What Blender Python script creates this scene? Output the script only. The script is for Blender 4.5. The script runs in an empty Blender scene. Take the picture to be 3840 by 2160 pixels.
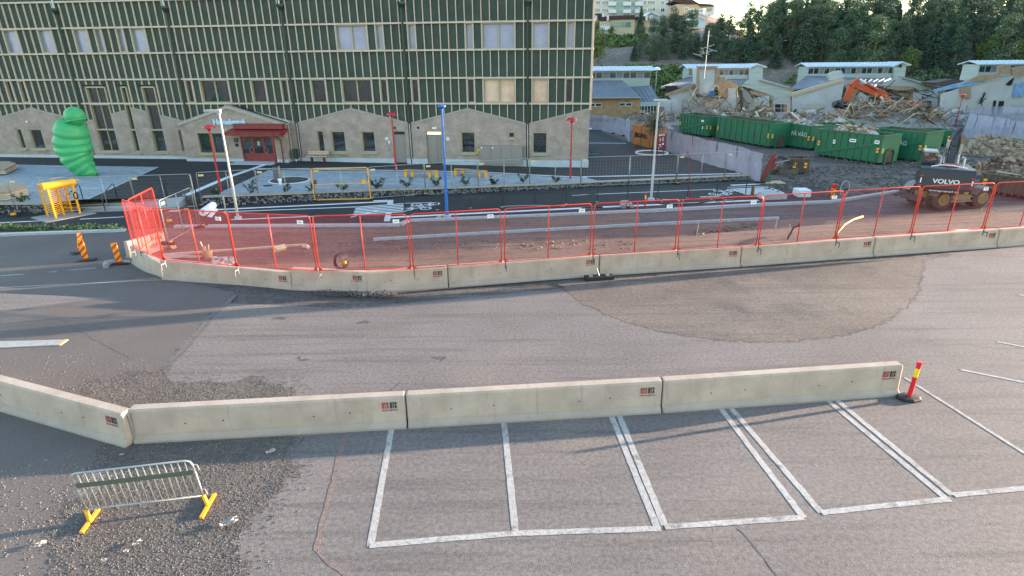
import bpy, bmesh, math, random
from mathutils import Vector, Matrix, noise
C = bpy.data.collections.new('scene'); bpy.context.scene.collection.children.link(C)
SC = bpy.context.scene
rad = math.radians
# ---------------- camera ----------------
S = 3840/2576.0
FP, PITCH, ROLL, CX, CY, HC = 1460.9*S, rad(21.13), rad(-0.428), 1297.1*S, 1080.0, 7.73
FW = Vector((0, math.cos(PITCH), -math.sin(PITCH))); UP0 = Vector((0, math.sin(PITCH), math.cos(PITCH))); RT0 = Vector((1, 0, 0))
RT = RT0*math.cos(ROLL)+UP0*math.sin(ROLL); UP = UP0*math.cos(ROLL)-RT0*math.sin(ROLL)
CAM = Vector((0, 0, HC))
cd = bpy.data.cameras.new('camera'); co = bpy.data.objects.new('camera', cd); C.objects.link(co)
cd.sensor_width = 36; cd.lens = 36*FP/3840; cd.shift_x = (1920-CX)/3840; cd.clip_start = 0.1; cd.clip_end = 3000
M = Matrix((RT, UP, -FW)).transposed().to_4x4(); M.translation = CAM; co.matrix_world = M
SC.camera = co
# ---------------- light ----------------
SUN_AZ, SUN_EL = rad(76.4), rad(6.6)
sd = Vector((math.sin(SUN_AZ)*math.cos(SUN_EL), math.cos(SUN_AZ)*math.cos(SUN_EL), math.sin(SUN_EL)))
w = bpy.data.worlds.new('World'); SC.world = w; w.use_nodes = True
nt = w.node_tree; nt.nodes.clear()
bg = nt.nodes.new('ShaderNodeBackground'); ou = nt.nodes.new('ShaderNodeOutputWorld'); sk = nt.nodes.new('ShaderNodeTexSky')
sk.sky_type = 'NISHITA'; sk.sun_disc = False; sk.sun_elevation = SUN_EL; sk.sun_rotation = SUN_AZ
sk.air_density = 1.0; sk.dust_density = .45; sk.ozone_density = 1.3
bg.inputs['Strength'].default_value = 0.15
nt.links.new(sk.outputs[0], bg.inputs[0]); nt.links.new(bg.outputs[0], ou.inputs[0])
sl = bpy.data.lights.new('sun', 'SUN'); so = bpy.data.objects.new('sun', sl); C.objects.link(so)
sl.energy = 4.4; sl.angle = rad(0.6); sl.color = (1.0, 0.78, 0.58)
so.matrix_world = sd.to_track_quat('Z', 'Y').to_matrix().to_4x4()
vs = SC.view_settings; vs.view_transform = 'Standard'; vs.look = 'None'; vs.gamma = 1; vs.use_curve_mapping = False
vs.exposure = 2.62
# ---------------- geometry helpers ----------------
def ray(px, py):
    return FW*FP+RT*(px-CX)-UP*(py-CY)
def ss(a, b, t):
    t = max(0, min(1, (t-a)/(b-a))); return t*t*(3-2*t)
def gz(x, y):
    t = y-(20.9+.22*x)
    return -.45*ss(1.5, 7, t)
def plz(x):
    return max(-.3, min(0., -.012*(x+22)))
def G(px, py, z=None):
    d = ray(px, py)
    if z is not None:
        return CAM+d*((z-HC)/d.z)
    zz = 0.
    for _ in range(12):
        p = CAM+d*((zz-HC)/d.z); zz = gz(p.x, p.y)
    return p
def GP(px, py):
    d = ray(px, py); zz = 0.
    for _ in range(12):
        p = CAM+d*((zz-HC)/d.z); zz = plz(p.x)
    return p
def zat(b, py):
    """height z of the point above world XY b that projects on row py"""
    lo, hi = -3., 60.
    for _ in range(50):
        m = (lo+hi)/2; v = Vector((b[0], b[1], m))-CAM
        y = CY-FP*v.dot(UP)/v.dot(FW)
        if y > py: lo = m
        else: hi = m
    return m
def atY(px, py, Y):
    d = ray(px, py); return CAM+d*(Y/d.y)
def proj(p):
    v = Vector(p)-CAM; k = v.dot(FW); return (CX+FP*v.dot(RT)/k, CY-FP*v.dot(UP)/k)
class MB:
    def __init__(s): s.v = []; s.f = []
    def add(s, vs_, fs):
        n = len(s.v); s.v += [tuple(p) for p in vs_]; s.f += [tuple(n+i for i in f) for f in fs]; return s
    def box(s, c, d, rz=0, R=None):
        x, y, z = d[0]/2, d[1]/2, d[2]/2
        m = R if R is not None else Matrix.Rotation(rz, 3, 'Z')
        c = Vector(c)
        return s.add([c+m@Vector((a*x, b*y, e*z)) for a in (-1, 1) for b in (-1, 1) for e in (-1, 1)],
                     [(0, 1, 3, 2), (4, 6, 7, 5), (0, 4, 5, 1), (2, 3, 7, 6), (0, 2, 6, 4), (1, 5, 7, 3)])
    def b2(s, lo, hi):
        return s.box([(a+b)/2 for a, b in zip(lo, hi)], [b-a for a, b in zip(lo, hi)])
    def bar(s, p, q, wd, h=None, up=(0, 0, 1)):
        p, q = Vector(p), Vector(q); h = wd if h is None else h
        t = (q-p); L = t.length
        if L < 1e-6: return s
        t = t/L; u = Vector(up)
        if abs(t.dot(u)) > .98: u = Vector((1, 0, 0))
        a = t.cross(u).normalized(); b = a.cross(t).normalized()
        R = Matrix((t, a, b)).transposed()
        return s.box((p+q)/2, (L, wd, h), R=R)
    def tube(s, pts, r, n=8, closed=False, cap=True):
        pts = [Vector(p) for p in pts]; rs = r if isinstance(r, (list, tuple)) else [r]*len(pts)
        N = len(pts); rings = []; pa = None
        for i, p in enumerate(pts):
            a = pts[(i-1) % N] if (closed or i > 0) else p; b = pts[(i+1) % N] if (closed or i < N-1) else p
            t = (b-a).normalized() if (b-a).length > 1e-9 else Vector((0, 0, 1))
            if pa is None:
                u = Vector((0, 0, 1)) if abs(t.z) < .9 else Vector((1, 0, 0)); pa = t.cross(u).normalized()
            pa = (pa-t*pa.dot(t)).normalized(); pb = t.cross(pa)
            rings.append([p+(pa*math.cos(2*math.pi*k/n)+pb*math.sin(2*math.pi*k/n))*rs[i] for k in range(n)])
        vs_ = [q for rg in rings for q in rg]; fs = []
        for i in range(N if closed else N-1):
            j = (i+1) % N
            for k in range(n):
                fs.append((i*n+k, i*n+(k+1) % n, j*n+(k+1) % n, j*n+k))
        if cap and not closed:
            fs.append(tuple(range(n))[::-1]); fs.append(tuple((N-1)*n+k for k in range(n)))
        return s.add(vs_, fs)
    def lathe(s, c, prof, n=16, ax=None):
        c = Vector(c); R = (Vector(ax).normalized().to_track_quat('Z', 'Y').to_matrix() if ax is not None else Matrix.Identity(3))
        vs_ = [c+R@Vector((r*math.cos(2*math.pi*k/n), r*math.sin(2*math.pi*k/n), z)) for r, z in prof for k in range(n)]
        fs = [(i*n+k, i*n+(k+1) % n, (i+1)*n+(k+1) % n, (i+1)*n+k) for i in range(len(prof)-1) for k in range(n)]
        fs.append(tuple(range(n))[::-1]); fs.append(tuple((len(prof)-1)*n+k for k in range(n)))
        return s.add(vs_, fs)
    def prism(s, poly, off):
        """extrude a 3D polygon by a vector"""
        n = len(poly); o = Vector(off); P = [Vector(p) for p in poly]
        return s.add(P+[p+o for p in P], [tuple(range(n))[::-1], tuple(range(n, 2*n))]+[(i, (i+1) % n, n+(i+1) % n, n+i) for i in range(n)])
    def quad(s, *p): return s.add(p, [tuple(range(len(p)))])
    def mesh(s, name, mat=None, smooth=False):
        me = bpy.data.meshes.new(name); me.from_pydata(s.v, [], s.f); me.update()
        if mat: me.materials.append(mat)
        bm = bmesh.new(); bm.from_mesh(me); bmesh.ops.recalc_face_normals(bm, faces=bm.faces); bm.to_mesh(me); bm.free()
        if smooth: me.shade_smooth()
        return me
PM = {}
def thing(name, label, cat, loc=(0, 0, 0), rz=0, group=None, kind=None):
    o = bpy.data.objects.new(name, None); C.objects.link(o); o.empty_display_size = .2
    o.location = loc; o.rotation_euler = (0, 0, rz); o['label'] = label; o['category'] = cat
    if group: o['group'] = group
    if kind: o['kind'] = kind
    PM[o.name] = Matrix.Translation(Vector(loc)) @ Matrix.Rotation(rz, 4, 'Z')
    return o
def link(name, me, parent=None, loc=None, rz=0, kind=None, label=None):
    o = bpy.data.objects.new(name, me); C.objects.link(o)
    if parent is not None: o.parent = parent
    if loc is not None: o.location = loc
    if rz: o.rotation_euler = (0, 0, rz)
    if kind: o['kind'] = kind
    if label: o['label'] = label
    return o
def part(name, mb, mat, parent, world=False, smooth=False, kind=None, label=None):
    if world:
        mi = PM[parent.name].inverted(); mb.v = [tuple(mi @ Vector(p)) for p in mb.v]
    return link(name, mb.mesh(name, mat, smooth), parent, kind=kind, label=label)
def sub(name, mb, mat, partobj, label=None, kind=None):   # sub-part, same local frame as its part
    return link(name, mb.mesh(name, mat), partobj, kind=kind, label=label)
def tag(o, label, cat, group=None, kind=None):
    if label: o['label'] = label
    if cat: o['category'] = cat
    if group: o['group'] = group
    if kind: o['kind'] = kind
    return o
def solo(name, mb, mat, label, cat, group=None, smooth=False, base=None):
    """a thing that is one mesh; its origin is moved to its base"""
    if base is None:
        xs = [p[0] for p in mb.v]; ys = [p[1] for p in mb.v]; zs = [p[2] for p in mb.v]
        base = ((min(xs)+max(xs))/2, (min(ys)+max(ys))/2, min(zs))
    mb.v = [(p[0]-base[0], p[1]-base[1], p[2]-base[2]) for p in mb.v]
    o = link(name, mb.mesh(name, mat, smooth), loc=base); return tag(o, label, cat, group)
def struct(name, mb, mat, smooth=False):
    o = link(name, mb.mesh(name, mat, smooth)); o['kind'] = 'structure'; return o
def dup(o, parent=None, loc=None, rz=None, label=None):
    c = o.copy(); C.objects.link(c); c.parent = parent
    if loc is not None: c.location = loc
    if rz is not None: c.rotation_euler = (0, 0, rz)
    if label: c['label'] = label
    PM[c.name] = Matrix.Translation(c.location) @ Matrix.Rotation(c.rotation_euler[2], 4, 'Z')
    for ch in o.children: dup(ch, c)
    return c
# ---------------- materials ----------------
def mat(name, col, rough=.7, metal=0, col2=None, scale=3., detail=4, bump=0, bscale=40, spec=None, emit=None, alpha=None, world=False, mixpos=(.35, .65), stretch=None, coat=0):
    m = bpy.data.materials.new(name); m.use_nodes = True; t = m.node_tree; b = t.nodes['Principled BSDF']
    b.inputs['Base Color'].default_value = (*col, 1); b.inputs['Roughness'].default_value = rough; b.inputs['Metallic'].default_value = metal
    if spec is not None: b.inputs['Specular IOR Level'].default_value = spec
    if coat: b.inputs['Coat Weight'].default_value = coat
    tc = t.nodes.new('ShaderNodeTexCoord'); src = tc.outputs['Object']
    if world:
        ge = t.nodes.new('ShaderNodeNewGeometry'); src = ge.outputs['Position']
    if stretch:
        mp = t.nodes.new('ShaderNodeMapping'); mp.inputs['Scale'].default_value = stretch; t.links.new(src, mp.inputs[0]); src = mp.outputs[0]
    if col2 is not None:
        n = t.nodes.new('ShaderNodeTexNoise'); n.inputs['Scale'].default_value = scale; n.inputs['Detail'].default_value = detail; n.inputs['Roughness'].default_value = .6
        t.links.new(src, n.inputs['Vector'])
        r = t.nodes.new('ShaderNodeValToRGB'); r.color_ramp.elements[0].position = mixpos[0]; r.color_ramp.elements[1].position = mixpos[1]
        r.color_ramp.elements[0].color = (*col, 1); r.color_ramp.elements[1].color = (*col2, 1)
        t.links.new(n.outputs['Fac'], r.inputs[0]); t.links.new(r.outputs[0], b.inputs['Base Color'])
    if bump:
        n = t.nodes.new('ShaderNodeTexNoise'); n.inputs['Scale'].default_value = bscale; n.inputs['Detail'].default_value = 3
        t.links.new(src, n.inputs['Vector']); bp = t.nodes.new('ShaderNodeBump'); bp.inputs['Strength'].default_value = bump; bp.inputs['Distance'].default_value = .02
        t.links.new(n.outputs['Fac'], bp.inputs['Height']); t.links.new(bp.outputs[0], b.inputs['Normal'])
    if emit: b.inputs['Emission Color'].default_value = (*emit[0], 1); b.inputs['Emission Strength'].default_value = emit[1]
    if alpha is not None: b.inputs['Alpha'].default_value = alpha
    return m
def ground_mat(name, c1, c2, speck=None, rough=.85, big=.25, fine=60, bump=.6, dirt=None, dirtscale=.12, dirtmin=.5, streak=None):
    """aggregate surface: broad patches, fine speckle, optional dirt patches and tyre streaks"""
    m = bpy.data.materials.new(name); m.use_nodes = True; t = m.node_tree; b = t.nodes['Principled BSDF']; b.inputs['Roughness'].default_value = rough
    b.inputs['Specular IOR Level'].default_value = .3
    ge = t.nodes.new('ShaderNodeNewGeometry'); P = ge.outputs['Position']
    def nz(sc, de=4, ro=.6, src=P):
        n = t.nodes.new('ShaderNodeTexNoise'); n.inputs['Scale'].default_value = sc; n.inputs['Detail'].default_value = de; n.inputs['Roughness'].default_value = ro
        t.links.new(src, n.inputs['Vector']); return n.outputs['Fac']
    def ramp(f, a, b_, ca=(0, 0, 0), cb=(1, 1, 1)):
        r = t.nodes.new('ShaderNodeValToRGB'); r.color_ramp.elements[0].position = a; r.color_ramp.elements[1].position = b_
        r.color_ramp.elements[0].color = (*ca, 1); r.color_ramp.elements[1].color = (*cb, 1); t.links.new(f, r.inputs[0]); return r.outputs[0]
    def mix(f, a, b_, mode='MIX'):
        x = t.nodes.new('ShaderNodeMix'); x.data_type = 'RGBA'; x.blend_type = mode
        if isinstance(f, float): x.inputs[0].default_value = f
        else: t.links.new(f, x.inputs[0])
        for k, s_ in ((6, a), (7, b_)):
            if isinstance(s_, tuple): x.inputs[k].default_value = (*s_, 1)
            else: t.links.new(s_, x.inputs[k])
        return x.outputs[2]
    col = ramp(nz(big, 6), .3, .7, c1, c2)
    if dirt: col = mix(ramp(nz(dirtscale, 8, .65), dirtmin, dirtmin+.15), col, dirt)
    if streak:
        mp = t.nodes.new('ShaderNodeMapping'); mp.inputs['Rotation'].default_value = (0, 0, streak[3]); mp.inputs['Scale'].default_value = (.12, 2.2, 1); t.links.new(P, mp.inputs[0])
        col = mix(ramp(nz(1.2, 6, .7, mp.outputs[0]), .5, .68), col, streak[:3])
    f = nz(fine, 3, .7)
    k = (speck if speck is not None else .35)
    col = mix(1.0, col, ramp(f, .3, .72, (1-k,)*3, (1+k*1.2,)*3), 'MULTIPLY')
    col = mix(1.0, col, ramp(nz(fine*.22, 2, .6), .3, .75, (1-k*.45,)*3, (1+k*.5,)*3), 'MULTIPLY')
    t.links.new(col, b.inputs['Base Color'])
    bp = t.nodes.new('ShaderNodeBump'); bp.inputs['Strength'].default_value = bump; bp.inputs['Distance'].default_value = .012
    t.links.new(f, bp.inputs['Height']); t.links.new(bp.outputs[0], b.inputs['Normal'])
    return m
def brick_mat(name, c1, c2, mortar, bw=.25, bh=.075, vertical=True, ms=.012, bump=.5):
    m = bpy.data.materials.new(name); m.use_nodes = True; t = m.node_tree; b = t.nodes['Principled BSDF']; b.inputs['Roughness'].default_value = .85
    tc = t.nodes.new('ShaderNodeTexCoord'); src = tc.outputs['Object']
    if vertical:
        sp = t.nodes.new('ShaderNodeSeparateXYZ'); cb = t.nodes.new('ShaderNodeCombineXYZ'); ad = t.nodes.new('ShaderNodeMath'); ad.operation = 'ADD'
        t.links.new(src, sp.inputs[0]); t.links.new(sp.outputs[0], ad.inputs[0]); t.links.new(sp.outputs[1], ad.inputs[1])
        t.links.new(ad.outputs[0], cb.inputs[0]); t.links.new(sp.outputs[2], cb.inputs[1]); src = cb.outputs[0]
    k = t.nodes.new('ShaderNodeTexBrick'); k.inputs['Scale'].default_value = 1; k.inputs['Brick Width'].default_value = bw; k.inputs['Row Height'].default_value = bh
    k.inputs['Mortar Size'].default_value = ms; k.inputs['Color1'].default_value = (*c1, 1); k.inputs['Color2'].default_value = (*c2, 1); k.inputs['Mortar'].default_value = (*mortar, 1)
    t.links.new(src, k.inputs['Vector'])
    n = t.nodes.new('ShaderNodeTexNoise'); n.inputs['Scale'].default_value = 1.3; n.inputs['Detail'].default_value = 5; t.links.new(src, n.inputs['Vector'])
    r = t.nodes.new('ShaderNodeValToRGB'); r.color_ramp.elements[0].position = .3; r.color_ramp.elements[1].position = .7; r.color_ramp.elements[0].color = (.78, .78, .78, 1); r.color_ramp.elements[1].color = (1.15, 1.13, 1.1, 1)
    t.links.new(n.outputs['Fac'], r.inputs[0])
    x = t.nodes.new('ShaderNodeMix'); x.data_type = 'RGBA'; x.blend_type = 'MULTIPLY'; x.inputs[0].default_value = 1
    t.links.new(k.outputs['Color'], x.inputs[6]); t.links.new(r.outputs[0], x.inputs[7]); t.links.new(x.outputs[2], b.inputs['Base Color'])
    bp = t.nodes.new('ShaderNodeBump'); bp.inputs['Strength'].default_value = bump; bp.inputs['Distance'].default_value = .01; bp.invert = True
    t.links.new(k.outputs['Fac'], bp.inputs['Height']); t.links.new(bp.outputs[0], b.inputs['Normal'])
    return m
def net_mat(name, col, a):
    m = bpy.data.materials.new(name); m.use_nodes = True; t = m.node_tree; b = t.nodes['Principled BSDF']
    b.inputs['Base Color'].default_value = (*col, 1); b.inputs['Roughness'].default_value = .7
    tr = t.nodes.new('ShaderNodeBsdfTransparent'); mx = t.nodes.new('ShaderNodeMixShader'); o = t.nodes['Material Output']
    tc = t.nodes.new('ShaderNodeTexCoord'); n = t.nodes.new('ShaderNodeTexNoise'); n.inputs['Scale'].default_value = 1.5; n.inputs['Detail'].default_value = 5; t.links.new(tc.outputs['Object'], n.inputs['Vector'])
    r = t.nodes.new('ShaderNodeMapRange'); r.inputs[1].default_value = .3; r.inputs[2].default_value = .7; r.inputs[3].default_value = a-.1; r.inputs[4].default_value = a+.1
    t.links.new(n.outputs['Fac'], r.inputs[0]); t.links.new(r.outputs[0], mx.inputs[0]); t.links.new(tr.outputs[0], mx.inputs[1]); t.links.new(b.outputs[0], mx.inputs[2]); t.links.new(mx.outputs[0], o.inputs[0])
    return m
MT = {}
MT['panel'] = mat('green_panel', (.038, .060, .045), .75, col2=(.054, .080, .060), scale=1.2, world=True)
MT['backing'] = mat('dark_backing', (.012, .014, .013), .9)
MT['batten'] = mat('pale_timber', (.58, .44, .34), .7, col2=(.68, .56, .46), scale=6, world=True)
MT['ledge'] = mat('ledge_paint', (.48, .39, .31), .6, col2=(.58, .49, .40), scale=3)
MT['wframe'] = mat('window_frame_olive', (.36, .32, .22), .5)
MT['brick'] = brick_mat('brown_grey_brick', (.37, .285, .245), (.26, .205, .18), (.45, .37, .32))
MT['coping'] = mat('coping', (.33, .29, .25), .5, col2=(.38, .34, .30))
MT['plinth'] = mat('plinth_concrete', (.42, .47, .52), .8, col2=(.50, .54, .57), scale=2)
MT['glass_sky'] = mat('sky_tinted_blind_glass', (.24, .27, .42), .2, spec=.5, col2=(.32, .34, .48), scale=.8, world=True)  # bluish base colour paints the reflected sky together with pale blinds
MT['glass_dark'] = mat('dark_glass', (.02, .024, .03), .04, spec=1.0, col2=(.05, .05, .055), scale=1.4, world=True, coat=1)
MT['glass_warm'] = mat('peach_reflection_glass', (.55, .36, .25), .3, spec=.5, col2=(.70, .50, .38), scale=1.1, world=True)  # reflection of a sunlit building painted as a warm pane colour
MT['pipe'] = mat('dark_green_metal', (.018, .045, .038), .4, .3)
MT['greybrown'] = mat('greybrown_paint', (.25, .225, .20), .5)
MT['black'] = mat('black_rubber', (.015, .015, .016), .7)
MT['white'] = mat('white_paint', (.78, .79, .80), .6)
MT['galv'] = mat('galvanised_steel', (.30, .31, .32), .5, .5, col2=(.38, .39, .39), scale=10)
MT['redlamp'] = mat('red_lacquer', (.45, .008, .018), .35, coat=.5)
MT['darkred'] = mat('oxide_red', (.19, .018, .02), .5, col2=(.23, .03, .03))
MT['concrete'] = mat('barrier_concrete', (.38, .295, .235), .88, col2=(.47, .375, .305), scale=1.6, detail=8, bump=.25, bscale=25)
def stain_concrete(m):
    t = m.node_tree; b = t.nodes['Principled BSDF']; src = b.inputs['Base Color'].links[0].from_socket; tc = t.nodes.new('ShaderNodeTexCoord'); oi = t.nodes.new('ShaderNodeObjectInfo')
    va = t.nodes.new('ShaderNodeVectorMath'); va.operation = 'ADD'; sc_ = t.nodes.new('ShaderNodeVectorMath'); sc_.operation = 'SCALE'; sc_.inputs[3].default_value = 40; cb = t.nodes.new('ShaderNodeCombineXYZ'); t.links.new(oi.outputs['Random'], cb.inputs[0]); t.links.new(cb.outputs[0], sc_.inputs[0]); t.links.new(tc.outputs['Object'], va.inputs[0]); t.links.new(sc_.outputs[0], va.inputs[1])
    def layer(scale, lo, hi, dark, mode, col):
        mp = t.nodes.new('ShaderNodeMapping'); mp.inputs['Scale'].default_value = scale; t.links.new(va.outputs[0], mp.inputs[0]); n = t.nodes.new('ShaderNodeTexNoise'); n.inputs['Scale'].default_value = 1; n.inputs['Detail'].default_value = 7; n.inputs['Roughness'].default_value = .7; t.links.new(mp.outputs[0], n.inputs['Vector'])
        r = t.nodes.new('ShaderNodeMapRange'); r.inputs[1].default_value = lo; r.inputs[2].default_value = hi; r.inputs[4].default_value = dark; t.links.new(n.outputs['Fac'], r.inputs[0]); x = t.nodes.new('ShaderNodeMix'); x.data_type = 'RGBA'; x.blend_type = 'MIX'; t.links.new(r.outputs[0], x.inputs[0]); t.links.new(col, x.inputs[6]); x.inputs[7].default_value = (*mode, 1); return x.outputs[2]
    c = layer((5, 5, .5), .56, .72, .55, (.20, .17, .135), src); c = layer((.7, .7, 9), .60, .7, .4, (.24, .21, .17), c); c = layer((14, 14, 14), .66, .70, .7, (.15, .13, .11), c)
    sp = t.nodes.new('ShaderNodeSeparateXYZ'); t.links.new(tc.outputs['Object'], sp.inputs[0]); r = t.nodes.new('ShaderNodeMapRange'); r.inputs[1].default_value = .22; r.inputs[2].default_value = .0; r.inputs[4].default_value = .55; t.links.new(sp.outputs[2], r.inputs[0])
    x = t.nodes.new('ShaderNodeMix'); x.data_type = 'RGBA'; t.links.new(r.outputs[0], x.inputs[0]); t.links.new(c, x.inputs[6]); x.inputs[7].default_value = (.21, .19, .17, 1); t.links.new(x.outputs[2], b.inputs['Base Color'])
stain_concrete(MT['concrete'])
MT['fence_red'] = mat('fence_red', (.75, .045, .02), .45, .1)
MT['yellow'] = mat('yellow_paint', (.85, .38, .01), .45)
MT['kerb'] = mat('granite_kerb', (.34, .345, .36), .8, col2=(.46, .46, .47), scale=9)
MT['wood_dark'] = mat('dark_broken_timber', (.13, .085, .055), .85, col2=(.24, .16, .10), scale=4)
MT['wood'] = mat('weathered_wood', (.30, .21, .13), .8, col2=(.42, .31, .20), scale=5, stretch=(1, 6, 6))
MT['wood_pale'] = mat('pale_wood', (.48, .36, .24), .8, col2=(.60, .48, .34), scale=5)
galvd = mat('dark_galvanised', (.13, .14, .15), .6, .4)
# ================= GROUND =================
KK = {'K0': (0, 380, 2.995), 'K6': (620, 380, 2.995), 'K14': (1400, 380, 2.995), 'K21': (2180, 380, 2.995), 'K29': (2980, 380, 2.995), 'KA': (2180, 0, 2.995), 'KB': (2980, 0, 2.995),
      'L4': (400, 680, 2.3373), 'L14': (1400, 680, 2.3373), 'L24': (2400, 680, 1.789), 'M0': (0, 820, 2.3373), 'N0': (0, 1300, 1.685), 'N11': (1100, 1300, 1.6846), 'N23': (2300, 1300, 1.6727), 'B2': (200, 1660, 3.623),
      'D': (0, 0, 1/S)}
def kx(K, *a):
    o = KK[K]; r = [(o[0]+a[i]/o[2], o[1]+a[i+1]/o[2]) for i in range(0, len(a), 2)]
    return r if len(r) > 1 else r[0]
GM = {}
GM['asphalt'] = ground_mat('worn_asphalt', (.140, .121, .117), (.188, .165, .160), speck=.55, fine=55, bump=.9, dirt=(.20, .17, .145), dirtscale=.13, dirtmin=.52, streak=(.115, .105, .10, rad(10)))
GM['asphalt2'] = ground_mat('smooth_brown_asphalt', (.115, .095, .087), (.15, .126, .115), speck=.28, fine=70, bump=.5, dirt=(.15, .13, .11), dirtscale=.25, dirtmin=.55)
GM['dark'] = ground_mat('new_dark_asphalt', (.026, .026, .028), (.038, .037, .039), speck=.25, fine=40, bump=.3, dirt=(.085, .08, .078), dirtscale=.35, dirtmin=.6)
GM['dirt'] = ground_mat('gravel_dirt', (.115, .090, .078), (.185, .150, .130), speck=.55, fine=40, bump=1.0, dirt=(.085, .075, .07), dirtscale=.35, dirtmin=.5, streak=(.10, .09, .085, rad(12)))
GM['redsoil'] = ground_mat('reddish_construction_soil', (.15, .085, .065), (.21, .13, .10), speck=.4, fine=22, bump=1.0, dirt=(.11, .075, .062), dirtscale=.5, dirtmin=.5, streak=(.24, .16, .125, rad(14)))
GM['loose'] = ground_mat('loose_dark_gravel', (.090, .076, .068), (.135, .115, .102), speck=.75, fine=45, bump=1.0)
GM['mud'] = ground_mat('grey_site_mud', (.07, .062, .058), (.12, .105, .098), speck=.4, fine=14, bump=1.0, dirt=(.065, .06, .06), dirtscale=.3, dirtmin=.5, streak=(.16, .14, .125, rad(10)))
GM['far'] = ground_mat('dry_grass_ground', (.10, .09, .06), (.14, .115, .08), speck=.3, fine=2)
GM['pav'] = brick_mat('blue_grey_paving', (.26, .31, .36), (.34, .40, .45), (.20, .24, .28), .21, .105, vertical=False, ms=.006, bump=.2)
GM['pcirc'] = ground_mat('dark_planting_soil', (.05, .045, .04), (.08, .07, .06), speck=.6, fine=12)
def clip_cells(poly, gf, dz, step=1.2):
    """flat polygon conformed to the ground height function"""
    bm = bmesh.new(); vs_ = [bm.verts.new((p[0], p[1], 0)) for p in poly]; bm.faces.new(vs_)
    bmesh.ops.triangulate(bm, faces=bm.faces[:])
    xs = [p[0] for p in poly]; ys = [p[1] for p in poly]
    if gf is not None:
        # bisect only where the ground is not flat
        y0, y1 = min(ys), max(ys)
        n0, n1 = 20.9+.22*min(xs)+1, 20.9+.22*max(xs)+8
        for ax, lo, hi in ((1, max(y0, min(n0, n1)), min(y1, max(n0, n1))), (0, min(xs), max(xs))):
            if ax == 0 and not (y1 > min(n0, n1) and y0 < max(n0, n1)): continue
            st = step if ax == 1 else 3.; c = math.floor(lo/st)*st+st
            while c < hi:
                g = bm.verts[:]+bm.edges[:]+bm.faces[:]
                co_ = (c, 0, 0) if ax == 0 else (0, c, 0); no_ = (1, 0, 0) if ax == 0 else (0, 1, 0)
                bmesh.ops.bisect_plane(bm, geom=g, plane_co=co_, plane_no=no_, dist=1e-4); c += st
    m_ = MB(); idx = {}
    for v in bm.verts: idx[v] = len(m_.v); m_.v.append((v.co.x, v.co.y, (gf(v.co.x, v.co.y) if gf else 0)+dz))
    m_.f = [tuple(idx[v] for v in f.verts) for f in bm.faces]; bm.free()
    return m_
def up_mesh(m_, name, mt):
    me = bpy.data.meshes.new(name); me.from_pydata(m_.v, [], m_.f); bm = bmesh.new(); bm.from_mesh(me)
    for f in bm.faces:
        if f.normal.z < 0: f.normal_flip()
    bm.to_mesh(me); bm.free(); me.materials.append(mt); return me
def masked(m, amp=.35, sc=5.):
    """copy of a ground material whose rim breaks up into the surface below (attribute edge = metres inside the outline)"""
    m = m.copy(); m.name = m.name.split('.')[0]+'_broken_edge'; t = m.node_tree; o = t.nodes['Material Output']; b = t.nodes['Principled BSDF']
    at = t.nodes.new('ShaderNodeAttribute'); at.attribute_name = 'edge'; g = t.nodes.new('ShaderNodeNewGeometry'); tot = at.outputs['Fac']
    for k_, (s_, a_) in enumerate(((sc*.25, amp), (sc, amp*.7), (sc*7, amp*.75))):
        n = t.nodes.new('ShaderNodeTexNoise'); n.inputs['Scale'].default_value = s_; n.inputs['Detail'].default_value = 3; t.links.new(g.outputs['Position'], n.inputs['Vector'])
        q = t.nodes.new('ShaderNodeMath'); q.operation = 'SUBTRACT'; q.inputs[1].default_value = .5; t.links.new(n.outputs['Fac'], q.inputs[0])
        u = t.nodes.new('ShaderNodeMath'); u.operation = 'MULTIPLY_ADD'; u.inputs[1].default_value = a_*4; t.links.new(q.outputs[0], u.inputs[0]); t.links.new(tot, u.inputs[2]); tot = u.outputs[0]
    r = t.nodes.new('ShaderNodeMapRange'); r.inputs[1].default_value = -.04; r.inputs[2].default_value = .06; t.links.new(tot, r.inputs[0])
    tr = t.nodes.new('ShaderNodeBsdfTransparent'); mx = t.nodes.new('ShaderNodeMixShader'); t.links.new(r.outputs[0], mx.inputs[0]); t.links.new(tr.outputs[0], mx.inputs[1]); t.links.new(b.outputs[0], mx.inputs[2]); t.links.new(mx.outputs[0], o.inputs[0])
    return m
def sdist(x, y, P):
    ins = False; d = 1e9; n = len(P); j = n-1
    for i in range(n):
        ax, ay = P[j]; bx, by = P[i]
        if (by > y) != (ay > y) and x < (ax-bx)*(y-by)/(ay-by)+bx: ins = not ins
        dx, dy = bx-ax, by-ay; t_ = max(0, min(1, ((x-ax)*dx+(y-ay)*dy)/(dx*dx+dy*dy+1e-9))); d = min(d, math.hypot(x-ax-dx*t_, y-ay-dy*t_)); j = i
    return d if ins else -d
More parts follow.
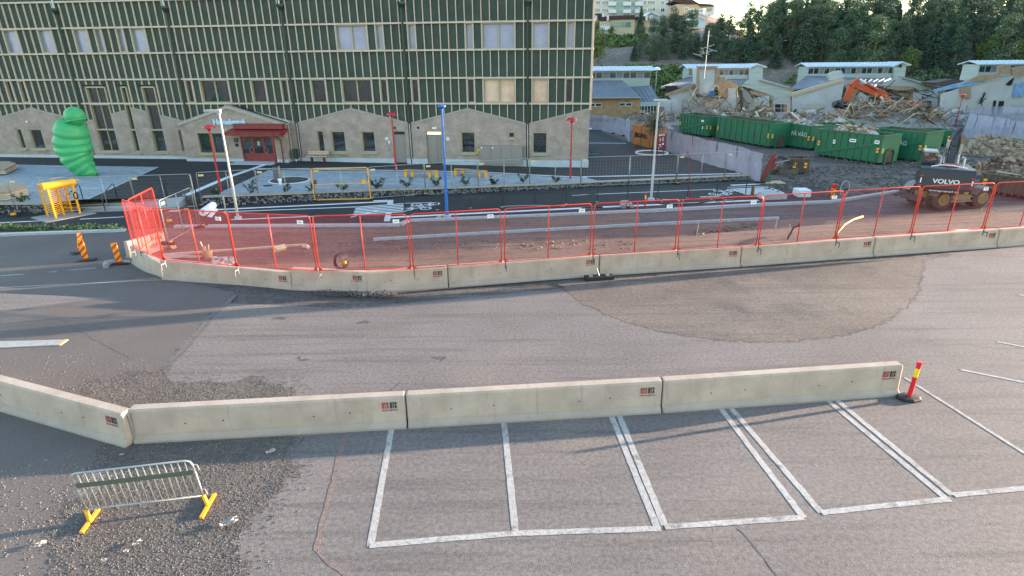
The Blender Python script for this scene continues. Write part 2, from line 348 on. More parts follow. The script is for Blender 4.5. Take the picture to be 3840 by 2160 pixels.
def blob(name, pts, mt, dz, cell=.2, margin=.5, world=False):
    P_ = pts if world else [(G(*p).x, G(*p).y) for p in pts]
    x0, x1, y0, y1 = min(p[0] for p in P_)-margin, max(p[0] for p in P_)+margin, min(p[1] for p in P_)-margin, max(p[1] for p in P_)+margin
    nx, ny = int((x1-x0)/cell)+1, int((y1-y0)/cell)+1; E_ = {}; m_ = MB(); idx = {}
    for j in range(ny+1):
        for i in range(nx+1):
            x, y = x0+i*cell, y0+j*cell; e = sdist(x, y, P_)
            if e > -margin: idx[i, j] = len(m_.v); m_.v.append((x, y, gz(x, y)+dz)); E_[len(m_.v)-1] = e
    m_.f = [(idx[i, j], idx[i+1, j], idx[i+1, j+1], idx[i, j+1]) for (i, j) in idx if (i+1, j) in idx and (i+1, j+1) in idx and (i, j+1) in idx]
    me = bpy.data.meshes.new(name); me.from_pydata(m_.v, [], m_.f); at = me.attributes.new('edge', 'FLOAT', 'POINT')
    for k_, v in E_.items(): at.data[k_].value = v
    me.materials.append(mt); o = link(name, me); o['kind'] = 'structure'; return o
def ragged(w_, amp, st=.25):
    out = []; n = len(w_)
    for i in range(n):
        a, b = Vector((*w_[i], 0)), Vector((*w_[(i+1) % n], 0)); m = max(1, int((b-a).length/st)) if (b-a).length < 14 else 1
        for j in range(m):
            p = a.lerp(b, j/m); v = noise.noise_vector(p*1.1)*amp*1.6+noise.noise_vector(p*4.3)*amp*.8; out.append((p.x+v.x, p.y+v.y))
    return out
def sheet(name, pts, mt, dz, gf=gz, proj_=None, kind='structure', rag=0):
    pr = proj_ or G; w_ = [(pr(*p).x, pr(*p).y) for p in pts]
    if rag: w_ = ragged(w_, rag)
    o = link(name, up_mesh(clip_cells(w_, gf, dz), name, mt)); o['kind'] = kind; return o
pzf = lambda x, y: plz(x)
def strip_mesh(m_, pts, wd, dz, gf=gz, world=False, jag=0, rnd=None):
    P_ = [Vector((p[0], p[1], 0)) if world else (GP(*p) if gf is pzf else G(*p)) for p in pts]
    P_ = [Vector((p.x, p.y, 0)) for p in P_]; out = []
    for a, b in zip(P_, P_[1:]):
        n = max(1, int((b-a).length/(.12 if jag else .8)))
        out += [a.lerp(b, i/n) for i in range(n)]
    out.append(P_[-1]); base = len(m_.v)
    for i, p in enumerate(out):
        t = (out[min(i+1, len(out)-1)]-out[max(i-1, 0)]).normalized(); s_ = Vector((-t.y, t.x, 0))
        j = (random.uniform(-jag, jag), random.uniform(-jag, jag)) if jag else (0, 0)
        for q in (p+s_*(wd/2+j[0]), p-s_*(wd/2+j[1])): m_.v.append((q.x, q.y, gf(q.x, q.y)+dz))
    for i in range(len(out)-1): m_.f.append((base+2*i, base+2*i+1, base+2*i+3, base+2*i+2))
    return m_
# base ground, one sheet to the horizon
xs = [-900, -400, -200, -120]+[-80+2.5*i for i in range(60)]+[75, 90, 120, 170, 260, 500, 1100]
ys = [-400, -60, 0, 8, 14, 16]+[16+1.0*i for i in range(1, 32)]+[50, 60, 80, 110, 160, 260, 500, 1200]
m_ = MB(); m_.v = [(x, y, gz(x, y)-.03) for y in ys for x in xs]; nx = len(xs)
m_.f = [(j*nx+i, j*nx+i+1, (j+1)*nx+i+1, (j+1)*nx+i) for j in range(len(ys)-1) for i in range(nx-1)]
struct('ground', m_, GM['mud'])
# parking and lane asphalt
yb = lambda x: 20.9+.22*x
o = link('parking_asphalt', up_mesh(clip_cells([(-60, -12), (60, -12), (60, 31), (22, 24.6), (9.2, 21.6), (-2.7, 18.9), (-5.6, 18.2), (-20, 20), (-60, 20)], None, 0.0), 'parking_asphalt', GM['asphalt'])); o['kind'] = 'structure'
sheet('brown_asphalt', kx('D', -500, 700, -200, 560, 0, 596, 330, 575, 345, 640, 400, 700, 590, 738, 545, 790, 500, 850, 400, 945, 250, 960, 240, 1050, 330, 1112, 270, 1150, 200, 1240, 150, 1300, 125, 1449, 60, 1700, -500, 1700), GM['asphalt2'], .0006, rag=.04)
blob('gravel_patch_right', kx('D', 1400, 712, 1512, 703, 1866, 675, 2200, 652, 2420, 636, 2325, 655, 2318, 700, 2300, 752, 2262, 792, 2200, 822, 2120, 845, 2010, 858, 1900, 862, 1800, 856, 1700, 842, 1600, 818, 1530, 795, 1460, 762), masked(GM['dirt'], .10, 4.), .0012, .3, .5)
MLOOSE = masked(GM['loose'], .22, 3.)
blob('dark_gravel_patch', kx('D', 262, 1120, 400, 1108, 735, 1096, 742, 1120, 738, 1175, 705, 1235, 640, 1290, 610, 1335, 605, 1420, 615, 1600, 100, 1600, 130, 1400, 118, 1330, 170, 1270, 250, 1235, 300, 1200, 250, 1150), MLOOSE, .0022, .15, 1.0)
blob('dark_gravel_patch', kx('D', 225, 962, 330, 948, 400, 944, 440, 962, 560, 962, 650, 955, 740, 972, 748, 990, 712, 1015, 500, 1030, 345, 1040, 260, 1050, 190, 1010), MLOOSE, .0022, .15, 1.0)
# construction soil behind the barriers
xsn = [-9.5, -7.3, -4.4, -2.7, 3.1, 9.2, 15.5, 22.3, 40, 60]
front = [(-7.6, 20.9), (-5.6, 19.2), (-2.7, 19.9), (3.1, 21.2), (9.2, 22.5), (15.5, 23.8), (22.3, 25.4), (60, 35)]
bk = [(G(*p).x, G(*p).y) for p in [kx('L24', 2576, 205), kx('L24', 1600, 222), kx('L24', 930, 258), kx('L24', 0, 302), kx('L14', 1600, 432), kx('L14', 500, 496), (1400, 905), (1200, 915), (1000, 900), (900, 905), kx('L4', 500, 640)]]
fa = [(p[0], p[1]) for p in front if p[0] < 40]+[(45, 31.5)]
o = link('construction_soil', up_mesh(clip_cells(fa+bk, gz, .005), 'construction_soil', GM['redsoil'])); o['kind'] = 'structure'
# trench road between the kerbs (dark, dusty) and site right
sheet('dusty_road_base', kx('L24', 0, 196, 0, 300)+[kx('L14', 1600, 432), kx('L14', 500, 496), (1400, 905), (1200, 915), (1000, 900), (640, 960), (520, 900), (470, 862), (657, 853), (827, 851), (1500, 847), kx('L14', 310, 352)], GM['redsoil'], .009)
sheet('new_road', [(-700, 870), (0, 866), (470, 860), (657, 851), (827, 848), (1500, 845)]+[kx('L14', 310, 345), kx('L14', 2571, 248)]+kx('L24', 830, 152, 1300, 130)+[(3080, 690), (2900, 672), (2760, 672), (2180, 702), (1400, 743), (760, 776), (690, 776), (640, 790), (300, 800), (0, 802), (-700, 810)], GM['dark'], .012)
# ---------------- plaza ----------------
front_px = [(-900, 770), kx('K0', 0, 1168), kx('K0', 560, 1165)]
gf_l = [G(-900, 772, .10), G(*kx('K0', 0, 1165), .10), G(*kx('K0', 560, 1165), .10)]
st_l, st_r = G(*kx('K0', 880, 1105), 0.), G(*kx('K6', 220, 1070), 0.)
gr = [G(*p, z) for p, z in ((kx('K6', 410, 1085), .10), (kx('K6', 2576, 988), .05), (kx('K14', 1200, 955), .0), (kx('K14', 2576, 890), -.03), (kx('K21', 1890, 822), -.05))]
netend = G(*kx('K21', 2000, 910), -.45)
pl = [(-80, 60), (-80, gf_l[0].y), *[(p.x, p.y) for p in gf_l[1:]], (st_l.x, st_l.y), (st_r.x, st_r.y), *[(p.x, p.y+.05) for p in gr]]
nb_ = [G(*p, -.4) for p in (kx('K21', 1000, 600), kx('K21', 500, 460), (2200, 480))]
pl += [(nb_[0].x+4, nb_[0].y), (nb_[1].x, nb_[1].y), (nb_[2].x, nb_[2].y+4), (2, 80), (-80, 80)]
plzg = lambda x, y: plz(x)
m_ = clip_cells(pl[1:], None, 0)
bm_ = bmesh.new(); vv = [bm_.verts.new((p[0], p[1], 0)) for p in pl[1:]]; bm_.faces.new(vv); bmesh.ops.triangulate(bm_, faces=bm_.faces[:])
for c in [-22+i*1.0 for i in range(0, 26)]: bmesh.ops.bisect_plane(bm_, geom=bm_.verts[:]+bm_.edges[:]+bm_.faces[:], plane_co=(c, 0, 0), plane_no=(1, 0, 0), dist=1e-4)
r_ = bmesh.ops.extrude_face_region(bm_, geom=bm_.faces[:])
for v in [g for g in r_['geom'] if isinstance(g, bmesh.types.BMVert)]: v.co.z = -1
for v in bm_.verts:
    v.co.z = plz(v.co.x) if v.co.z > -.5 else -.9
me = bpy.data.meshes.new('plaza'); bmesh.ops.recalc_face_normals(bm_, faces=bm_.faces[:]); bm_.to_mesh(me); bm_.free(); me.materials.append(GM['dark']); link('plaza', me)['kind'] = 'structure'
sheet('plaza_paving', kx('K0', -1500, 690, 0, 703, 240, 712, 1778, 738, 985, 1100, 870, 1105, 560, 1150, 0, 1150, -1500, 1150), GM['pav'], .006, pzf, GP)
rp = kx('K6', 1160, 772)
pp = [GP(*rp), GP(*kx('K6', 2300, 782)), GP(*kx('K14', 1240, 806)), GP(*kx('K14', 2400, 862))]
pp = [(p.x, p.y) for p in pp]+[(gr[3].x+.6, gr[3].y+.35), (gr[2].x, gr[2].y+.35), (gr[1].x, gr[1].y+.35), (gr[0].x+.1, gr[0].y+.3)]
o = link('plaza_paving', up_mesh(clip_cells(pp, None, 0), 'plaza_paving', GM['pav'])); o['kind'] = 'structure'
def reproj(o, gf, dz):
    bm = bmesh.new(); bm.from_mesh(o.data)
    for c in [-22+i*1.0 for i in range(0, 30)]: bmesh.ops.bisect_plane(bm, geom=bm.verts[:]+bm.edges[:]+bm.faces[:], plane_co=(c, 0, 0), plane_no=(1, 0, 0), dist=1e-4)
    for v in bm.verts: v.co.z = gf(v.co.x, v.co.y)+dz
    bm.to_mesh(o.data); bm.free()
for o in list(C.objects):
    if o.name.startswith('plaza_paving'): reproj(o, pzf, .006)
# painted and granite lines on the plaza
lm = mat('white_granite_strip', (.62, .66, .70), .7)
paint = ground_mat('road_paint_white', (.62, .64, .66), (.72, .74, .76), speck=.15, fine=30, bump=.1, dirt=(.35, .36, .38), dirtscale=1.5, dirtmin=.62)
wornpaint = ground_mat('worn_paint', (.34, .315, .30), (.44, .41, .39), speck=.4, fine=45, bump=.6, dirt=(.17, .155, .14), dirtscale=2.6, dirtmin=.54)
def lines(name, L, mt, gf=gz, dz=.014, jag=0, label=None):
    for pts, wd in L:
        m_ = strip_mesh(MB(), pts, wd, dz, gf, jag=jag); o = link(name, up_mesh(m_, name, mt)); o['kind'] = 'structure'
lines('granite_strip', [(kx('K6', 1118, 712, 700, 855, 225, 1058), .45), (kx('K6', 1040, 757, 2300, 772)+[kx('K14', 1240, 797)], .3), (kx('K14', 1240, 797, 2400, 855), .3), (kx('K21', 0, 848, 1780, 812), .3)], lm, pzf, .010)
lines('granite_strip', [(kx('K21', 50, 468, 500, 472), .25), (kx('K0', 985, 1100, 1778, 738), .08)], lm, pzf, .010)
lines('road_line', [(kx('K6', 385, 1228, 2500, 1128), .28), (kx('K6', 590, 1247, 2140, 1188), .16), (kx('K6', 740, 1332, 2110, 1275), .16),
    (kx('K14', 190, 1306, 2576, 1190), .34), (kx('K21', 0, 1200, 700, 1170), .34), (kx('K21', 700, 1170, 1990, 1112), .3), (kx('K14', 352, 1147, 660, 1138), .1), (kx('K14', 2230, 1060, 2500, 1045), .1),
    (kx('K21', 0, 1052, 1500, 990), .12), (kx('K21', 1640, 968, 2120, 955), .12), (kx('K0', -800, 1395, 0, 1366, 520, 1342), .14), (kx('K0', 900, 1326, 1395, 1300), .14), (kx('K0', 1900, 1235, 2240, 1225), .3),
    (kx('K21', 1680, 945, 2000, 930), .3), (kx('K14', 0, 1120, 160, 1115), .28), (kx('K6', 2080, 1305, 2400, 1225), .12)], paint, dz=.016)
# zebra crossings
for i in range(6):
    t = i/5
    lines('crossing_stripe', [([kx('K6', 2142-34*t, 1192+82*t), kx('K14', 340, 1152+90*t)], .2)], paint, dz=.018)
for i in range(6):
    t = i/5
    lines('crossing_stripe', [([kx('K21', 1665+185*t, 990+58*t), kx('K21', 2140+130*t, 970+55*t)], .2)], paint, dz=.018)
tact = mat('tactile_plate', (.55, .58, .60), .7, bump=.8, bscale=12)
def quadsheet(name, pts, mt, dz): sheet(name, pts, mt, dz)
quadsheet('tactile_paving', kx('K6', 2500, 1112, 2562, 1110, 2558, 1155, 2490, 1158), tact, .02)
quadsheet('tactile_paving', kx('K14', 140, 1255, 205, 1253, 188, 1350, 118, 1352), tact, .02)
# bicycle symbols
def bikesym(p, sc, ang):
    m_ = MB(); c = G(*p); R = Matrix.Rotation(ang, 3, 'Z')
    def ring(cx, r0, r1, n=20):
        v = [c+R@Vector(((cx+r*math.cos(2*math.pi*i/n))*sc, r*math.sin(2*math.pi*i/n)*sc, 0)) for r in (r0, r1) for i in range(n)]
        m_.add([(q.x, q.y, gz(q.x, q.y)+.018) for q in v], [(i, (i+1) % n, n+(i+1) % n, n+i) for i in range(n)])
    def ln_(a, b, w_):
        a, b = Vector((*a, 0)), Vector((*b, 0)); t = (b-a).normalized(); s_ = Vector((-t.y, t.x, 0))*w_/2
        v = [c+R@(q*sc) for q in (a+s_, a-s_, b-s_, b+s_)]; m_.add([(q.x, q.y, gz(q.x, q.y)+.0185) for q in v], [(0, 1, 2, 3)])
    ring(-.55, .26, .36); ring(.55, .26, .36)
    for a, b in (((-.55, 0), (-.1, .0)), ((-.1, 0), (-.3, .5)), ((-.1, 0), (.4, .5)), ((-.3, .5), (.4, .5)), ((.55, 0), (.36, .62)), ((-.55, 0), (-.28, .45)), ((.36, .62), (.22, .66)), ((-.4, .58), (-.2, .58))): ln_(a, b, .07)
    link('bicycle_symbol', up_mesh(m_, 'bicycle_symbol', paint))['kind'] = 'structure'
bikesym(kx('K14', 585, 1158), 1.0, rad(100)+math.pi/2); bikesym(kx('K14', 485, 1210), 1.0, rad(-80)+math.pi/2)
bikesym(kx('K21', 1610, 1003), .9, rad(190)); bikesym(kx('K21', 1560, 1040), .9, rad(190))
# parking bay lines (worn paint)
PB = [[(985, 1078), (932, 1374)], [(1268, 1062), (1297, 1342)], [(1537, 1044), (1655, 1330)], [(1557, 1044), (1672, 1322)], [(1812, 1026), (2021, 1302)], [(1838, 1026), (2066, 1290)], [(2082, 1008), (2382, 1256)], [(2106, 1008), (2396, 1246)],
      [(2276, 950), (2640, 1180)], [(2416, 930), (2640, 975)], [(2508, 860), (2640, 885)], [(930, 1372), (1297, 1342), (1662, 1330)], [(1672, 1326), (2021, 1302)], [(2066, 1290), (2250, 1270), (2390, 1256)], [(2398, 1246), (2640, 1222)], [(2562, 742), (2640, 750)]]
for iL, L in enumerate(PB):
    m_ = strip_mesh(MB(), [(x*S, y*S) for x, y in L], .13 if L[0][1] > 960 else .09, .0032+.0003*iL, gz, jag=.006); link('parking_line', up_mesh(m_, 'parking_line', wornpaint))['kind'] = 'structure'
for L in ([(0, 723), (150, 716), (400, 704)], [(0, 694), (120, 685), (240, 674)]):
    m_ = strip_mesh(MB(), [(x*S, y*S) for x, y in L], .08, .003, gz, jag=.006); link('road_line', up_mesh(m_, 'road_line', wornpaint))['kind'] = 'structure'
redp = ground_mat('faded_red_paint', (.24, .155, .13), (.175, .14, .122), speck=.5, fine=50)
m_ = strip_mesh(MB(), kx('N11', 330, 560, 290, 690, 240, 900, 190, 1080, 145, 1290), .09, .003, gz, jag=.02); link('faded_red_line', up_mesh(m_, 'faded_red_line', redp))['kind'] = 'structure'
m_ = strip_mesh(MB(), kx('N11', 145, 1290, 240, 1380, 330, 1440), .07, .003, gz, jag=.02); link('faded_red_line', up_mesh(m_, 'faded_red_line', redp))['kind'] = 'structure'
# asphalt seam
seam = ground_mat('asphalt_seam', (.11, .10, .095), (.17, .15, .14), speck=.5, fine=30, dirt=(.07, .065, .06), dirtscale=3, dirtmin=.5)
m_ = strip_mesh(MB(), kx('M0', 2060, 665, 1960, 760, 1830, 860, 1720, 1000, 1600, 1130, 1500, 1250, 1430, 1350), .28, .0012, gz, jag=.04); link('asphalt_seam', up_mesh(m_, 'asphalt_seam', seam))['kind'] = 'structure'
m_ = strip_mesh(MB(), kx('M0', 2060, 670, 1960, 765, 1830, 865, 1720, 1005, 1600, 1135, 1500, 1255, 1430, 1360), .05, .0022, gz, jag=.02); link('asphalt_seam', up_mesh(m_, 'asphalt_seam', GM['asphalt']))['kind'] = 'structure'
# kerbs
def kerb(pts, w_, h_, label, L=1.0, mt=None, gf=gz, sink=.25):
    P_ = [G(*p) for p in pts]; out = [(P_[0])]
    t_ = thing('kerb', label, 'kerb', (P_[0].x, P_[0].y, gf(P_[0].x, P_[0].y)))
    segs = []
    for a, b in zip(P_, P_[1:]):
        n = max(1, round((b-a).length/L)); segs += [(a.lerp(b, i/n), a.lerp(b, (i+1)/n)) for i in range(n)]
    for a, b in segs:
        za, zb = gf(a.x, a.y), gf(b.x, b.y); d = (b-a); d.z = 0; d = d.normalized()*.008
        m_ = MB(); m_.bar((a.x+d.x, a.y+d.y, za+h_/2-sink/2), (b.x-d.x, b.y-d.y, zb+h_/2-sink/2), w_, h_+sink); part('kerb_stone', m_, mt or MT['kerb'], t_, world=True)
    return t_
kerb(kx('L14', 0, 522, 500, 492, 1600, 430, 2571, 378)+[kx('L24', 930, 254)], .14, .14, 'narrow pale kerb running across the reddish soil behind the red fence')
kerb([(657, 853), (827, 851), (1500, 847)]+kx('L14', 310, 352, 1600, 300, 2571, 256)+kx('L24', 830, 160, 1300, 140, 1722, 72), .30, .12, 'wide grey kerb along the near edge of the new dark road')
kerb([(-300, 892), (0, 884), (470, 867)], .30, .12, 'pale kerb at the left edge below the low planted strip')
# left soil strip with low plants
sheet('planting_strip', [(-300, 886), (0, 878), (470, 862), (470, 852), (0, 862), (-300, 870)], GM['pcirc'], .02)
def A(K, x, y, Y): return atY(*kx(K, x, y), Y)

stn = masked(ground_mat('oil_stain', (.095, .085, .078), (.11, .098, .09), speck=.4, fine=55), .10, 5.)
def stain(px, py, rx, ry, seed):
    c = G(px*S, py*S); rnd = random.Random(seed); blob('oil_stain', [(c.x+rx*math.cos(a*.7)*rnd.uniform(.6, 1.1), c.y+ry*math.sin(a*.7)*rnd.uniform(.6, 1.1)) for a in range(9)], stn, .0012, .08, .25, world=True)
for i, a in enumerate(((705, 800, .22, .12), (915, 811, .2, .12), (350, 940, .5, .15), (1100, 900, .3, .1), (760, 905, .2, .1), (1700, 960, .5, .12))): stain(*a, i)
crk = ground_mat('dark_crack', (.08, .07, .065), (.10, .09, .08), speck=.3, fine=60)
def crack(p, q, seed, wd=.018):
    a, b = G(p[0]*S, p[1]*S), G(q[0]*S, q[1]*S); rnd = random.Random(seed); n = int((b-a).length/.12); nn = Vector((-(b-a).y, (b-a).x, 0)).normalized(); off = 0; pts = []
    for i in range(n+1): off += rnd.gauss(0, .02); pts.append(a.lerp(b, i/n)+nn*off)
    m_ = strip_mesh(MB(), pts, wd, .0026, gz, world=True, jag=.005); link('asphalt_crack', up_mesh(m_, 'asphalt_crack', crk))['kind'] = 'structure'
crack((1850, 1330), (1960, 1449), 1); crack((980, 985), (1010, 960), 3); crack((1610, 975), (2200, 925), 4, .012); crack((150, 800), (330, 905), 6, .012)
# ================= SCHOOL BUILDING =================
FA = Vector((0, 49.10, 0)); TH = -math.atan(.1197)
FE = Vector((math.cos(TH), math.sin(TH), 0)); FN = Vector((-math.sin(TH), math.cos(TH), 0))
def FU(px, py, off=0.):
    d = ray(px, py); A = FA+FN*off; t = (A-CAM).dot(FN)/d.dot(FN); p = CAM+d*t
    return ((p-FA).dot(FE), p.z)
def FW_(x, y=0, z=0): return FA+FE*x+FN*y+Vector((0, 0, z))
bld = thing('school_building', 'long green panelled school building with pale timber battens above zigzag brick gables', 'building', FA, TH)
ZB = [12.76, 10.77, 8.78, 6.70, 4.73]          # ledges
XP0 = 1.10                                        # downpipe nearest the right end
BAY = 9.873/15
PIPES = [XP0-9.873*k for k in range(0, 6)]
xr = FU(2212, 300)[0]
NB = int(round((xr-XP0)/BAY-.5)); XR = XP0+BAY*(NB+.5)
def bayx(i): return XP0+BAY*(i+.5)             # batten positions; i = NB is the right end
bays = list(range(-75, NB))                      # bay i spans bayx(i)..bayx(i+1)
def bay_of(px, py):
    x = FU(px, py)[0]; return int(math.floor((x-bayx(0))/BAY))
wins = {}   # row -> list (first bay, n bays, glass, mullion)
def win(row, pl, pr, py, g):
    a = FU(pl, py)[0]; b = FU(pr, py)[0]; n = max(1, int(round((b-a)/BAY))); c = (a+b)/2
    i = int(round((c-n*BAY/2-bayx(0))/BAY)); wins.setdefault(row, []).append((i, n, g))
X2 = lambda c: 1100+c/2.3
X1 = lambda c: c/2.3373
for a, b, g in ((355, 640, 's'), (700, 780, 's'), (975, 1055, 's'), (1480, 1558, 's'), (1625, 1918, 's'), (2065, 2210, 's'), (2365, 2435, 's')):
    win(1, X2(a), X2(b), 320/2.3, g)
for a, b in ((21, 76), (150, 207), (282, 341), (363, 392), (449, 475), (500, 556)): win(1, a, b, 192, 's')
for a, b, g in ((135, 293, 'd'), (405, 685, 'd'), (742, 822, 'd'), (1010, 1090, 'd'), (1495, 1570, 'd'), (1637, 1915, 'w'), (2062, 2207, 'w'), (2348, 2420, 'd')):
    win(3, X2(a), X2(b), 780/2.3, g)
for a, b in ((30, 53), (77, 105), (706, 727), (766, 866), (950, 1003), (1065, 1085)): win(3, a, b, 383, 'd')
occ = {(r, i+k) for r, L in wins.items() for (i, n, g) in L for k in range(n)}
# tall windows of the hall (pixel boxes: left, right at mid height, z top, z bottom)
zt_t = FU(360, 327)[1]; zt_b = FU(415, 567)[1]
TALL = []
for (a1, b1), (a2, b2), mul in (((755, 930), (893, 1060), 1), ((1062, 1118), (1190, 1240), 0), ((1245, 1362), (1365, 1478), 0)):
    xa = (FU(X1(a1), 327)[0]+FU(X1(a2), 567)[0])/2; xb = (FU(X1(b1), 327)[0]+FU(X1(b2), 567)[0])/2
    TALL.append((xa, xb, mul))
# gable line
APZ, VLZ = FU(1317, 409)[1], FU(1535, 465)[1]
HW = 9.873/2
def gable(x):
    t = abs(((x-XP0) % 9.873)-HW)/HW; return APZ+(VLZ-APZ)*t
bm = MB(); bm.b2((bayx(-75), .30, VLZ-.3), (XR, 14., 15.2)); part('core_wall', bm, MT['panel'], bld)
# panels and battens, one object each until the limit
pan_me = {}; npan = 0; rest = MB(); nbat = 0; brest = MB()
def pan(w_, z0, z1):
    k = (round(w_, 3), round(z0-z1, 2))
    if k not in pan_me:
        m_ = MB(); m_.b2((.035, .0, -(z1-z0)/2+.05), (w_-.035, .06, (z1-z0)/2-.05)); m_.b2((w_*.35, -.012, -(z1-z0)/2+.05), (w_*.37, .0, (z1-z0)/2-.05)); m_.b2((w_*.62, -.012, -(z1-z0)/2+.05), (w_*.64, .0, (z1-z0)/2-.05))
        pan_me[k] = m_.mesh('panel', MT['panel'])
    return pan_me[k]
def batm(h):
    k = ('b', round(h, 2))
    if k not in pan_me:
        m_ = MB(); m_.b2((-.027, -.12, -h/2), (.027, .02, h/2)); pan_me[k] = m_.mesh('batten', MT['batten'])
    return pan_me[k]
order = sorted(bays, key=lambda i: -i)
tall_hit = lambda x0, x1: any(x1 > a-.05 and x0 < b+.05 for a, b, m_ in TALL)
for i in order:
    for r in range(4):
        z0, z1 = ZB[r+1], ZB[r]
        if (r, i) in occ: continue
        if r == 3 and tall_hit(bayx(i), bayx(i+1)): z0 = zt_t+.12
        if npan < 300 and not (r == 3 and z0 > ZB[4]):
            link('panel', pan(BAY, z0, z1), bld, (bayx(i), .05, (z0+z1)/2)); npan += 1
        else: rest.b2((bayx(i)+.035, .05, z0+.05), (bayx(i+1)-.035, .11, z1-.05))
    # bottom strip following the gables
    if not tall_hit(bayx(i), bayx(i+1)):
        a, b = bayx(i)+.035, bayx(i+1)-.035
        zs = [(a, gable(a)), (b, gable(b))]
        rest.prism([(a, .05, zs[0][1]-.15), (b, .05, zs[1][1]-.15), (b, .05, ZB[4]-.05), (a, .05, ZB[4]-.05)], (0, .06, 0))
inwin = lambda r, i: any(a < i < a+n for (a, n, g) in wins.get(r, []))
for i in order+[NB]:
    for r in range(4):
        if inwin(r, i): continue
        z0, z1 = ZB[r+1], ZB[r]
        if r == 3 and tall_hit(bayx(i)-.02, bayx(i)+.02): z0 = zt_t+.12
        if nbat < 300 and z0 == ZB[r+1]: link('batten', batm(z1-z0-.14), bld, (bayx(i), .03, (z0+z1)/2)); nbat += 1
        else: brest.b2((bayx(i)-.027, -.09, z0+.07), (bayx(i)+.027, .05, z1-.07))
    if not tall_hit(bayx(i)-.02, bayx(i)+.02): brest.b2((bayx(i)-.027, -.09, gable(bayx(i))+.02), (bayx(i)+.027, .05, ZB[4]-.07))
part('panel_strip', rest, MT['panel'], bld, kind='stuff'); part('batten_strip', brest, MT['batten'], bld, kind='stuff')
bm = MB()
for i in order:
    if not tall_hit(bayx(i), bayx(i+1)): continue
    cuts = sorted([bayx(i)+.035, bayx(i+1)-.035]+[c for h in TALL for c in (h[0]-.01, h[1]+.01) if bayx(i)+.035 < c < bayx(i+1)-.035])
    for u, v in zip(cuts, cuts[1:]):
        if any(h[0]-.02 < (u+v)/2 < h[1]+.02 for h in TALL): continue
        bm.b2((u, .05, gable((u+v)/2)-.3), (v, .11, zt_t+.1))
part('window_infill', bm, MT['panel'], bld, kind='stuff')
bm = MB()
for i in order: # upper rows above the frame
    bm.b2((bayx(i)+.035, .05, ZB[0]+.05), (bayx(i+1)-.035, .11, 15.0))
part('upper_panel_strip', bm, MT['panel'], bld, kind='stuff')
for z in ZB:
    xs = [bayx(-75)]+sorted(PIPES)+[XR+.06]
    for a, b in zip(xs, xs[1:]):
        m_ = MB(); m_.b2((a+.09, -.16, z-.075), (b-(.09 if b < XR else 0), .05, z+.055)); part('ledge', m_, MT['ledge'], bld)
# upper windows
GL = {'s': 'glass_sky', 'd': 'glass_dark', 'w': 'glass_warm'}
for r, L in wins.items():
    z0, z1 = ZB[r+1]+.06, ZB[r]-.08
    for (i, n, g) in L:
        a, b = bayx(i)+.035, bayx(i+n)-.035; f = MB(); t = .07
        f.b2((a, -.06, z0), (a+t, .28, z1)); f.b2((b-t, -.06, z0), (b, .28, z1)); f.b2((a+t, -.06, z0), (b-t, .28, z0+t)); f.b2((a+t, -.06, z1-t), (b-t, .28, z1))
        if n >= 3: f.b2(((a+b)/2-.05, .06, z0+t), ((a+b)/2+.05, .28, z1-t))
        o = part('window', f, MT['wframe'], bld)
        cs = [(a+t, b-t)] if n < 3 else [(a+t, (a+b)/2-.05), ((a+b)/2+.05, b-t)]
        for c0, c1 in cs:
            m_ = MB(); m_.b2((c0, .18, z0+t), (c1, .2, z1-t)); sub('pane', m_, MT[GL[g]], o)
            if g == 's':   # no separate blind drawn; blind and sky tone sit in the pane colour
                pass
# tall windows
for a, b, mul in TALL:
    f = MB(); t = .09
    zs = [zt_b, FU(X1(870), 1135/2.3373)[1], FU(X1(850), 915/2.3373)[1], zt_t]
    f.b2((a, -.12, zs[0]), (a+t, .28, zs[3])); f.b2((b-t, -.12, zs[0]), (b, .28, zs[3]))
    for z in zs: f.b2((a+t, -.12, z-.06), (b-t, .28, z+.06))
    if mul: f.b2(((a+b)/2-.035, .05, zs[0]+.06), ((a+b)/2+.035, .28, zs[3]-.06))
    o = part('tall_window', f, MT['wframe'], bld)
    s_ = MB(); s_.b2((a-.08, -.25, zs[0]-.16), (b+.08, -.0, zs[0]-.065)); sub('sill', s_, MT['wframe'], o)
    for z0, z1 in zip(zs, zs[1:]):
        cs = [(a+t, b-t)] if not mul else [(a+t, (a+b)/2-.035), ((a+b)/2+.035, b-t)]
        for c0, c1 in cs: m_ = MB(); m_.b2((c0, .16, z0+.06), (c1, .18, z1-.06)); sub('pane', m_, MT['glass_dark'], o)
# ---------- brick ground floor ----------
HPZ = .25
holes = [(a, b, zt_b, 99) for a, b, m_ in TALL]
def gwin(pl, pr, pt, pb, kind='w'):
    a, zt = FU(pl[0], pt); a2, zb = FU(pl[1], pb); b, _ = FU(pr[0], pt); b2, _ = FU(pr[1], pb)
    return ((a+a2)/2, (b+b2)/2, zb, zt, kind)
GW = []
def c1w(l0, l1, r0, r1, t, b, k='w'): GW.append(gwin((X1(l0), X1(l1)), (X1(r0), X1(r1)), t/2.3373, b/2.3373, k))
def c2w(l0, l1, r0, r1, t, b, k='w'): GW.append(gwin((X2(l0), X2(l1)), (X2(r0), X2(r1)), t/2.3, b/2.3, k))
c1w(145, 197, 198, 245, 1125, 1303); c1w(255, 310, 368, 420, 1128, 1305); c1w(1568, 1606, 1590, 1632, 1135, 1325, 'n')
c2w(205, 228, 258, 285, 1128, 1305, 'n'); c2w(325, 345, 447, 468, 1128, 1312); c2w(587, 605, 705, 722, 1130, 1312)
c2w(1445, 1452, 1572, 1575, 1133, 1320); c2w(1855, 1855, 1914, 1912, 1135, 1190); c2w(2063, 2063, 2193, 2190, 1137, 1325)
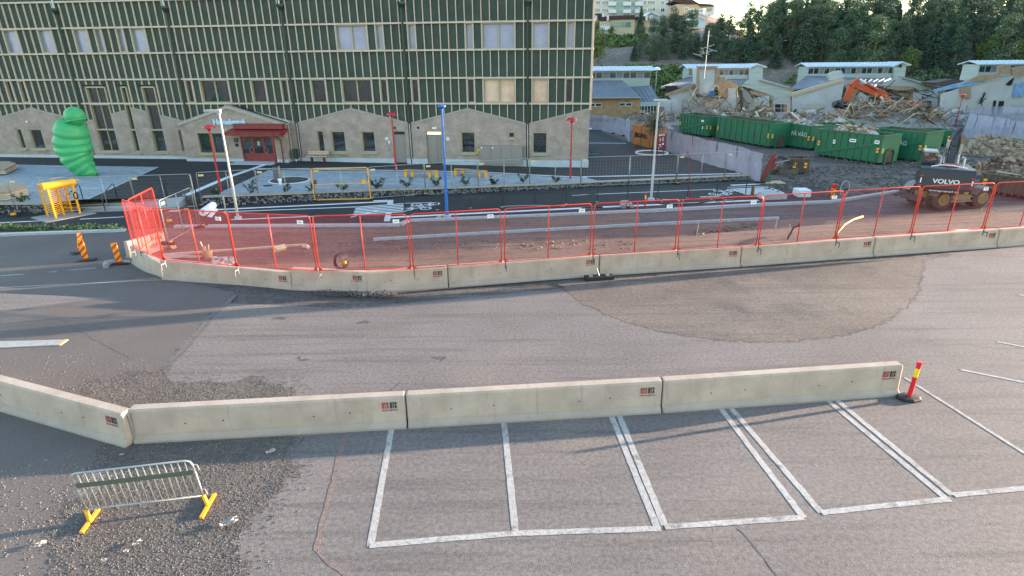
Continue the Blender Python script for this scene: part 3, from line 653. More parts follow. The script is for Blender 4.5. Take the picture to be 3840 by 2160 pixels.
DOORS = [gwin((X2(862), X2(880)), (X2(968), X2(985)), 1130/2.3, 1388/2.3, 'd'), gwin((X2(1148), X2(1162)), (X2(1283), X2(1290)), 1130/2.3, 1388/2.3, 'D')]
holes += [g[:4] for g in GW]+[(d[0], d[1], -1, d[3]) for d in DOORS]
EX0, EX1 = FU(700, 590, -3)[0], FU(1080, 590, -3)[0]
def wall_mesh(x0, x1, zb, top, hs, y0, y1):
    m_ = MB(); cuts = sorted({x0, x1}|{round(c, 4) for h in hs for c in h[:2] if x0 < c < x1}|{p-HW for p in PIPES+[XP0+9.873] if x0 < p-HW < x1})
    for a, b in zip(cuts, cuts[1:]):
        mid = (a+b)/2; hz = sorted((h[2], h[3]) for h in hs if h[0] < mid < h[1]); z = zb; ta, tb = top(a), top(b)
        for h0, h1 in hz:
            if h0 > z: m_.prism([(a, y0, z), (b, y0, z), (b, y0, h0), (a, y0, h0)], (0, y1-y0, 0))
            z = max(z, h1)
        if z < min(ta, tb): m_.prism([(a, y0, z), (b, y0, z), (b, y0, tb), (a, y0, ta)], (0, y1-y0, 0))
    return m_
mods = [(max(bayx(-75), p-9.873), p) for p in PIPES]+[(XP0, XR+.05)]
for a, b in mods:
    aa, bb = a+.13, (b-.13 if b < XR else b)
    part('brick_gable', wall_mesh(aa, bb, HPZ, gable, [h for h in holes if h[1] > aa and h[0] < bb], -.16, .30), MT['brick'], bld)
    m_ = MB(); mid = max(aa, min(bb, b-HW if b in PIPES else XP0+HW))
    cap = []
    for p, q in ((aa, mid), (mid, bb)):
        if q-p < .2: continue
        cs = [p]+sorted(c for h in TALL for c in h[:2] if p < c < q)+[q]
        for u, v in zip(cs, cs[1:]):
            if any(h[0]-.01 < (u+v)/2 < h[1]+.01 for h in TALL): continue
            m_.prism([(u, -.20, gable(u)), (v, -.20, gable(v)), (v, -.20, gable(v)+.10), (u, -.20, gable(u)+.10)], (0, .25, 0))
    part('coping', m_, MT['coping'], bld)
    m_ = MB(); dd = [d for d in DOORS if aa < d[0] < bb]; xs = [aa-.1]+[c for d in dd for c in (d[0], d[1])]+[bb+.05]
    for u, v in zip(xs[::2], xs[1::2]): m_.b2((u, -.19, -.8), (v, .3, HPZ))
    part('plinth', m_, MT['plinth'], bld)
# end wall on the right
m_ = MB(); m_.b2((XR-.1, .31, -.8), (XR+.05, 14, 15)); part('end_wall', m_, MT['brick'], bld)
m_ = MB(); m_.b2((XR+.02, -.18, gable(XR)+.1), (XR+.11, .1, 15)); part('corner_post', m_, MT['batten'], bld)
m_ = MB()
for k in range(20): m_.b2((XR+.06, .4+k*BAY, 4.2), (XR+.17, .46+k*BAY, 15))
for z in ZB: m_.b2((XR+.06, .15, z-.07), (XR+.2, 14, z+.05))
part('end_battens', m_, MT['batten'], bld, kind='stuff')
lit = mat('lit_transom', (.8, .5, .3), .3, emit=((1, .6, .35), .35))
for (a, b, z0, z1, k) in GW:
    f = MB(); t = .06 if k == 'n' else .09; y0, y1 = -.04, .28
    f.b2((a, -.10, z0), (a+t, y1, z1)); f.b2((b-t, -.10, z0), (b, y1, z1)); f.b2((a+t, -.10, z0), (b-t, y1, z0+t)); f.b2((a+t, -.10, z1-t), (b-t, y1, z1))
    o = part('window', f, MT['wframe'], bld)
    m_ = MB(); m_.b2((a+t, .08, z0+t), (b-t, .1, z1-t)); sub('pane', m_, MT['glass_dark'], o)
    if k == 'w': m_ = MB(); m_.b2((a-.07, -.30, z0-.14), (b+.07, -.1, z0-.005)); sub('sill', m_, MT['wframe'], o)
for (a, b, z0, z1, k) in DOORS:
    zt = z1-.33; d = MB()
    d.b2((a, .0, -.1), (b, .06, zt))
    o = part('door', d, MT['greybrown'], bld)
    m_ = MB(); m_.b2((a, -.02, zt), (b, .06, zt+.05)); m_.b2((a, -.02, z1-.06), (b, .06, z1)); m_.b2((a, -.03, -.1), (a+.06, .0, z1)); m_.b2((b-.06, -.03, -.1), (b, .0, z1))
    if k == 'D': m_.b2((b-.35*(b-a), -.03, -.1), (b-.35*(b-a)+.02, -.0, zt))
    sub('door_frame', m_, MT['greybrown'], o)
    m_ = MB(); m_.b2((a+.06, .02, zt+.05), (b-.06, .04, z1-.06)); sub('transom_pane', m_, lit if k == 'D' else MT['glass_dark'], o)
    m_ = MB(); m_.bar((b-.22, -.06, .95), (b-.10, -.06, .95), .03); m_.bar((b-.1, .0, .95), (b-.1, -.06, .95), .03); sub('handle', m_, MT['galv'], o)
# downpipes with hoppers
for p in PIPES:
    m_ = MB(); m_.tube([(p, -.22, 11.7), (p, -.22, VLZ+.05)], .075, 10); o = part('downpipe', m_, MT['pipe'], bld)
    h = MB(); h.lathe((p, -.24, 11.65), [(.09, 0), (.10, .12), (.26, .42), (.28, .46), (.28, .62)], 4); sub('hopper', h, MT['pipe'], o)
    h = MB(); h.tube([(p, -.16, VLZ+.05), (p, -.16, .25)], .06, 10); sub('lower_pipe', h, MT['galv'], o)
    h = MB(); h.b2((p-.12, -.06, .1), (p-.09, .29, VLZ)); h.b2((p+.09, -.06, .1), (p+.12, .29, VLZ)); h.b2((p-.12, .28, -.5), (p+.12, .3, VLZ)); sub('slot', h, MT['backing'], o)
    h = MB(); h.b2((p-.13, -.17, 11.9), (p-.08, .0, 12.9)); sub('outlet_edge', h, MT['white'], o)
# meter cabinet
ca, cz1 = FU(X2(1612), 1258/2.3, -.55); cb, cz0 = FU(X2(1975), 1420/2.3, -.55)
def world_thing_on_facade(name, label, cat, x, y, z): return thing(name, label, cat, FW_(x, y, z), TH)
t_ = world_thing_on_facade('meter_cabinet', 'wide grey-brown metal cabinet with four doors against the brick wall', 'cabinet', ca, -.19, cz0)
m_ = MB(); m_.b2((0, -.36, 0), (cb-ca, 0, cz1-cz0)); part('body', m_, MT['greybrown'], t_)
W4 = (cb-ca)/4; zl = (cz1-cz0)*.34
for k in range(4):
    m_ = MB(); m_.b2((W4*k+.02, -.385, zl), (W4*(k+1)-.02, -.362, cz1-cz0-.06)); part('door', m_, MT['greybrown'], t_)
m_ = MB(); m_.b2((.02, -.385, .0), (cb-ca-.02, -.362, zl-.03)); part('lower_panel', m_, MT['greybrown'], t_)
for k in (0.04, 1.12): m_ = MB(); m_.b2((W4*k, -.39, cz1-cz0-.2), (W4*k+.12, -.386, cz1-cz0-.09)); part('sticker', m_, MT['white'], t_)
# small wall things
def wallbit(name, label, cat, px, py, w_, h_, m, d=.05, y=-.17, shape='b', group=None):
    x, z = FU(px, py, y); m_ = MB()
    if shape == 'b': m_.b2((-w_/2, -d, 0), (w_/2, 0, h_))
    else: m_.lathe((0, 0, h_/2), [(w_/2, 0), (w_/2, d), (w_*.35, d+.04)], 16, ax=(0, -1, 0))
    o = link(name, m_.mesh(name, m), loc=FW_(x, y, z-h_/2)); o.rotation_euler = (0, 0, TH); return tag(o, label, cat, group)
lampm = mat('wall_lamp_glass', (.55, .60, .66), .3)
C3 = lambda x, y: (1400+x/2.995, 380+y/2.995)
wallbit('wall_lamp', 'round pale wall lamp left of the single grey-brown door', 'lamp', *C3(152, 422), .32, .32, lampm, shape='r')
wallbit('wall_lamp', 'round pale wall lamp right of the double grey-brown door', 'lamp', *C3(838, 424), .34, .34, lampm, shape='r')
wallbit('door_sign', 'small white sign above the double grey-brown door', 'sign', *C3(685, 300), .36, .16, MT['white'])
o = wallbit('warning_sign', 'yellow warning sign beside the meter cabinet', 'sign', *C3(1187, 560), .26, .34, mat('sign_yellow', (.75, .62, .02), .5))
m_ = MB(); m_.prism([(-.08, -.055, .17), (.08, -.055, .17), (0, -.055, .29)], (0, -.004, 0)); m_.b2((-.09, -.058, .05), (.09, -.052, .12)); sub('symbol', m_, MT['black'], o)
for px, g in (((240, 298)), 0), (((503, 296)), 1):
    wallbit('wall_vent', ['round dark vent hole above the single grey-brown door', 'round dark vent hole left of the sign above the double door'][g], 'vent', *C3(*px), .2, .2, MT['black'], d=.01, shape='r')
wallbit('wall_socket', 'small pale box low on the wall left of the single door', 'box', *C3(160, 530), .2, .25, MT['galv'])
wallbit('intercom', 'tiny pale entry panel under the round lamp left of the single door', 'intercom', *C3(178, 458), .14, .2, MT['white'])
wallbit('wall_lamp', 'small white globe lamp on the leftmost brick gable', 'lamp', 237/2.3373, 1067/2.3373, .2, .2, MT['white'], shape='r')
# ---------- entrance block ----------
ZG = 0.
fl = G(708, 603, 0.); fr = G(1076, 610, 0.)
yl = (fl-FA).dot(FN); yr = (fr-FA).dot(FN); YE = (yl+yr)/2
print('ENTR', YE, (fl-FA).dot(FE), (fr-FA).dot(FE))
EA = (fl-FA).dot(FE); EB = (fr-FA).dot(FE)
def FE_(px, py): return FU(px, py, YE)
ez = (FE_(677, 468)[1]+FE_(1065, 464)[1])/2; az = FE_(856, 400)[1]; EM = (EA+EB)/2
def etop(x): return az+(ez-az)*abs(x-EM)/((EB-EA)/2)
C4 = lambda x, y: (620+x/2.995, 380+y/2.995)
wx0 = FE_(*C4(345, 345)); wx1 = FE_(*C4(720, 600)); 
dx0 = FE_(*C4(850, 400)); dx1 = FE_(*C4(1240, 690))
wa, wb = FE_(*C4(360, 450))[0], FE_(*C4(690, 450))[0]; wz1, wz0 = FE_(*C4(500, 345))[1], FE_(*C4(500, 590))[1]
da, db = FE_(*C4(858, 540))[0], FE_(*C4(1235, 540))[0]; dz1 = FE_(*C4(1000, 395))[1]
hs = [(wa, wb, wz0, wz1), (da, db, -1, dz1)]
m_ = MB(); cuts = sorted({EA, EB, EM, wa, wb, da, db})
for a, b in zip(cuts, cuts[1:]):
    z = HPZ; mid = (a+b)/2
    for h in hs:
        if h[0] < mid < h[1]:
            if h[2] > z: m_.prism([(a, YE, z), (b, YE, z), (b, YE, h[2]), (a, YE, h[2])], (0, .35, 0))
            z = h[3]
    m_.prism([(a, YE, z), (b, YE, z), (b, YE, etop(b)), (a, YE, etop(a))], (0, .35, 0))
m_.b2((EA, YE+.35, HPZ), (EA+.35, -.16, ez)); m_.b2((EB-.35, YE+.35, HPZ), (EB, -.16, ez))
part('entrance_wall', m_, MT['brick'], bld)
m_ = MB(); m_.b2((EA-.03, YE-.03, -.4), (da, YE+.3, HPZ)); m_.b2((db, YE-.03, -.4), (EB+.03, YE+.3, HPZ)); m_.b2((EA-.03, YE+.3, -.4), (EA+.3, -.2, HPZ)); m_.b2((EB-.3, YE+.3, -.4), (EB+.03, -.2, HPZ)); part('entrance_plinth', m_, MT['plinth'], bld)
roofm = mat('dark_roofing_felt', (.012, .014, .016), .45)
for sx in (-1, 1):
    xe = EA if sx < 0 else EB
    m_ = MB(); m_.prism([(EM, YE+.345, az+.10), (xe+sx*.05, YE+.345, ez+.08), (xe+sx*.05, YE+.345, ez-.12), (EM, YE+.345, az-.1)], (0, -YE-.56, 0)); part('entrance_roof', m_, roofm, bld)
    m_ = MB(); m_.prism([(EM, YE-.08, az+.12), (xe+sx*.15, YE-.08, ez+.10), (xe+sx*.15, YE-.08, ez-.16), (EM, YE-.08, az-.14)], (0, .42, 0)); part('gable_fascia', m_, MT['coping'], bld)
    zu, ze = FU(*C4(825, 50), -.3)[1], FU(*C4(1420, 218), -.3)[1]; m_ = MB(); m_.prism([(EM, -.30, zu), (xe+sx*.1, -.30, ze), (xe+sx*.1, -.30, ze-.2), (EM, -.30, zu-.2)], (0, .1, 0)); part('roof_upstand', m_, MT['ledge'], bld)
    m_ = MB(); m_.prism([(EM, -.27, zu-.2), (xe+sx*.1, -.27, ze-.2), (xe+sx*.1, -.27, ez-.1), (EM, -.27, az-.1)], (0, .06, 0)); part('roof_flashing', m_, roofm, bld)
m_ = MB(); m_.bar((EB+.1, YE+.1, ez+.0), (EB+.1, -.2, ez+.0), .14, .12); m_.tube([(EB+.12, -.5, ez), (EB+.12, -.5, 1.0), (EB+.12, -.5, .1)], .06, 8); part('gutter', m_, MT['coping'], bld)
f = MB(); t = .1; a, b, z0, z1 = wa, wb, wz0, wz1
f.b2((a, YE-.02, z0), (a+t, YE+.3, z1)); f.b2((b-t, YE-.02, z0), (b, YE+.3, z1)); f.b2((a+t, YE-.02, z0), (b-t, YE+.3, z0+t)); f.b2((a+t, YE-.02, z1-t), (b-t, YE+.3, z1)); f.b2(((a+b)/2-.06, YE-.0, z0+t), ((a+b)/2+.06, YE+.3, z1-t))
o = part('window', f, MT['wframe'], bld)
for c0, c1 in ((a+t, (a+b)/2-.06), ((a+b)/2+.06, b-t)): m_ = MB(); m_.b2((c0, YE+.2, z0+t), (c1, YE+.22, z1-t)); sub('pane', m_, MT['glass_dark'], o)
m_ = MB(); m_.b2((a-.08, YE-.14, z0-.12), (b+.08, YE-.0, z0)); sub('sill', m_, MT['wframe'], o)
# entrance doors: three glazed leaves
dw = (db-da)/3; zm = dz1*.34
back = MB(); back.b2((da, YE+.34, -.1), (db, YE+.36, dz1)); part('lobby_dark', back, MT['backing'], bld)
for k in range(3):
    a, b = da+dw*k, da+dw*(k+1); f = MB()
    f.b2((a, YE+.1, 0), (a+.12, YE+.18, dz1)); f.b2((b-.12, YE+.1, 0), (b, YE+.18, dz1)); f.b2((a+.12, YE+.1, 0), (b-.12, YE+.18, zm)); f.b2((a+.12, YE+.1, dz1-.12), (b-.12, YE+.18, dz1))
    o = part('entrance_door', f, MT['darkred'], bld)
    m_ = MB(); m_.b2((a+.12, YE+.13, zm), (b-.12, YE+.15, dz1-.12)); sub('pane', m_, MT['glass_dark'], o)
    if k != 1:
        m_ = MB(); cx_ = b-.06 if k == 0 else a+.06; sg = -1 if k == 0 else 1
        m_.tube([(cx_, YE+.05, zm+.55), (cx_+sg*.22, YE+.05, zm+.42), (cx_+sg*.26, YE+.05, zm+.27), (cx_+sg*.22, YE+.05, zm+.12), (cx_, YE+.05, zm)], .02, 6); sub('handle', m_, MT['galv'], o)
    else: m_ = MB(); m_.b2((a+.45, YE+.11, dz1-.75), (a+.62, YE+.125, dz1-.4)); sub('notice', m_, mat('cream_paper', (.6, .55, .35), .7), o)
# canopy
kp, kq = FU(*C4(655, 350), YE-1.1), FU(*C4(1300, 350), YE-1.1)
cz0_ = FU(*C4(900, 388), YE-1.1)[1]; cz1_ = FU(*C4(900, 325), YE-1.1)[1]
m_ = MB(); m_.b2((kp[0], YE-1.1, cz0_), (kq[0]-.2, YE, cz0_+.22)); m_.prism([(kp[0]+.1, YE-1.15, cz0_+.22), (kp[0]+.1, YE, cz0_+.22), (kp[0]+.1, YE, cz0_+.5), (kp[0]+.1, YE-1.15, cz0_+.3)], (kq[0]-kp[0]-.1, 0, 0))
o = part('canopy', m_, MT['darkred'], bld)
m_ = MB(); m_.b2((kp[0]+.55, YE-.5, cz0_+.5), (kq[0]-.15, YE, cz0_+.85)); m_.b2((kp[0]+.5, YE-.55, cz0_+.85), (kq[0]-.1, YE, cz0_+.9)); sub('canopy_box', m_, MT['darkred'], o)
for px in (690, 1232):
    x = FU(*C4(px, 600), YE-1.0)[0]; m_ = MB(); m_.b2((x-.08, YE-1.08, -.05), (x+.08, YE-.92, cz0_)); sub('canopy_post', m_, MT['darkred'], o)
m_ = MB(); x = FU(*C4(1315, 600), YE-.15)[0]; m_.tube([(x-.1, YE-1.2, cz0_+.35), (x+.02, YE-.8, cz0_-.1), (x, YE-.12, cz0_-.45), (x, YE-.12, .0)], .055, 8); sub('downpipe', m_, MT['darkred'], o)
m_ = MB(); m_.b2((da-.5, YE-1.5, 0), (db+.3, YE+.1, .05)); part('doorstep', m_, MT['plinth'], bld)
# lettering
def text_mesh(s, size, ext=.01, space=1.0):
    cu = bpy.data.curves.new('txt', 'FONT'); cu.body = s; cu.size = size; cu.extrude = ext; cu.space_character = space; cu.resolution_u = 3
    cu.align_x = 'CENTER'; cu.align_y = 'CENTER'
    o = bpy.data.objects.new('txt', cu); C.objects.link(o); dg = bpy.context.evaluated_depsgraph_get(); dg.update()
    me = bpy.data.meshes.new_from_object(o.evaluated_get(dg)); bpy.data.objects.remove(o); bpy.data.curves.remove(cu); me.name = 'lettering'
    return me
def put_text(name, s, size, m, parent, M4, ext=.01, bold=0, sx=1.0, space=1.0, kind=None, width=None, label=None):
    me = text_mesh(s, size, ext, space)
    if bold:
        bm = bmesh.new(); bm.from_mesh(me); bmesh.ops.recalc_face_normals(bm, faces=bm.faces); bm.normal_update()
        for v in bm.verts: pass
        bm.free()
    if width:
        xs = [v.co.x for v in me.vertices]; sx = width/(max(xs)-min(xs))
    me.transform(Matrix.Diagonal((sx, 1, 1, 1))); 
    if bold:
        me2 = me.copy(); bm = bmesh.new(); bm.from_mesh(me)
        for dx, dz in ((bold, 0), (-bold, 0), (0, bold), (0, -bold)):
            mm = me2.copy(); mm.transform(Matrix.Translation((dx, dz, .0015*(1+abs(dx)*100+dz*30)))); bm.from_mesh(mm)
        bm.to_mesh(me); bm.free()
    me.transform(M4); me.materials.clear(); me.materials.append(m)
    return link(name, me, parent, label=label)
RX = Matrix.Rotation(rad(90), 4, 'X')
la, lz = FE_(*C4(550, 232)); lb, _ = FE_(*C4(900, 232))
put_text('lettering', 'Huvudentré', .62, mat('letter_blue', (.50, .68, .88), .4), bld, Matrix.Translation(((la+lb)/2, YE-.1, lz)) @ RX, ext=.04, bold=.03, width=lb-la)
na, nz_ = FE_(*C4(792, 437)); put_text('lettering', '10', .48, MT['black'], bld, Matrix.Translation((na, YE-.03, nz_)) @ RX, ext=.015, bold=.01)
m_ = MB(); x, z = FE_(*C4(803, 482)); m_.b2((x-.14, YE-.03, z-.2), (x+.14, YE, z+.05)); m_.bar((x-.15, YE-.02, z+.13), (x+.1, YE-.02, z+.2), .03); m_.bar((na-.2, YE-.02, nz_+.35), (na+.05, YE-.02, nz_+.5), .04); part('door_symbol', m_, MT['black'], bld)
# ================= BARRIERS, RED FENCE, FOREGROUND =================
BH = .80
logo_red, logo_blk = mat('logo_red', (.35, .03, .03), .7, col2=(.38, .20, .16), scale=18, mixpos=(.5, .75)), mat('logo_black', (.03, .03, .035), .7, col2=(.3, .28, .25), scale=18, mixpos=(.55, .8))
hole_m = MT['black']
def barrier(p, q, label, logo=True, group='concrete barriers', seed=0):
    p = Vector((p.x, p.y, gz(p.x, p.y))); q = Vector((q.x, q.y, 0)); d = Vector((q.x-p.x, q.y-p.y, 0)); L = d.length-.04; rz = math.atan2(d.y, d.x)
    t_ = thing('concrete_barrier', label, 'barrier', p, rz, group)
    prof = [(0, .0), (0, .05), (.03, .09), (.09, .14), (.115, BH-.05), (.14, BH), (.34, BH), (.365, BH-.05), (.39, .14), (.45, .09), (.48, .05), (.48, 0)]
    bm = bmesh.new(); n = len(prof); rings = []
    for x in (0, .03, L/3, 2*L/3, L-.03, L):
        ins = .02 if x in (0, L) else 0
        rings.append([bm.verts.new((x, y+(ins if y < .24 else -ins), z-(ins if z > .7 else 0))) for y, z in prof])
    for a, b in zip(rings, rings[1:]):
        for i in range(n): bm.faces.new((a[i], a[(i+1) % n], b[(i+1) % n], b[i]))
    bm.faces.new(rings[0][::-1]); bm.faces.new(rings[-1]); bmesh.ops.recalc_face_normals(bm, faces=bm.faces)
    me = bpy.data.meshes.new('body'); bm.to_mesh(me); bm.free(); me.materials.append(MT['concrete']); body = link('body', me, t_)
    rr = random.Random(seed); m_ = MB()
    for f in ((.18, .5), (.32, .53), (.66, .5), (.80, .55)): m_.lathe((L*f[0]+rr.uniform(-.1, .1), .108, BH*f[1]), [(.018, 0), (.018, .012)], 8, ax=(0, -1, 0))
    part('bolt_holes', m_, hole_m, t_, kind='stuff')
    if logo:
        T = Matrix.Translation((L-.34, .098, BH*.73)) @ Matrix.Diagonal((.85, 1, .85, 1)) @ Matrix.Rotation(rad(88), 4, 'X')
        for i, (mm) in enumerate((logo_red, logo_blk)):
            m_ = MB(); x0 = -.20+i*.21
            m_.b2((x0, -.09, 0), (x0+.05, .09, .004)); m_.b2((x0+.07, .03, 0), (x0+.10, .09, .004)); m_.b2((x0+.07, -.01, 0), (x0+.10, .02, .004)); m_.b2((x0+.12, .02, 0), (x0+.17, .09, .004)); m_.b2((x0+.12, -.09, 0), (x0+.17, .0, .004)); m_.b2((x0+.07, -.09, 0), (x0+.095, -.03, .004))
            me = m_.mesh('logo', mm); me.transform(T); link('logo', me, body)
        put_text('lettering', 'ROAD RENTAL', .06, logo_red, body, Matrix.Translation((L-.34, .089, BH*.73-.125)) @ Matrix.Rotation(rad(88), 4, 'X'), ext=.002, width=.36)
    m_ = MB(); m_.bar((L+.01, .24, .15), (L+.01, .24, BH-.08), .04, .06); part('coupling', m_, MT['galv'], t_)
    return t_
D = lambda x, y: (x*S, y*S)
near = [(335, 1118), (1027, 1079), (1668, 1040), (2268, 996)]
nl = ['near concrete barrier with the left end at the corner, faded loading logo at its right', 'near concrete barrier in the middle of the front row, above the parking bays', 'near concrete barrier at the right end of the front row, beside the red marker post']
nl[0] = 'near concrete barrier of the front row, directly right of the corner joint'
for i in range(3): barrier(G(*D(*near[i])), G(*D(*near[i+1])), nl[i], group='near concrete barriers', seed=i)
a = G(*D(318, 1129)); b = G(*D(0, 1036)); v = (b-a).normalized()*6
barrier(a+v, a, 'near concrete barrier slanting out of the frame at the left, beige face', group='near concrete barriers', seed=7)
far = [(605, 1050), (1093, 1089), (1380, 1104), (1685, 1080), (2251, 1036), (2781, 1001), (3279, 963), (3743, 929), (4200, 893)]
fl_ = ['first barrier right of the corner under the red fence, long', 'short barrier with gravel heaped at its foot, left one of two short ones', 'short barrier just right of the lowest point of the far row', 'far barrier with the black rubber foot at its right end', 'far barrier under the red fence above the left edge of the gravel patch', 'far barrier under the red fence above the middle of the gravel patch', 'far barrier whose right end passes the gravel patch edge', 'far barrier cut off by the right frame edge']
for i in range(8):
    p_, q_ = G(*far[i]), G(*far[i+1])
    if i == 7: q_ = p_+(q_-p_).normalized()*6
    barrier(p_, q_, 'concrete '+fl_[i], group='far concrete barriers under the red fence', seed=20+i)
c0, c1 = G(490, 987), G(600, 1043)
barrier(c0, c1, 'concrete barrier end piece turned back at the left corner, face in shade', group='far concrete barriers under the red fence', logo=False, seed=40)
e1 = G(637, 929); e0 = G(498, 972); dd = (e0-e1).normalized(); 
barrier(e0, e1, 'sunlit pale barrier running back behind the corner under the bright red panel', group='far concrete barriers under the red fence', logo=True, seed=41)
# red fence panels: tube frame, mid post, welded wires
FHT = 2.0
def frame_pts(L, H, r=.14, z0=0.):
    pts = [(0, 0, z0)]
    for (cx, cz, a0) in ((r, z0+H-r, 180), (L-r, z0+H-r, 90)):
        for j in range(4):
            a = rad(a0-30*j); pts.append((cx+r*math.cos(a), 0, cz+r*math.sin(a)))
    pts.append((L, 0, z0)); return pts
def make_panel_meshes(L, H, m, wire=.0035, pitch=.042, hp=.30, mm=None):
    R_ = {}
    f = MB(); f.tube(frame_pts(L, H), .021, 8); f.tube([(0, 0, .02), (L, 0, .02)], .018, 6); R_['frame'] = f.mesh('frame', m, True)
    f = MB(); f.tube([(L/2, 0, .02), (L/2, 0, H-.02)], .021, 8); R_['post'] = f.mesh('middle_post', m, True)
    f = MB(); n = int(L/pitch)
    for i in range(1, n):
        x = L*i/n; f.b2((x-wire/2, -wire/2, .02), (x+wire/2, wire/2, H-.02))
    nz_ = int(H/hp)
    for i in range(1, nz_): z = H*i/nz_; f.b2((.02, -wire*1.5, z-wire/2), (L-.02, -wire/2, z+wire/2))
    R_['wire'] = f.mesh('wire_mesh', mm or m)
    f = MB()
    for x, s_ in ((0, 1), (L, -1)): f.prism([(x, -.006, .02), (x+s_*.16, -.006, .02), (x, -.006, .18)], (0, .012, 0))
    R_['gusset'] = f.mesh('corner_plates', m)
    return R_
MT['wire_red'] = mat('wire_red', (.27, .012, .018), .7)
RP = make_panel_meshes(3.5, FHT, MT['fence_red'], wire=.0034, mm=MT['wire_red'])
tagm = MB(); tagm.b2((2.98, -.035, FHT-.30), (3.22, -.026, FHT-.17)); tagme = tagm.mesh('tag_plate', MT['white'])
tt = text_mesh('LMS', .085, .001); tt.transform(Matrix.Translation((3.1, -.037, FHT-.235)) @ RX); tt.materials.clear(); tt.materials.append(MT['black'])
def red_panel(p, q, label, z0, tagplate=True, foot=True, lean=0):
    d = Vector((q.x-p.x, q.y-p.y, 0)); L = d.length; rz = math.atan2(d.y, d.x)
    t_ = thing('red_fence_panel', label, 'fence panel', (p.x, p.y, z0), rz, 'red fence panels on the far barriers')
    if lean: t_.rotation_euler[0] = lean
    sc = L/3.52
    for nm, key in (('frame', 'frame'), ('middle_post', 'post'), ('wire_mesh', 'wire'), ('corner_plates', 'gusset')):
        o = link(nm, RP[key], t_); o.scale = (sc, 1, 1); o.location = (.01, 0, 0)
        if nm in ('wire_mesh', 'corner_plates'): o['kind'] = 'stuff'
    if tagplate:
        o = link('tag_plate', tagme, t_); o.scale = (sc, 1, 1); o2 = link('lettering', tt, o)
    if foot:
        m_ = MB(); m_.bar((.03, 0, -.28), (.03, 0, .02), .035); m_.bar((.03, 0, -.12), (.03, -.2, -.12), .03, .05); m_.bar((.03, -.2, -.10), (.03, -.2, -.32), .03, .02); part('bracket', m_, galvd, t_)
    return t_
Z0 = BH+.12
def FB(K, x, y): return G(*kx(K, x, y), Z0)
fpan = [(FB('L4', 1140, 745), FB('L4', 1845, 785), 'above the short barriers, with the bundled cable behind its right end', 1),
        (FB('L4', 1865, 785), FB('L14', 330, 770), 'in front of the black cable ring, densest mesh', 1),
        (FB('L14', 350, 768), FB('L14', 1125, 710), 'directly under the blue lamp pole', 1),
        (FB('L14', 1150, 708), FB('L14', 1900, 650), 'between the blue pole and the leaning red marker tube', 1),
        (FB('L14', 1920, 648), FB('L24', 235, 463), 'with the red marker tube rising behind it', 1),
        (FB('L24', 250, 463), FB('L24', 780, 433), 'in front of the first wooden stake', 1),
        (FB('L24', 790, 431), FB('L24', 1305, 388), 'in front of two stakes and the dark elbow pipe', 1),
        (FB('L24', 1315, 387), FB('L24', 1810, 350), 'with the bent yellow pipe behind it', 0),
        (FB('L24', 1820, 349), FB('L24', 2295, 320), 'in front of the wheels of the parked excavator', 1),
        (FB('L24', 2305, 319), FB('L24', 2780, 290), 'cut off by the right edge of the photo', 1)]
c_ = FB('L4', 500, 690)
red_panel(c_, fpan[0][0], 'red mesh fence panel right of the corner, above the first long barrier', Z0)
for p, q, l, tg in fpan: red_panel(p, q, 'red mesh fence panel '+l, Z0, tagplate=bool(tg))
pA = FB('L4', 238, 590)
red_panel(pA, c_, 'red mesh fence panel seen nearly edge on at the left corner', Z0, tagplate=False)
pB0, pB1 = FB('L4', 290, 600), FB('L4', 490, 455)
red_panel(pB0, pB1, 'bright sunlit red mesh fence panel running back from the left corner', Z0, tagplate=False)
# crowd barrier on loose gravel
Lf, Rf = G(*kx('B2', 500, 1055)), G(*kx('B2', 2110, 855))
T1, T2 = G(*kx('B2', 225, 425), 1.05), G(*kx('B2', 1870, 240), 1.05)
B1, B2_ = G(*kx('B2', 437, 912), .24), G(*kx('B2', 2035, 715), .24)
t_ = thing('crowd_barrier', 'galvanised crowd control barrier with yellow feet standing on the loose dark gravel', 'barrier', (Lf+Rf)/2)
U = (B2_-B1); V = ((T1-B1)+(T2-B2_))/2
P_ = lambda u, v: B1+U*u+V*v
r = .07
pts = [P_(0, 0), P_(0, .5), P_(0, .88), P_(.012, .96), P_(.04, 1), P_(.5, 1), P_(.95, 1), P_(.985, .96), P_(1, .86), P_(1, .5), P_(1, 0)]
m_ = MB(); m_.tube(pts, .019, 10); part('frame', m_, MT['galv'], t_, world=True, smooth=True)
m_ = MB(); m_.tube([P_(0, 0), P_(1, 0)], .017, 8); part('bottom_rail', m_, MT['galv'], t_, world=True, smooth=True)
for i in range(16):
    u = (i+1)/17; m_ = MB(); m_.tube([P_(u, 0), P_(u, 1)], .0085, 6); part('bar', m_, mat('zinc_bar', (.62, .60, .52), .4, .4) if i == 0 else bpy.data.materials['zinc_bar'], t_, world=True, smooth=True)
m_ = MB(); nrm = U.cross(V).normalized()*.012; m_.prism([P_(.015, .62)+nrm, P_(.985, .62)+nrm, P_(.985, .74)+nrm, P_(.015, .74)+nrm], nrm*.6); part('name_plate', m_, mat('grey_green_plate', (.085, .10, .08), .6), t_, world=True)
for v0, v1 in ((.70, .88), (.0, .18)):
    m_ = MB(); m_.tube([P_(1, v1), P_(1.035, v1-.02), P_(1.04, v0+.03), P_(1.03, v0)], .009, 6); part('hook', m_, MT['galv'], t_, world=True)
m_ = MB(); m_.tube([P_(.42, .36), P_(.49, .36)], .006, 6); part('tie', m_, MT['galv'], t_, world=True)
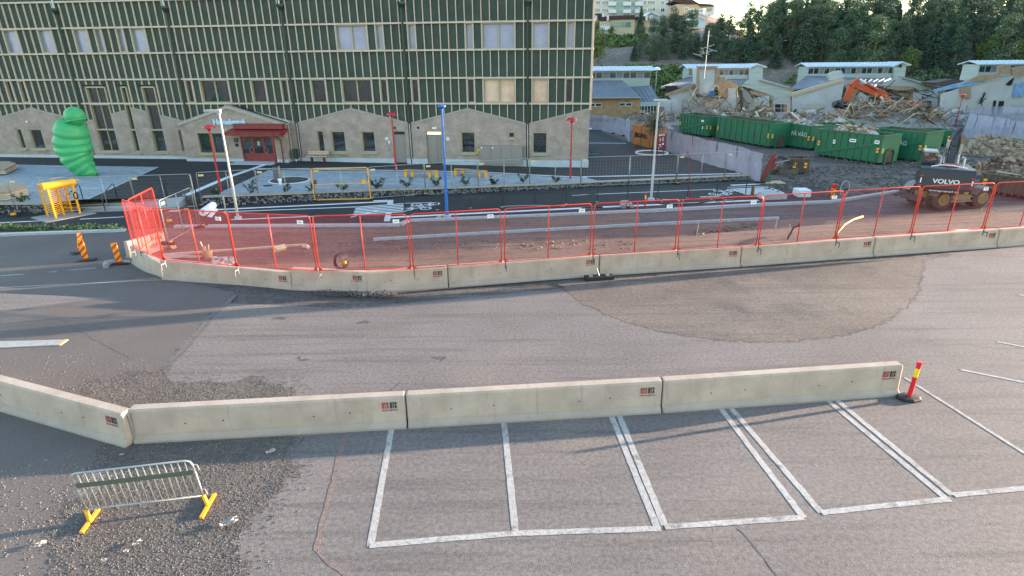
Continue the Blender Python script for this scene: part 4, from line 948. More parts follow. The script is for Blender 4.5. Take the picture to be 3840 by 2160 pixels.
for (f0, f1, c, sb) in (((380, 1222), (612, 903), Lf, P_(0, 0)), ((2008, 1022), (2192, 696), Rf, P_(1, 0))):
    a, b = G(*kx('B2', *f0), .03), G(*kx('B2', *f1), .03); m_ = MB(); m_.bar(a, b, .06, .045); o = part('foot', m_, MT['yellow'], t_, world=True)
    m_ = MB(); mid = a.lerp(b, .5); m_.bar(mid, Vector(sb), .05, .05, up=(0, 1, 0)); part('foot_stem', m_, MT['yellow'], t_, world=True)
# marker tube with rubber foot
def marker_tube(b, h, lean, label, r=.052, base=True):
    t_ = thing('marker_post', label, 'marker post', b, 0, 'red marker tubes')
    tp = Vector(lean)*h+Vector((0, 0, h)); f = lambda u: tp*u
    m_ = MB(); m_.tube([f(0.02), f(.60)], r, 14); part('tube', m_, MT['tube_red'], t_, smooth=False)
    m_ = MB(); m_.tube([f(.60), f(.83)], r*.98, 14); part('reflective_band', m_, MT['band_yellow'], t_)
    m_ = MB(); m_.tube([f(.83), f(.96), f(.975), f(1)], [r, r, r*1.12, r*1.1], 14); part('cap', m_, MT['tube_red'], t_)
    if base:
        m_ = MB(); n = 8; R_ = .30
        m_.lathe((0, 0, 0), [(R_, 0), (R_, .05), (R_*.85, .07), (.10, .085)], 8); me = m_.mesh('rubber_base', MT['black']); me.transform(Matrix.Diagonal((1.0, .72, 1, 1))); link('rubber_base', me, t_)
MT['tube_red'] = mat('tube_red', (.62, .012, .02), .4); MT['band_yellow'] = mat('band_yellow', (.80, .55, .01), .35)
b = G(*D(2285, 1003)); h = zat((b.x, b.y), 912*S)
marker_tube(b, 1.0, (.06, .03, 0), 'red marker tube with yellow band on octagonal rubber foot beside the near barriers')
b = G(*kx('K21', 712, 1208)); marker_tube(b, 1.0, (0, .0, 0), 'slim red marker tube behind the red fence, left of the pale lighting pole', r=.045)
# striped marker boards
st = bpy.data.materials.new('red_yellow_stripes'); st.use_nodes = True; nt_ = st.node_tree; bb_ = nt_.nodes['Principled BSDF']; tc = nt_.nodes.new('ShaderNodeTexCoord'); mp = nt_.nodes.new('ShaderNodeMapping'); mp.inputs['Rotation'].default_value = (0, rad(40), 0)
wv = nt_.nodes.new('ShaderNodeTexWave'); wv.bands_direction = 'Z'; wv.inputs['Scale'].default_value = 1.5; rp_ = nt_.nodes.new('ShaderNodeValToRGB'); rp_.color_ramp.interpolation = 'CONSTANT'; rp_.color_ramp.elements[0].color = (.75, .04, .015, 1); rp_.color_ramp.elements[1].color = (.85, .42, .01, 1); rp_.color_ramp.elements[1].position = .5
nt_.links.new(tc.outputs['Object'], mp.inputs[0]); nt_.links.new(mp.outputs[0], wv.inputs[0]); nt_.links.new(wv.outputs['Fac'], rp_.inputs[0]); nt_.links.new(rp_.outputs[0], bb_.inputs['Base Color'])
def board(K, bx, by, ty, wd, rz, lean, label, h_=None):
    b = G(*kx(K, bx, by)); h = zat((b.x, b.y), kx(K, bx, ty)[1])-b.z
    t_ = thing('marker_board', label, 'marker board', b, rz, 'red and yellow striped marker boards'); t_.rotation_euler = (0, lean, rz)
    m_ = MB(); m_.b2((-wd/2, -.02, .12), (wd/2, .02, h)); part('striped_board', m_, st, t_)
    m_ = MB(); m_.b2((-wd*.3, -.025, .0), (wd*.3, .025, .12)); part('socket', m_, MT['tube_red'], t_)
    m_ = MB(); m_.b2((-.38, -.16, 0), (.38, .16, .04)); part('foot', m_, MT['black'], t_)
board('M0', 760, 368, 185, .24, rad(10), rad(-3), 'striped marker board leaning left, middle one of the three on the left road')
board('M0', 706, 300, 132, .22, rad(70), rad(12), 'striped marker board standing behind the middle one, turned sideways')
board('M0', 1052, 398, 213, .24, rad(8), rad(-3), 'striped marker board nearest the corner barrier, standing on a white cloth strip')
# rubber fence foot in front of the far barriers
b = G(*kx('L14', 1978, 858)); t_ = thing('rubber_foot', 'dark rubber fence foot lying on the asphalt before a far barrier', 'fence foot', b, rad(8))
m_ = MB(); m_.b2((-.55, -.16, 0), (.55, .16, .14)); part('block', m_, MT['black'], t_)
for x in (-.33, .33): m_ = MB(); m_.b2((x-.07, -.09, .141), (x+.07, .09, .165)); part('raised_socket', m_, MT['greybrown'], t_)
m_ = MB(); m_.bar((0, 0, .14), (-.1, .05, .42), .04); part('peg', m_, MT['galv'], t_)
# tapered white kerb strip at the left
p0, p1, p2, p3 = [G(*kx('M0', *q)) for q in ((-700, 1170), (530, 1112), (600, 1065), (-700, 1105))]
m_ = MB(); m_.v = [(p.x, p.y, z) for z in (.001, .03) for p in (p0, p1, p2, p3)]; m_.f = [(3, 2, 1, 0), (4, 5, 6, 7), (0, 1, 5, 4), (1, 2, 6, 5), (2, 3, 7, 6), (3, 0, 4, 7)]
o = solo('traffic_island', m_, GM['isl'] if 'isl' in GM else GM.setdefault('isl', ground_mat('island_concrete', (.30, .30, .29), (.38, .38, .37), speck=.25, fine=30)), 'low pale concrete island strip at the left edge with a yellow painted end', 'traffic island', base=(p1.x, p1.y, 0))
m_ = MB(); u = (p2-p1); a_ = (p0-p1).normalized()*.10; m_.v = [(p.x-p1.x, p.y-p1.y, .032) for p in (p1, p2, p2+a_, p1+a_)]; m_.f = [(0, 1, 2, 3)]; link('yellow_edge', m_.mesh('yellow_edge', MT['yellow']), o)
# ---- loose stones on the gravel patches
def stone(m_, c, r, rnd, flat=.6):
    n = 5; base = len(m_.v); rt = rnd.uniform(0, 6.3)
    for zz, rr in ((-.2, .8), (.35, 1.)):
        for i in range(n):
            a = rt+6.283*i/n; q = r*rr*rnd.uniform(.7, 1.2); m_.v.append((c[0]+q*math.cos(a), c[1]+q*math.sin(a), c[2]+r*flat*zz))
    m_.v.append((c[0], c[1], c[2]+r*flat*rnd.uniform(.7, 1.1)))
    for i in range(n):
        j = (i+1) % n; m_.f.append((base+i, base+j, base+n+j, base+n+i)); m_.f.append((base+n+i, base+n+j, base+2*n))
def in_poly(x, y, P):
    c = False; n = len(P); j = n-1
    for i in range(n):
        if (P[i][1] > y) != (P[j][1] > y) and x < (P[j][0]-P[i][0])*(y-P[i][1])/(P[j][1]-P[i][1])+P[i][0]: c = not c
        j = i
    return c
def scatter(name, polyD, n, r0, r1, m, seed, edge=.0, pw=3.):
    rnd = random.Random(seed); W = [(G(x*S, y*S).x, G(x*S, y*S).y) for x, y in polyD]; xs_ = [p[0] for p in W]; ys_ = [p[1] for p in W]; m_ = MB(); c = 0; tries = 0
    while c < n and tries < n*20:
        tries += 1
        x, y = rnd.uniform(min(xs_)-edge, max(xs_)+edge), rnd.uniform(min(ys_)-edge, max(ys_)+edge)
        if not in_poly(x, y, W):
            if edge == 0 or not any(in_poly(x+dx, y+dy, W) for dx, dy in ((edge, 0), (-edge, 0), (0, edge), (0, -edge))) or rnd.random() > .16: continue
        if noise.noise(Vector((x*.9, y*.9, seed))) < rnd.uniform(-.8, .3): continue
        r = r0+(r1-r0)*rnd.random()**pw; stone(m_, (x, y, gz(x, y)+.003), r, rnd); c += 1
    o = link(name, m_.mesh(name, m)); o['kind'] = 'stuff'; return o
pebm = [mat('pebble_dark', (.085, .073, .065), .8, col2=(.15, .13, .115), scale=2, world=True), mat('pebble_light', (.20, .165, .13), .8, col2=(.34, .28, .22), scale=3, world=True)]
PG1 = [(262, 1120), (400, 1108), (735, 1096), (742, 1120), (738, 1175), (705, 1235), (640, 1290), (610, 1335), (605, 1420), (610, 1500), (110, 1500), (125, 1400), (118, 1330), (170, 1270), (250, 1235), (300, 1200), (250, 1150)]
PG2 = [(150, 985), (225, 962), (330, 948), (400, 944), (440, 962), (560, 962), (650, 955), (740, 972), (748, 990), (712, 1015), (500, 1030), (345, 1040), (260, 1050), (190, 1010)]
scatter('loose_gravel_stones', PG1, 14000, .006, .020, pebm[0], 1, .5); scatter('loose_gravel_stones', PG1, 3600, .004, .015, pebm[1], 2, .8)
scatter('loose_gravel_stones', PG2, 7000, .006, .020, pebm[0], 3, .6); scatter('loose_gravel_stones', PG2, 1800, .004, .015, pebm[1], 4, .9)
scatter('loose_gravel_stones', [(0, 900), (300, 870), (420, 940), (330, 1040), (0, 960)], 500, .005, .018, pebm[1], 5, .0)
scatter('loose_gravel_stones', [(0, 1180), (250, 1130), (300, 1200), (120, 1340), (100, 1480), (0, 1480)], 700, .005, .02, pebm[1], 6, .0)
scatter('loose_gravel_stones', [(330, 1040), (2300, 940), (2500, 1200), (2500, 1500), (600, 1500)], 500, .004, .012, pebm[1], 8, .0)
# litter
paper = mat('dirty_paper', (.38, .34, .31), .8, col2=(.26, .23, .21), scale=9)
def litter(px, py, s_, rz, label, seed):
    rnd = random.Random(seed); b = G(px, py); m_ = MB(); n = 5; g = [[(Vector(((i/n-.5)*s_, (j/n-.5)*s_*.6, .02+rnd.uniform(0, .22)*s_))) for i in range(n+1)] for j in range(n+1)]
    m_.v = [tuple(v) for r_ in g for v in r_]; m_.f = [(j*(n+1)+i, j*(n+1)+i+1, (j+1)*(n+1)+i+1, (j+1)*(n+1)+i) for i in range(n) for j in range(n)]
    o = link('paper_scrap', m_.mesh('paper_scrap', paper), loc=(b.x, b.y, b.z+.01)); o.rotation_euler = (0, 0, rz); tag(o, label, 'litter', 'paper scraps on the ground')
for i, (x, y, s_, r_, l) in enumerate([(1712, 672, .26, .8, 'crumpled pale paper scrap just under the first near barrier'), (1450, 1120, .42, .7, 'long torn paper strip at the right edge of the dark gravel'), (260, 1258, .24, .6, 'pale paper scrap at the left edge of the dark gravel'),
        (800, 1300, .13, .2, 'small white scrap below the crowd barrier'), (660, 1358, .12, .1, 'small white scrap nearest the bottom edge'), (875, 1250, .2, 1.2, 'greyish crumpled scrap below the middle of the crowd barrier'), (770, 690, .12, .3, 'small pale scrap under the corner of the near barriers')]):
    litter(*kx('N0', x, y), s_*.72, r_, l, i)
# ================= PLAZA OBJECTS =================
# gabion walls: wire basket of stones with timber coping
gst = [mat('gabion_stone', (.13, .13, .135), .9, col2=(.24, .24, .25), scale=3, world=True), mat('gabion_stone_pale', (.30, .30, .31), .9, col2=(.2, .2, .21), scale=3, world=True)]
def gabion(P_, label, zt, zb=-.47, wood=True, seed=0, skirt=.5):
    t_ = thing('gabion_wall', label, 'wall', (P_[0].x, P_[0].y, zb)); rnd = random.Random(seed); core = MB(); st = [MB(), MB()]; mesh_ = MB()
    for a, b in zip(P_, P_[1:]):
        a = Vector((a.x, a.y, 0)); b = Vector((b.x, b.y, 0)); d = (b-a); L = d.length; d = d/L; nv = Vector((-d.y, d.x, 0))
        za, zb2 = zt(a.x), zt(b.x)
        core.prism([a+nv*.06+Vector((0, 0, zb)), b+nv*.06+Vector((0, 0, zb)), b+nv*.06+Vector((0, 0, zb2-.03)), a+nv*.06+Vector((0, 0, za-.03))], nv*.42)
        n = int(L*26)
        for _ in range(n):
            u = rnd.random(); p = a.lerp(b, u); zz = rnd.uniform(zb+.03, zt(p.x)-.06); c = p+nv*.03+Vector((0, 0, zz)); chunk0(st[rnd.random() < .3], c, rnd.uniform(.06, .14), rnd)
        m = int(L/1.0)
        for i in range(m+1): p = a.lerp(b, i/max(1, m)); mesh_.b2((p.x-.008, p.y-.05, zb), (p.x+.008, p.y-.035, zt(p.x)))
        if wood:
            k_ = max(1, round(L/1.9))
            for i in range(k_):
                p, q = a.lerp(b, i/k_), a.lerp(b, (i+1)/k_); p = p+d*.01; q = q-d*.01
                m_ = MB(); m_.bar(p+nv*.2+Vector((0, 0, zt(p.x)+.03)), q+nv*.2+Vector((0, 0, zt(q.x)+.03)), .5, .06); part('coping_board', m_, MT['cop_wood'], t_, world=True)
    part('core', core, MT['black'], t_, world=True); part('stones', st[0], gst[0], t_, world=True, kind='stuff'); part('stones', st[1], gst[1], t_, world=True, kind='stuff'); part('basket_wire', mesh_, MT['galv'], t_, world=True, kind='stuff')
    return t_
MT['cop_wood'] = mat('coping_board_wood', (.30, .25, .19), .8, col2=(.40, .34, .27), scale=3)
def chunk0(m_, c, s_, rnd):
    R = Matrix.Rotation(rnd.uniform(0, 6.3), 3, 'Z') @ Matrix.Rotation(rnd.uniform(-.9, .9), 3, 'X'); m_.box(c, (s_*rnd.uniform(.8, 1.5), s_*rnd.uniform(.6, 1), s_*rnd.uniform(.5, .9)), R=R)
gabion(gr, 'long low stone gabion wall with timber coping in front of the round seats', lambda x: plz(x)+.14, seed=1)
gabion([G(-600, 772, .10)]+[(p) for p in gf_l[1:]], 'short stone gabion wall at the left edge behind the yellow turnstile', lambda x: .12, seed=2)
# steps with handrails
sl_, sr_ = Vector((st_l.x, st_l.y, 0)), Vector((st_r.x, st_r.y, 0)); d = (sr_-sl_).normalized(); nv = Vector((d.y, -d.x, 0))
if nv.y > 0: nv = -nv
t_ = thing('stairs', 'wide pale stone steps leading up to the plaza between the two gabion walls', 'stairs', (sl_.x, sl_.y, -.45))
for i in range(4):
    m_ = MB(); h = -.45+.11*(4-i)-.0; m_.prism([sl_+nv*(.36*i)+Vector((0, 0, -.6)), sr_+nv*(.36*i)+Vector((0, 0, -.6)), sr_+nv*(.36*i)+Vector((0, 0, h)), sl_+nv*(.36*i)+Vector((0, 0, h))], nv*.36); part('step', m_, MT['kerb'], t_, world=True)
for i, (x, y) in enumerate(((905, 965), (1262, 955), (1825, 1050), (2150, 1030))):
    b = GP(*kx('K0', x+10, 1105 if i < 2 else 1090)); L = (Vector((b.x, b.y, 0))-sl_).dot(d); b0 = sl_+d*L
    t_ = thing('handrail', 'dark steel handrail on the stone steps, number %s from the left' % ['one', 'two', 'three', 'four'][i], 'handrail', (b0.x, b0.y, 0))
    p = [b0+nv*-.15+Vector((0, 0, 0)), b0+nv*-.15+Vector((0, 0, .85)), b0+nv*.0+Vector((0, 0, .95)), b0+nv*1.3+Vector((0, 0, .5)), b0+nv*1.45+Vector((0, 0, .4)), b0+nv*1.45+Vector((0, 0, -.45))]
    m_ = MB(); m_.tube(p, .03, 8); part('rail', m_, MT['pipe'], t_, world=True, smooth=True)
# round seats, bed
c = GP(*kx('K6', 1395, 888)); rx = (GP(*kx('K6', 1612, 888))-GP(*kx('K6', 1180, 888))).length/2
m_ = MB(); N = 40; m_.v = [(c.x+rx*math.cos(6.2832*i/N)*r, c.y+rx*math.sin(6.2832*i/N)*r, plz(c.x+rx*math.cos(6.2832*i/N)*r)+.02) for r in (1, .02) for i in range(N)]; m_.f = [(i, (i+1) % N, N+(i+1) % N, N+i) for i in range(N)]; struct('round_planting_bed', m_, GM['pcirc'])
m_ = MB(); m_.tube([(c.x+rx*math.cos(6.2832*i/N), c.y+rx*math.sin(6.2832*i/N), plz(c.x+rx*math.cos(6.2832*i/N))+.0) for i in range(N)], .05, 6, closed=True); struct('round_bed_edge', m_, lm)
m_ = MB(); m_.b2((-.18, -.18, 0), (.18, .18, .9)); b = GP(*kx('K6', 1265, 880)); o = solo('litter_bin', MB().b2((b.x-.2, b.y-.2, b.z), (b.x+.2, b.y+.2, b.z+.95)), galvd, 'dark square litter bin beside the round planting bed', 'litter bin'); mm = MB(); mm.b2((-.22, -.22, .95), (.22, .22, 1.0)); sub('lid', mm, MT['black'], o)
b = GP(*kx('K6', 1293, 935)); o = solo('white_box', MB().lathe((b.x, b.y, b.z), [(.08, 0), (.13, .32), (.15, .34), (.15, .38), (.1, .42), (.02, .43)], 12), MT['white'], 'small white upright canister on the paving in front of the round bed', 'canister')
b = GP(*kx('K6', 1150, 948)); solo('drain_cover', MB().lathe((b.x, b.y, b.z+.0), [(.32, 0), (.32, .012), (.28, .014), (.27, .010), (.01, .010)], 16), MT['black'], 'small dark round cover on the paving left of the canister', 'drain cover')
# yellow legged benches
def ybench(pts, label):
    P_ = [GP(*kx('K14', x, y)) for x, y in pts]; t_ = thing('bench', label, 'bench', P_[0], 0, 'benches with yellow legs on the paving'); H = .48
    for a, b in zip(P_, P_[1:]):
        dd = Vector((b.x-a.x, b.y-a.y, 0)).normalized()
        for s_ in (-.18, 0, .18):
            nn = Vector((-dd.y, dd.x, 0))*s_; m_ = MB(); m_.bar(a+nn+Vector((0, 0, H)), b+nn+Vector((0, 0, H)), .15, .05); part('seat_board', m_, MT['wood'], t_, world=True)
    for a in P_:
        for s_ in (-.25, .25): m_ = MB(); m_.box(a+Vector((s_, 0, H/2-.03)), (.2, .32, H-.06)); part('leg', m_, MT['yellow'], t_, world=True)
        m_ = MB(); m_.box(a+Vector((0, 0, H-.0)), (.7, .42, .04)); part('leg_plate', m_, MT['yellow'], t_, world=True)
ybench([(405, 845), (672, 855)], 'left bench with yellow legs on the blue grey paving'); ybench([(962, 832), (1228, 855)], 'right bench with yellow legs, right of the blue lamp pole'); 
# bench at the wall
x, z = FU(X2(210), 1355/2.3, -.9); b = FW_(x, -.9, 0); t_ = thing('wall_bench', 'wooden slatted bench with red frame against the brick wall right of the entrance', 'bench', b, TH)
for y, zz in ((-.22, .45), (-.08, .45), (.06, .45)): m_ = MB(); m_.b2((-.95, y, zz), (.95, y+.12, zz+.04)); part('seat_slat', m_, MT['wood_pale'], t_)
for zz in (.6, .76): m_ = MB(); m_.b2((-.95, .24, zz), (.95, .28, zz+.12)); part('back_slat', m_, MT['wood_pale'], t_)
for x in (-.55, .55): m_ = MB(); m_.b2((x-.03, -.2, 0), (x+.03, .2, .44)); part('leg', m_, MT['darkred'], t_)
for x in (-.98, .98): m_ = MB(); m_.tube([(x, -.25, .45), (x, -.25, .66), (x, .26, .66), (x, .28, .9)], .02, 6); part('armrest', m_, MT['darkred'], t_)
# litter bin under entrance gutter
x, z = FU(*kx('K6', 1470, 655), YE+.6); o = solo('grit_bin', MB().b2((FW_(x, YE+.6).x-.17, FW_(x, YE+.6).y-.17, .25), (FW_(x, YE+.6).x+.17, FW_(x, YE+.6).y+.17, 1.05)), MT['pipe'], 'dark green bin at the corner right of the entrance', 'bin'); mm = MB(); mm.tube([(0, 0, -.3), (0, 0, 0)], .04, 6); sub('stand', mm, MT['white'], o)
# lamp posts
def red_lamp(K, bx, by, K2, tx, ty, label, gf=GP, Y=None):
    b = gf(*kx(K, bx, by)) if Y is None else A(K, bx, by, Y); H = zat((b.x, b.y), kx(K2, tx, ty)[1])-b.z; print('LAMP', round(H, 2))
    t_ = thing('lamp_post', label, 'lamp post', b, 0, 'red mushroom lamp posts')
    m_ = MB(); m_.tube([(0, 0, 0), (0, 0, H*.32), (0, 0, H*.33), (0, 0, H-.35)], [.075, .075, .055, .05], 10); part('pole', m_, MT['redlamp'], t_, smooth=False)
    m_ = MB(); m_.lathe((0, 0, H-.38), [(.05, 0), (.13, .12), (.22, .16), (.22, .2)], 18); part('lamp_neck', m_, MT['redlamp'], t_)
    m_ = MB(); m_.lathe((0, 0, H-.22), [(.2, -.02), (.40, 0), (.41, .03), (.34, .13), (.2, .2), (.03, .22)], 24); part('lamp_hood', m_, MT['redlamp'], t_, smooth=True)
red_lamp('K6', 625, 1015, 'K6', 475, 262, 'red mushroom lamp post left of the white pole, before the entrance')
red_lamp('K14', 255, 783, 'K14', 203, 120, 'red mushroom lamp post in front of the single grey-brown door')
red_lamp('K14', 2212, 868, 'K14', 2226, 182, 'red mushroom lamp post at the right end of the school building')
red_lamp('K29', 1800, 280, 'KB', 1898, 1055, 'red mushroom lamp post among the demolition debris at the right', lambda px, py: G(px, py, -.45))
def pole(K, bx, by, K2, tx, ty, label, mt, r0, r1, head, coll=True):
    b = G(*kx(K, bx, by)); H = zat((b.x, b.y), kx(K2, tx, ty)[1])-b.z; print('POLE', round(H, 2)); t_ = thing('lighting_pole', label, 'lamp post', b, 0)
    m_ = MB(); m_.tube([(0, 0, 0), (0, 0, H*.42), (0, 0, H*.425), (0, 0, H)], [r0, r0*.95, r1*1.15, r1], 12); part('pole', m_, mt, t_, smooth=False)
    m_ = MB(); m_.lathe((0, 0, 0), [(r0*2.6, 0), (r0*2.6, .10), (r0*2.2, .14), (r0*1.1, .15)], 16); part('foundation', m_, MT['kerb'], t_)
    m_ = MB()
    if head == 'arm': m_.b2((-.75, -.13, H-.02), (.1, .13, H+.07)); m_.b2((-.1, -.07, H-.12), (.1, .07, H-.02))
    elif head == 'cap': m_.lathe((0, 0, H-.12), [(.06, 0), (.22, .08), (.24, .12), (.24, .17), (.1, .2)], 16)
    else: m_.b2((-.28, -.16, H-.02), (.50, .16, H+.08))
    part('lamp_head', m_, mt, t_)
pole('K6', 820, 1318, 'K6', 590, 108, 'tall pale grey lighting pole with a flat arm, left of the school entrance canopy', mat('pale_pole', (.42, .41, .39), .5, .2), .078, .05, 'arm')
pole('K14', 830, 1300, 'K14', 760, 58, 'tall bright blue lighting pole behind the red fence', mat('blue_paint', (.015, .13, .48), .4), .085, .055, 'cap')
pole('K21', 782, 1108, 'KA', 880, 1128, 'tall pale lighting pole with a flat white head before the maroon sign', mat('pale_pole2', (.42, .43, .45), .5, .2), .085, .055, 'flat')
b = G(*kx('K6', 695, 1318)); H = zat((b.x, b.y), kx('K6', 655, 1060)[1])-b.z; solo('steel_pole', MB().tube([(b.x, b.y, b.z), (b.x, b.y, b.z+H)], .045, 10), MT['galv'], 'short bare grey steel pole left of the tall pale pole', 'pole')
b = A('KA', 835, 960, 110.); t_ = thing('path_lamp', 'small white mushroom lamp on the bank behind the low school wing', 'lamp post', (b.x, 110., b.z-1)); m_ = MB(); m_.tube([(0, 0, 0), (0, 0, 3.6)], .08, 6); part('pole', m_, MT['galv'], t_); m_ = MB(); m_.lathe((0, 0, 3.5), [(.2, 0), (.75, .1), (.5, .5), (.05, .65)], 12); part('lamp_hood', m_, MT['white'], t_)
# dark railing along the cycle path
RB = [kx('K14', *p) for p in ((355, 1240), (720, 1220), (1092, 1200), (1455, 1185), (1812, 1170), (2165, 1155), (2510, 1135))]+[kx('K21', *p) for p in ((518+0, 1113), (856, 1118), (1195, 1100), (1518, 1060), (1842, 1050))]
RB = RB[:6]+[kx('K21', 175, 1130)]+[kx('K21', 517, 1114), kx('K21', 856, 1100), kx('K21', 1192, 1085), kx('K21', 1518, 1062), kx('K21', 1842, 1048)]
P_ = [G(*p) for p in RB]; t_ = thing('path_railing', 'low dark steel post and rail fence along the new cycle path', 'railing', P_[0])
for p in P_: m_ = MB(); m_.tube([p, p+Vector((0, 0, 1.25))], .03, 8); part('post', m_, MT['pipe'], t_, world=True); m_ = MB(); m_.lathe(p, [(.09, 0), (.09, .03)], 10); part('post_foot', m_, MT['kerb'], t_, world=True)
for a, b in zip(P_, P_[1:]): m_ = MB(); m_.tube([a+Vector((0, 0, .78)), b+Vector((0, 0, .78))], .022, 6); part('rail', m_, MT['pipe'], t_, world=True)
# grey mesh fences
GPm = make_panel_meshes(3.5, 2.0, MT['galv'], wire=.0028, pitch=.11, hp=.22, mm=MT['galv'])
GPy = make_panel_meshes(3.5, 2.0, MT['yellow'], wire=.003, pitch=.30, hp=1.0, mm=MT['galv'])
tagy = MB(); tagy.b2((.12, -.035, 1.76), (.42, -.026, 1.88)); tagy = tagy.mesh('tag_plate', mat('tag_cream', (.62, .52, .25), .6))
def grey_panel(p, q, label, z=None, mts=GPm, foot=True, tg=True, cat='fence panel', grp='grey mesh fence panels along the plaza'):
    dd = Vector((q.x-p.x, q.y-p.y, 0)); L = dd.length; t_ = thing('mesh_fence_panel', label, cat, (p.x, p.y, (gz(p.x, p.y) if z is None else z)+.10), math.atan2(dd.y, dd.x), grp); sc = L/3.54
    for nm, key in (('frame', 'frame'), ('middle_post', 'post'), ('wire_mesh', 'wire')):
        o = link(nm, mts[key], t_); o.scale = (sc, 1, 1); o.location = (.02, 0, 0)
        if nm == 'wire_mesh': o['kind'] = 'stuff'
    if tg: o = link('tag_plate', tagy, t_)
    if foot: m_ = MB(); m_.b2((-.12, -.35, -.10), (.12, .35, .03)); part('fence_foot', m_, MT['black'], t_); m_ = MB(); m_.b2((-.1, -.2, .031), (.1, -.08, .06)); part('yellow_clip', m_, MT['yellow'], t_)
gp = [kx('K6', 415, 1180), kx('K6', 1065, 1135), kx('K6', 1690, 1120), kx('K6', 2312, 1105), kx('K14', 590, 1055), kx('K14', 1180, 1022), kx('K14', 1755, 985), kx('K14', 2325, 968), kx('K21', 1065, 930), kx('K21', 1600, 895)]
lb = ['right of the stairs beside the bare steel pole', 'in front of the round planting bed', 'YEL', 'right of the yellow gate panel', 'in front of the left bench, beside the blue pole', 'before the right bench', 'at the meter cabinet end of the plaza', 'directly left of the red lamp at the building end', 'behind the grey lighting pole', 'last one at the road end beside the dust net']
for i, (p, q) in enumerate(zip(gp, gp[1:]+[kx('K21', 1860, 880)])):
    a, b = G(*p), G(*q)
    if lb[i] == 'YEL':
        grey_panel(a, b, 'mesh fence panel hidden behind the yellow gate frame')
        off = Vector((0, -.15, 0)); a2, b2 = a+off, b+off; dd = b2-a2; t_ = thing('yellow_gate_panel', 'yellow tube gate panel hooked in front of the grey mesh fence', 'gate', (a2.x, a2.y, -.37), math.atan2(dd.y, dd.x)); L = dd.length
        m_ = MB(); m_.tube(frame_pts(L, 2.0, .1), .03, 8); m_.tube([(0, 0, .02), (L, 0, .02)], .03, 6); part('frame', m_, MT['yellow'], t_); m_ = MB(); m_.tube([(0, 0, 1.0), (L, 0, 1.05)], .025, 6); part('cross_bar', m_, MT['yellow'], t_)
        m_ = MB(); m_.b2((L-.45, -.05, 1.0), (L-.2, .05, 1.25)); part('latch', m_, MT['yellow'], t_)
    else: grey_panel(a, b, 'grey mesh fence panel '+lb[i])
gl = [kx('K0', -460, 1275), kx('K0', 195, 1262), kx('K0', 640, 1245), kx('K0', 1245, 1222), kx('K0', 1700, 1215), kx('K0', 2190, 1200)]
gl = [kx('K0', -900, 1278), kx('K0', 195, 1262)]
grey_panel(G(*kx('K0', -560, 1275)), G(*kx('K0', 190, 1262)), 'grey mesh fence panel at the left frame edge before the short gabion')
grey_panel(G(*kx('K0', 200, 1262)), G(*kx('K0', 900, 1242)), 'grey mesh fence panel behind the yellow turnstile')
grey_panel(G(*kx('K0', 905, 1242)), G(*kx('K0', 1540, 1225)), 'grey mesh fence panel in front of the left handrails of the steps')
grey_panel(G(*kx('K0', 1545, 1225)), G(*kx('K0', 2210, 1200)), 'grey mesh fence panel in front of the right handrails of the steps')
a, b = G(*kx('K0', 2235, 1285)), G(*kx('K0', 2225, 1165)); grey_panel(G(*kx('K0', 2260, 1420)), G(*kx('K0', 2210, 1190)), 'grey mesh fence panel seen edge on left of the white roll')
a, b = G(*kx('L4', 540, 545), -.1), G(*kx('L4', 810, 410), -.2); grey_panel(a, b, 'pale mesh fence panel standing behind the bright red panel at the corner', z=-.15)
for i, (K, x, y, l) in enumerate((('K0', 2095, 1245, 'yellow fence clip block on the dark road left of the white roll'), ('K0', 1905, 1370, 'yellow fence clip block behind the red corner panel'), ('K0', 155, 1298, 'small yellow fence clip at the left on the road'))):
    b = G(*kx(K, x, y)); t_ = thing('clip_block', l, 'fence foot', b); m_ = MB(); m_.b2((-.3, -.12, 0), (.3, .12, .12)); part('block', m_, MT['black'], t_); m_ = MB(); m_.b2((-.1, -.08, .121), (.12, .08, .22)); part('clip', m_, MT['yellow'], t_)
# turnstile
a, b = G(*kx('K0', 632, 1322)), G(*kx('K0', 905, 1272)); dd = b-a; L = dd.length; H = zat((a.x, a.y), kx('K0', 520, 955)[1])-a.z; print('TURN', L, H); H = min(H, 2.4)
t_ = thing('turnstile', 'yellow full height turnstile cage standing on a grey base plate at the left', 'turnstile', a, math.atan2(dd.y, dd.x)); W_ = 1.1
m_ = MB(); m_.b2((-.7, -.6, 0), (L+.6, W_+.4, .06)); part('base_plate', m_, MT['galv'], t_)
for x, y in ((0, 0), (L, 0), (0, W_), (L, W_), (L*.5, W_*.5)): m_ = MB(); m_.tube([(x, y, .06), (x, y, H-.1)], .06, 8); part('post', m_, MT['yellow'], t_)
m_ = MB(); m_.tube([(-.18, .08, H), (L+.18, .08, H)], .2, 16); o = part('top_beam', m_, MT['yellow'], t_); m_ = MB(); m_.b2((-.05, W_*.35, H-.08), (L+.05, W_+.08, H+.05)); part('top_frame', m_, MT['yellow'], t_)
for i in range(14):
    z = .25+i*(H-.5)/13; m_ = MB(); m_.tube([(0, 0, z), (L*.48, W_*.45, z)], .024, 6); m_.tube([(0, .02, z+.05), (0, W_, z+.05)], .02, 6); part('bar', m_, MT['yellow'], t_)
    if i % 2 == 0: m_ = MB(); m_.tube([(L*.5, W_*.5, z), (L, .05, z)], .014, 6); m_.tube([(L*.5, W_*.5, z), (L*.9, W_, z)], .014, 6); part('rotor_arm', m_, MT['yellow'], t_)
m_ = MB()
for i in range(7): z = .3+i*.3; m_.b2((L*.5, W_, z), (L, W_+.01, z+.012))
for i in range(6): x = L*(.5+.08*i); m_.b2((x, W_-.01, .2), (x+.012, W_, H-.1))
part('rear_grille', m_, MT['yellow'], t_, kind='stuff')
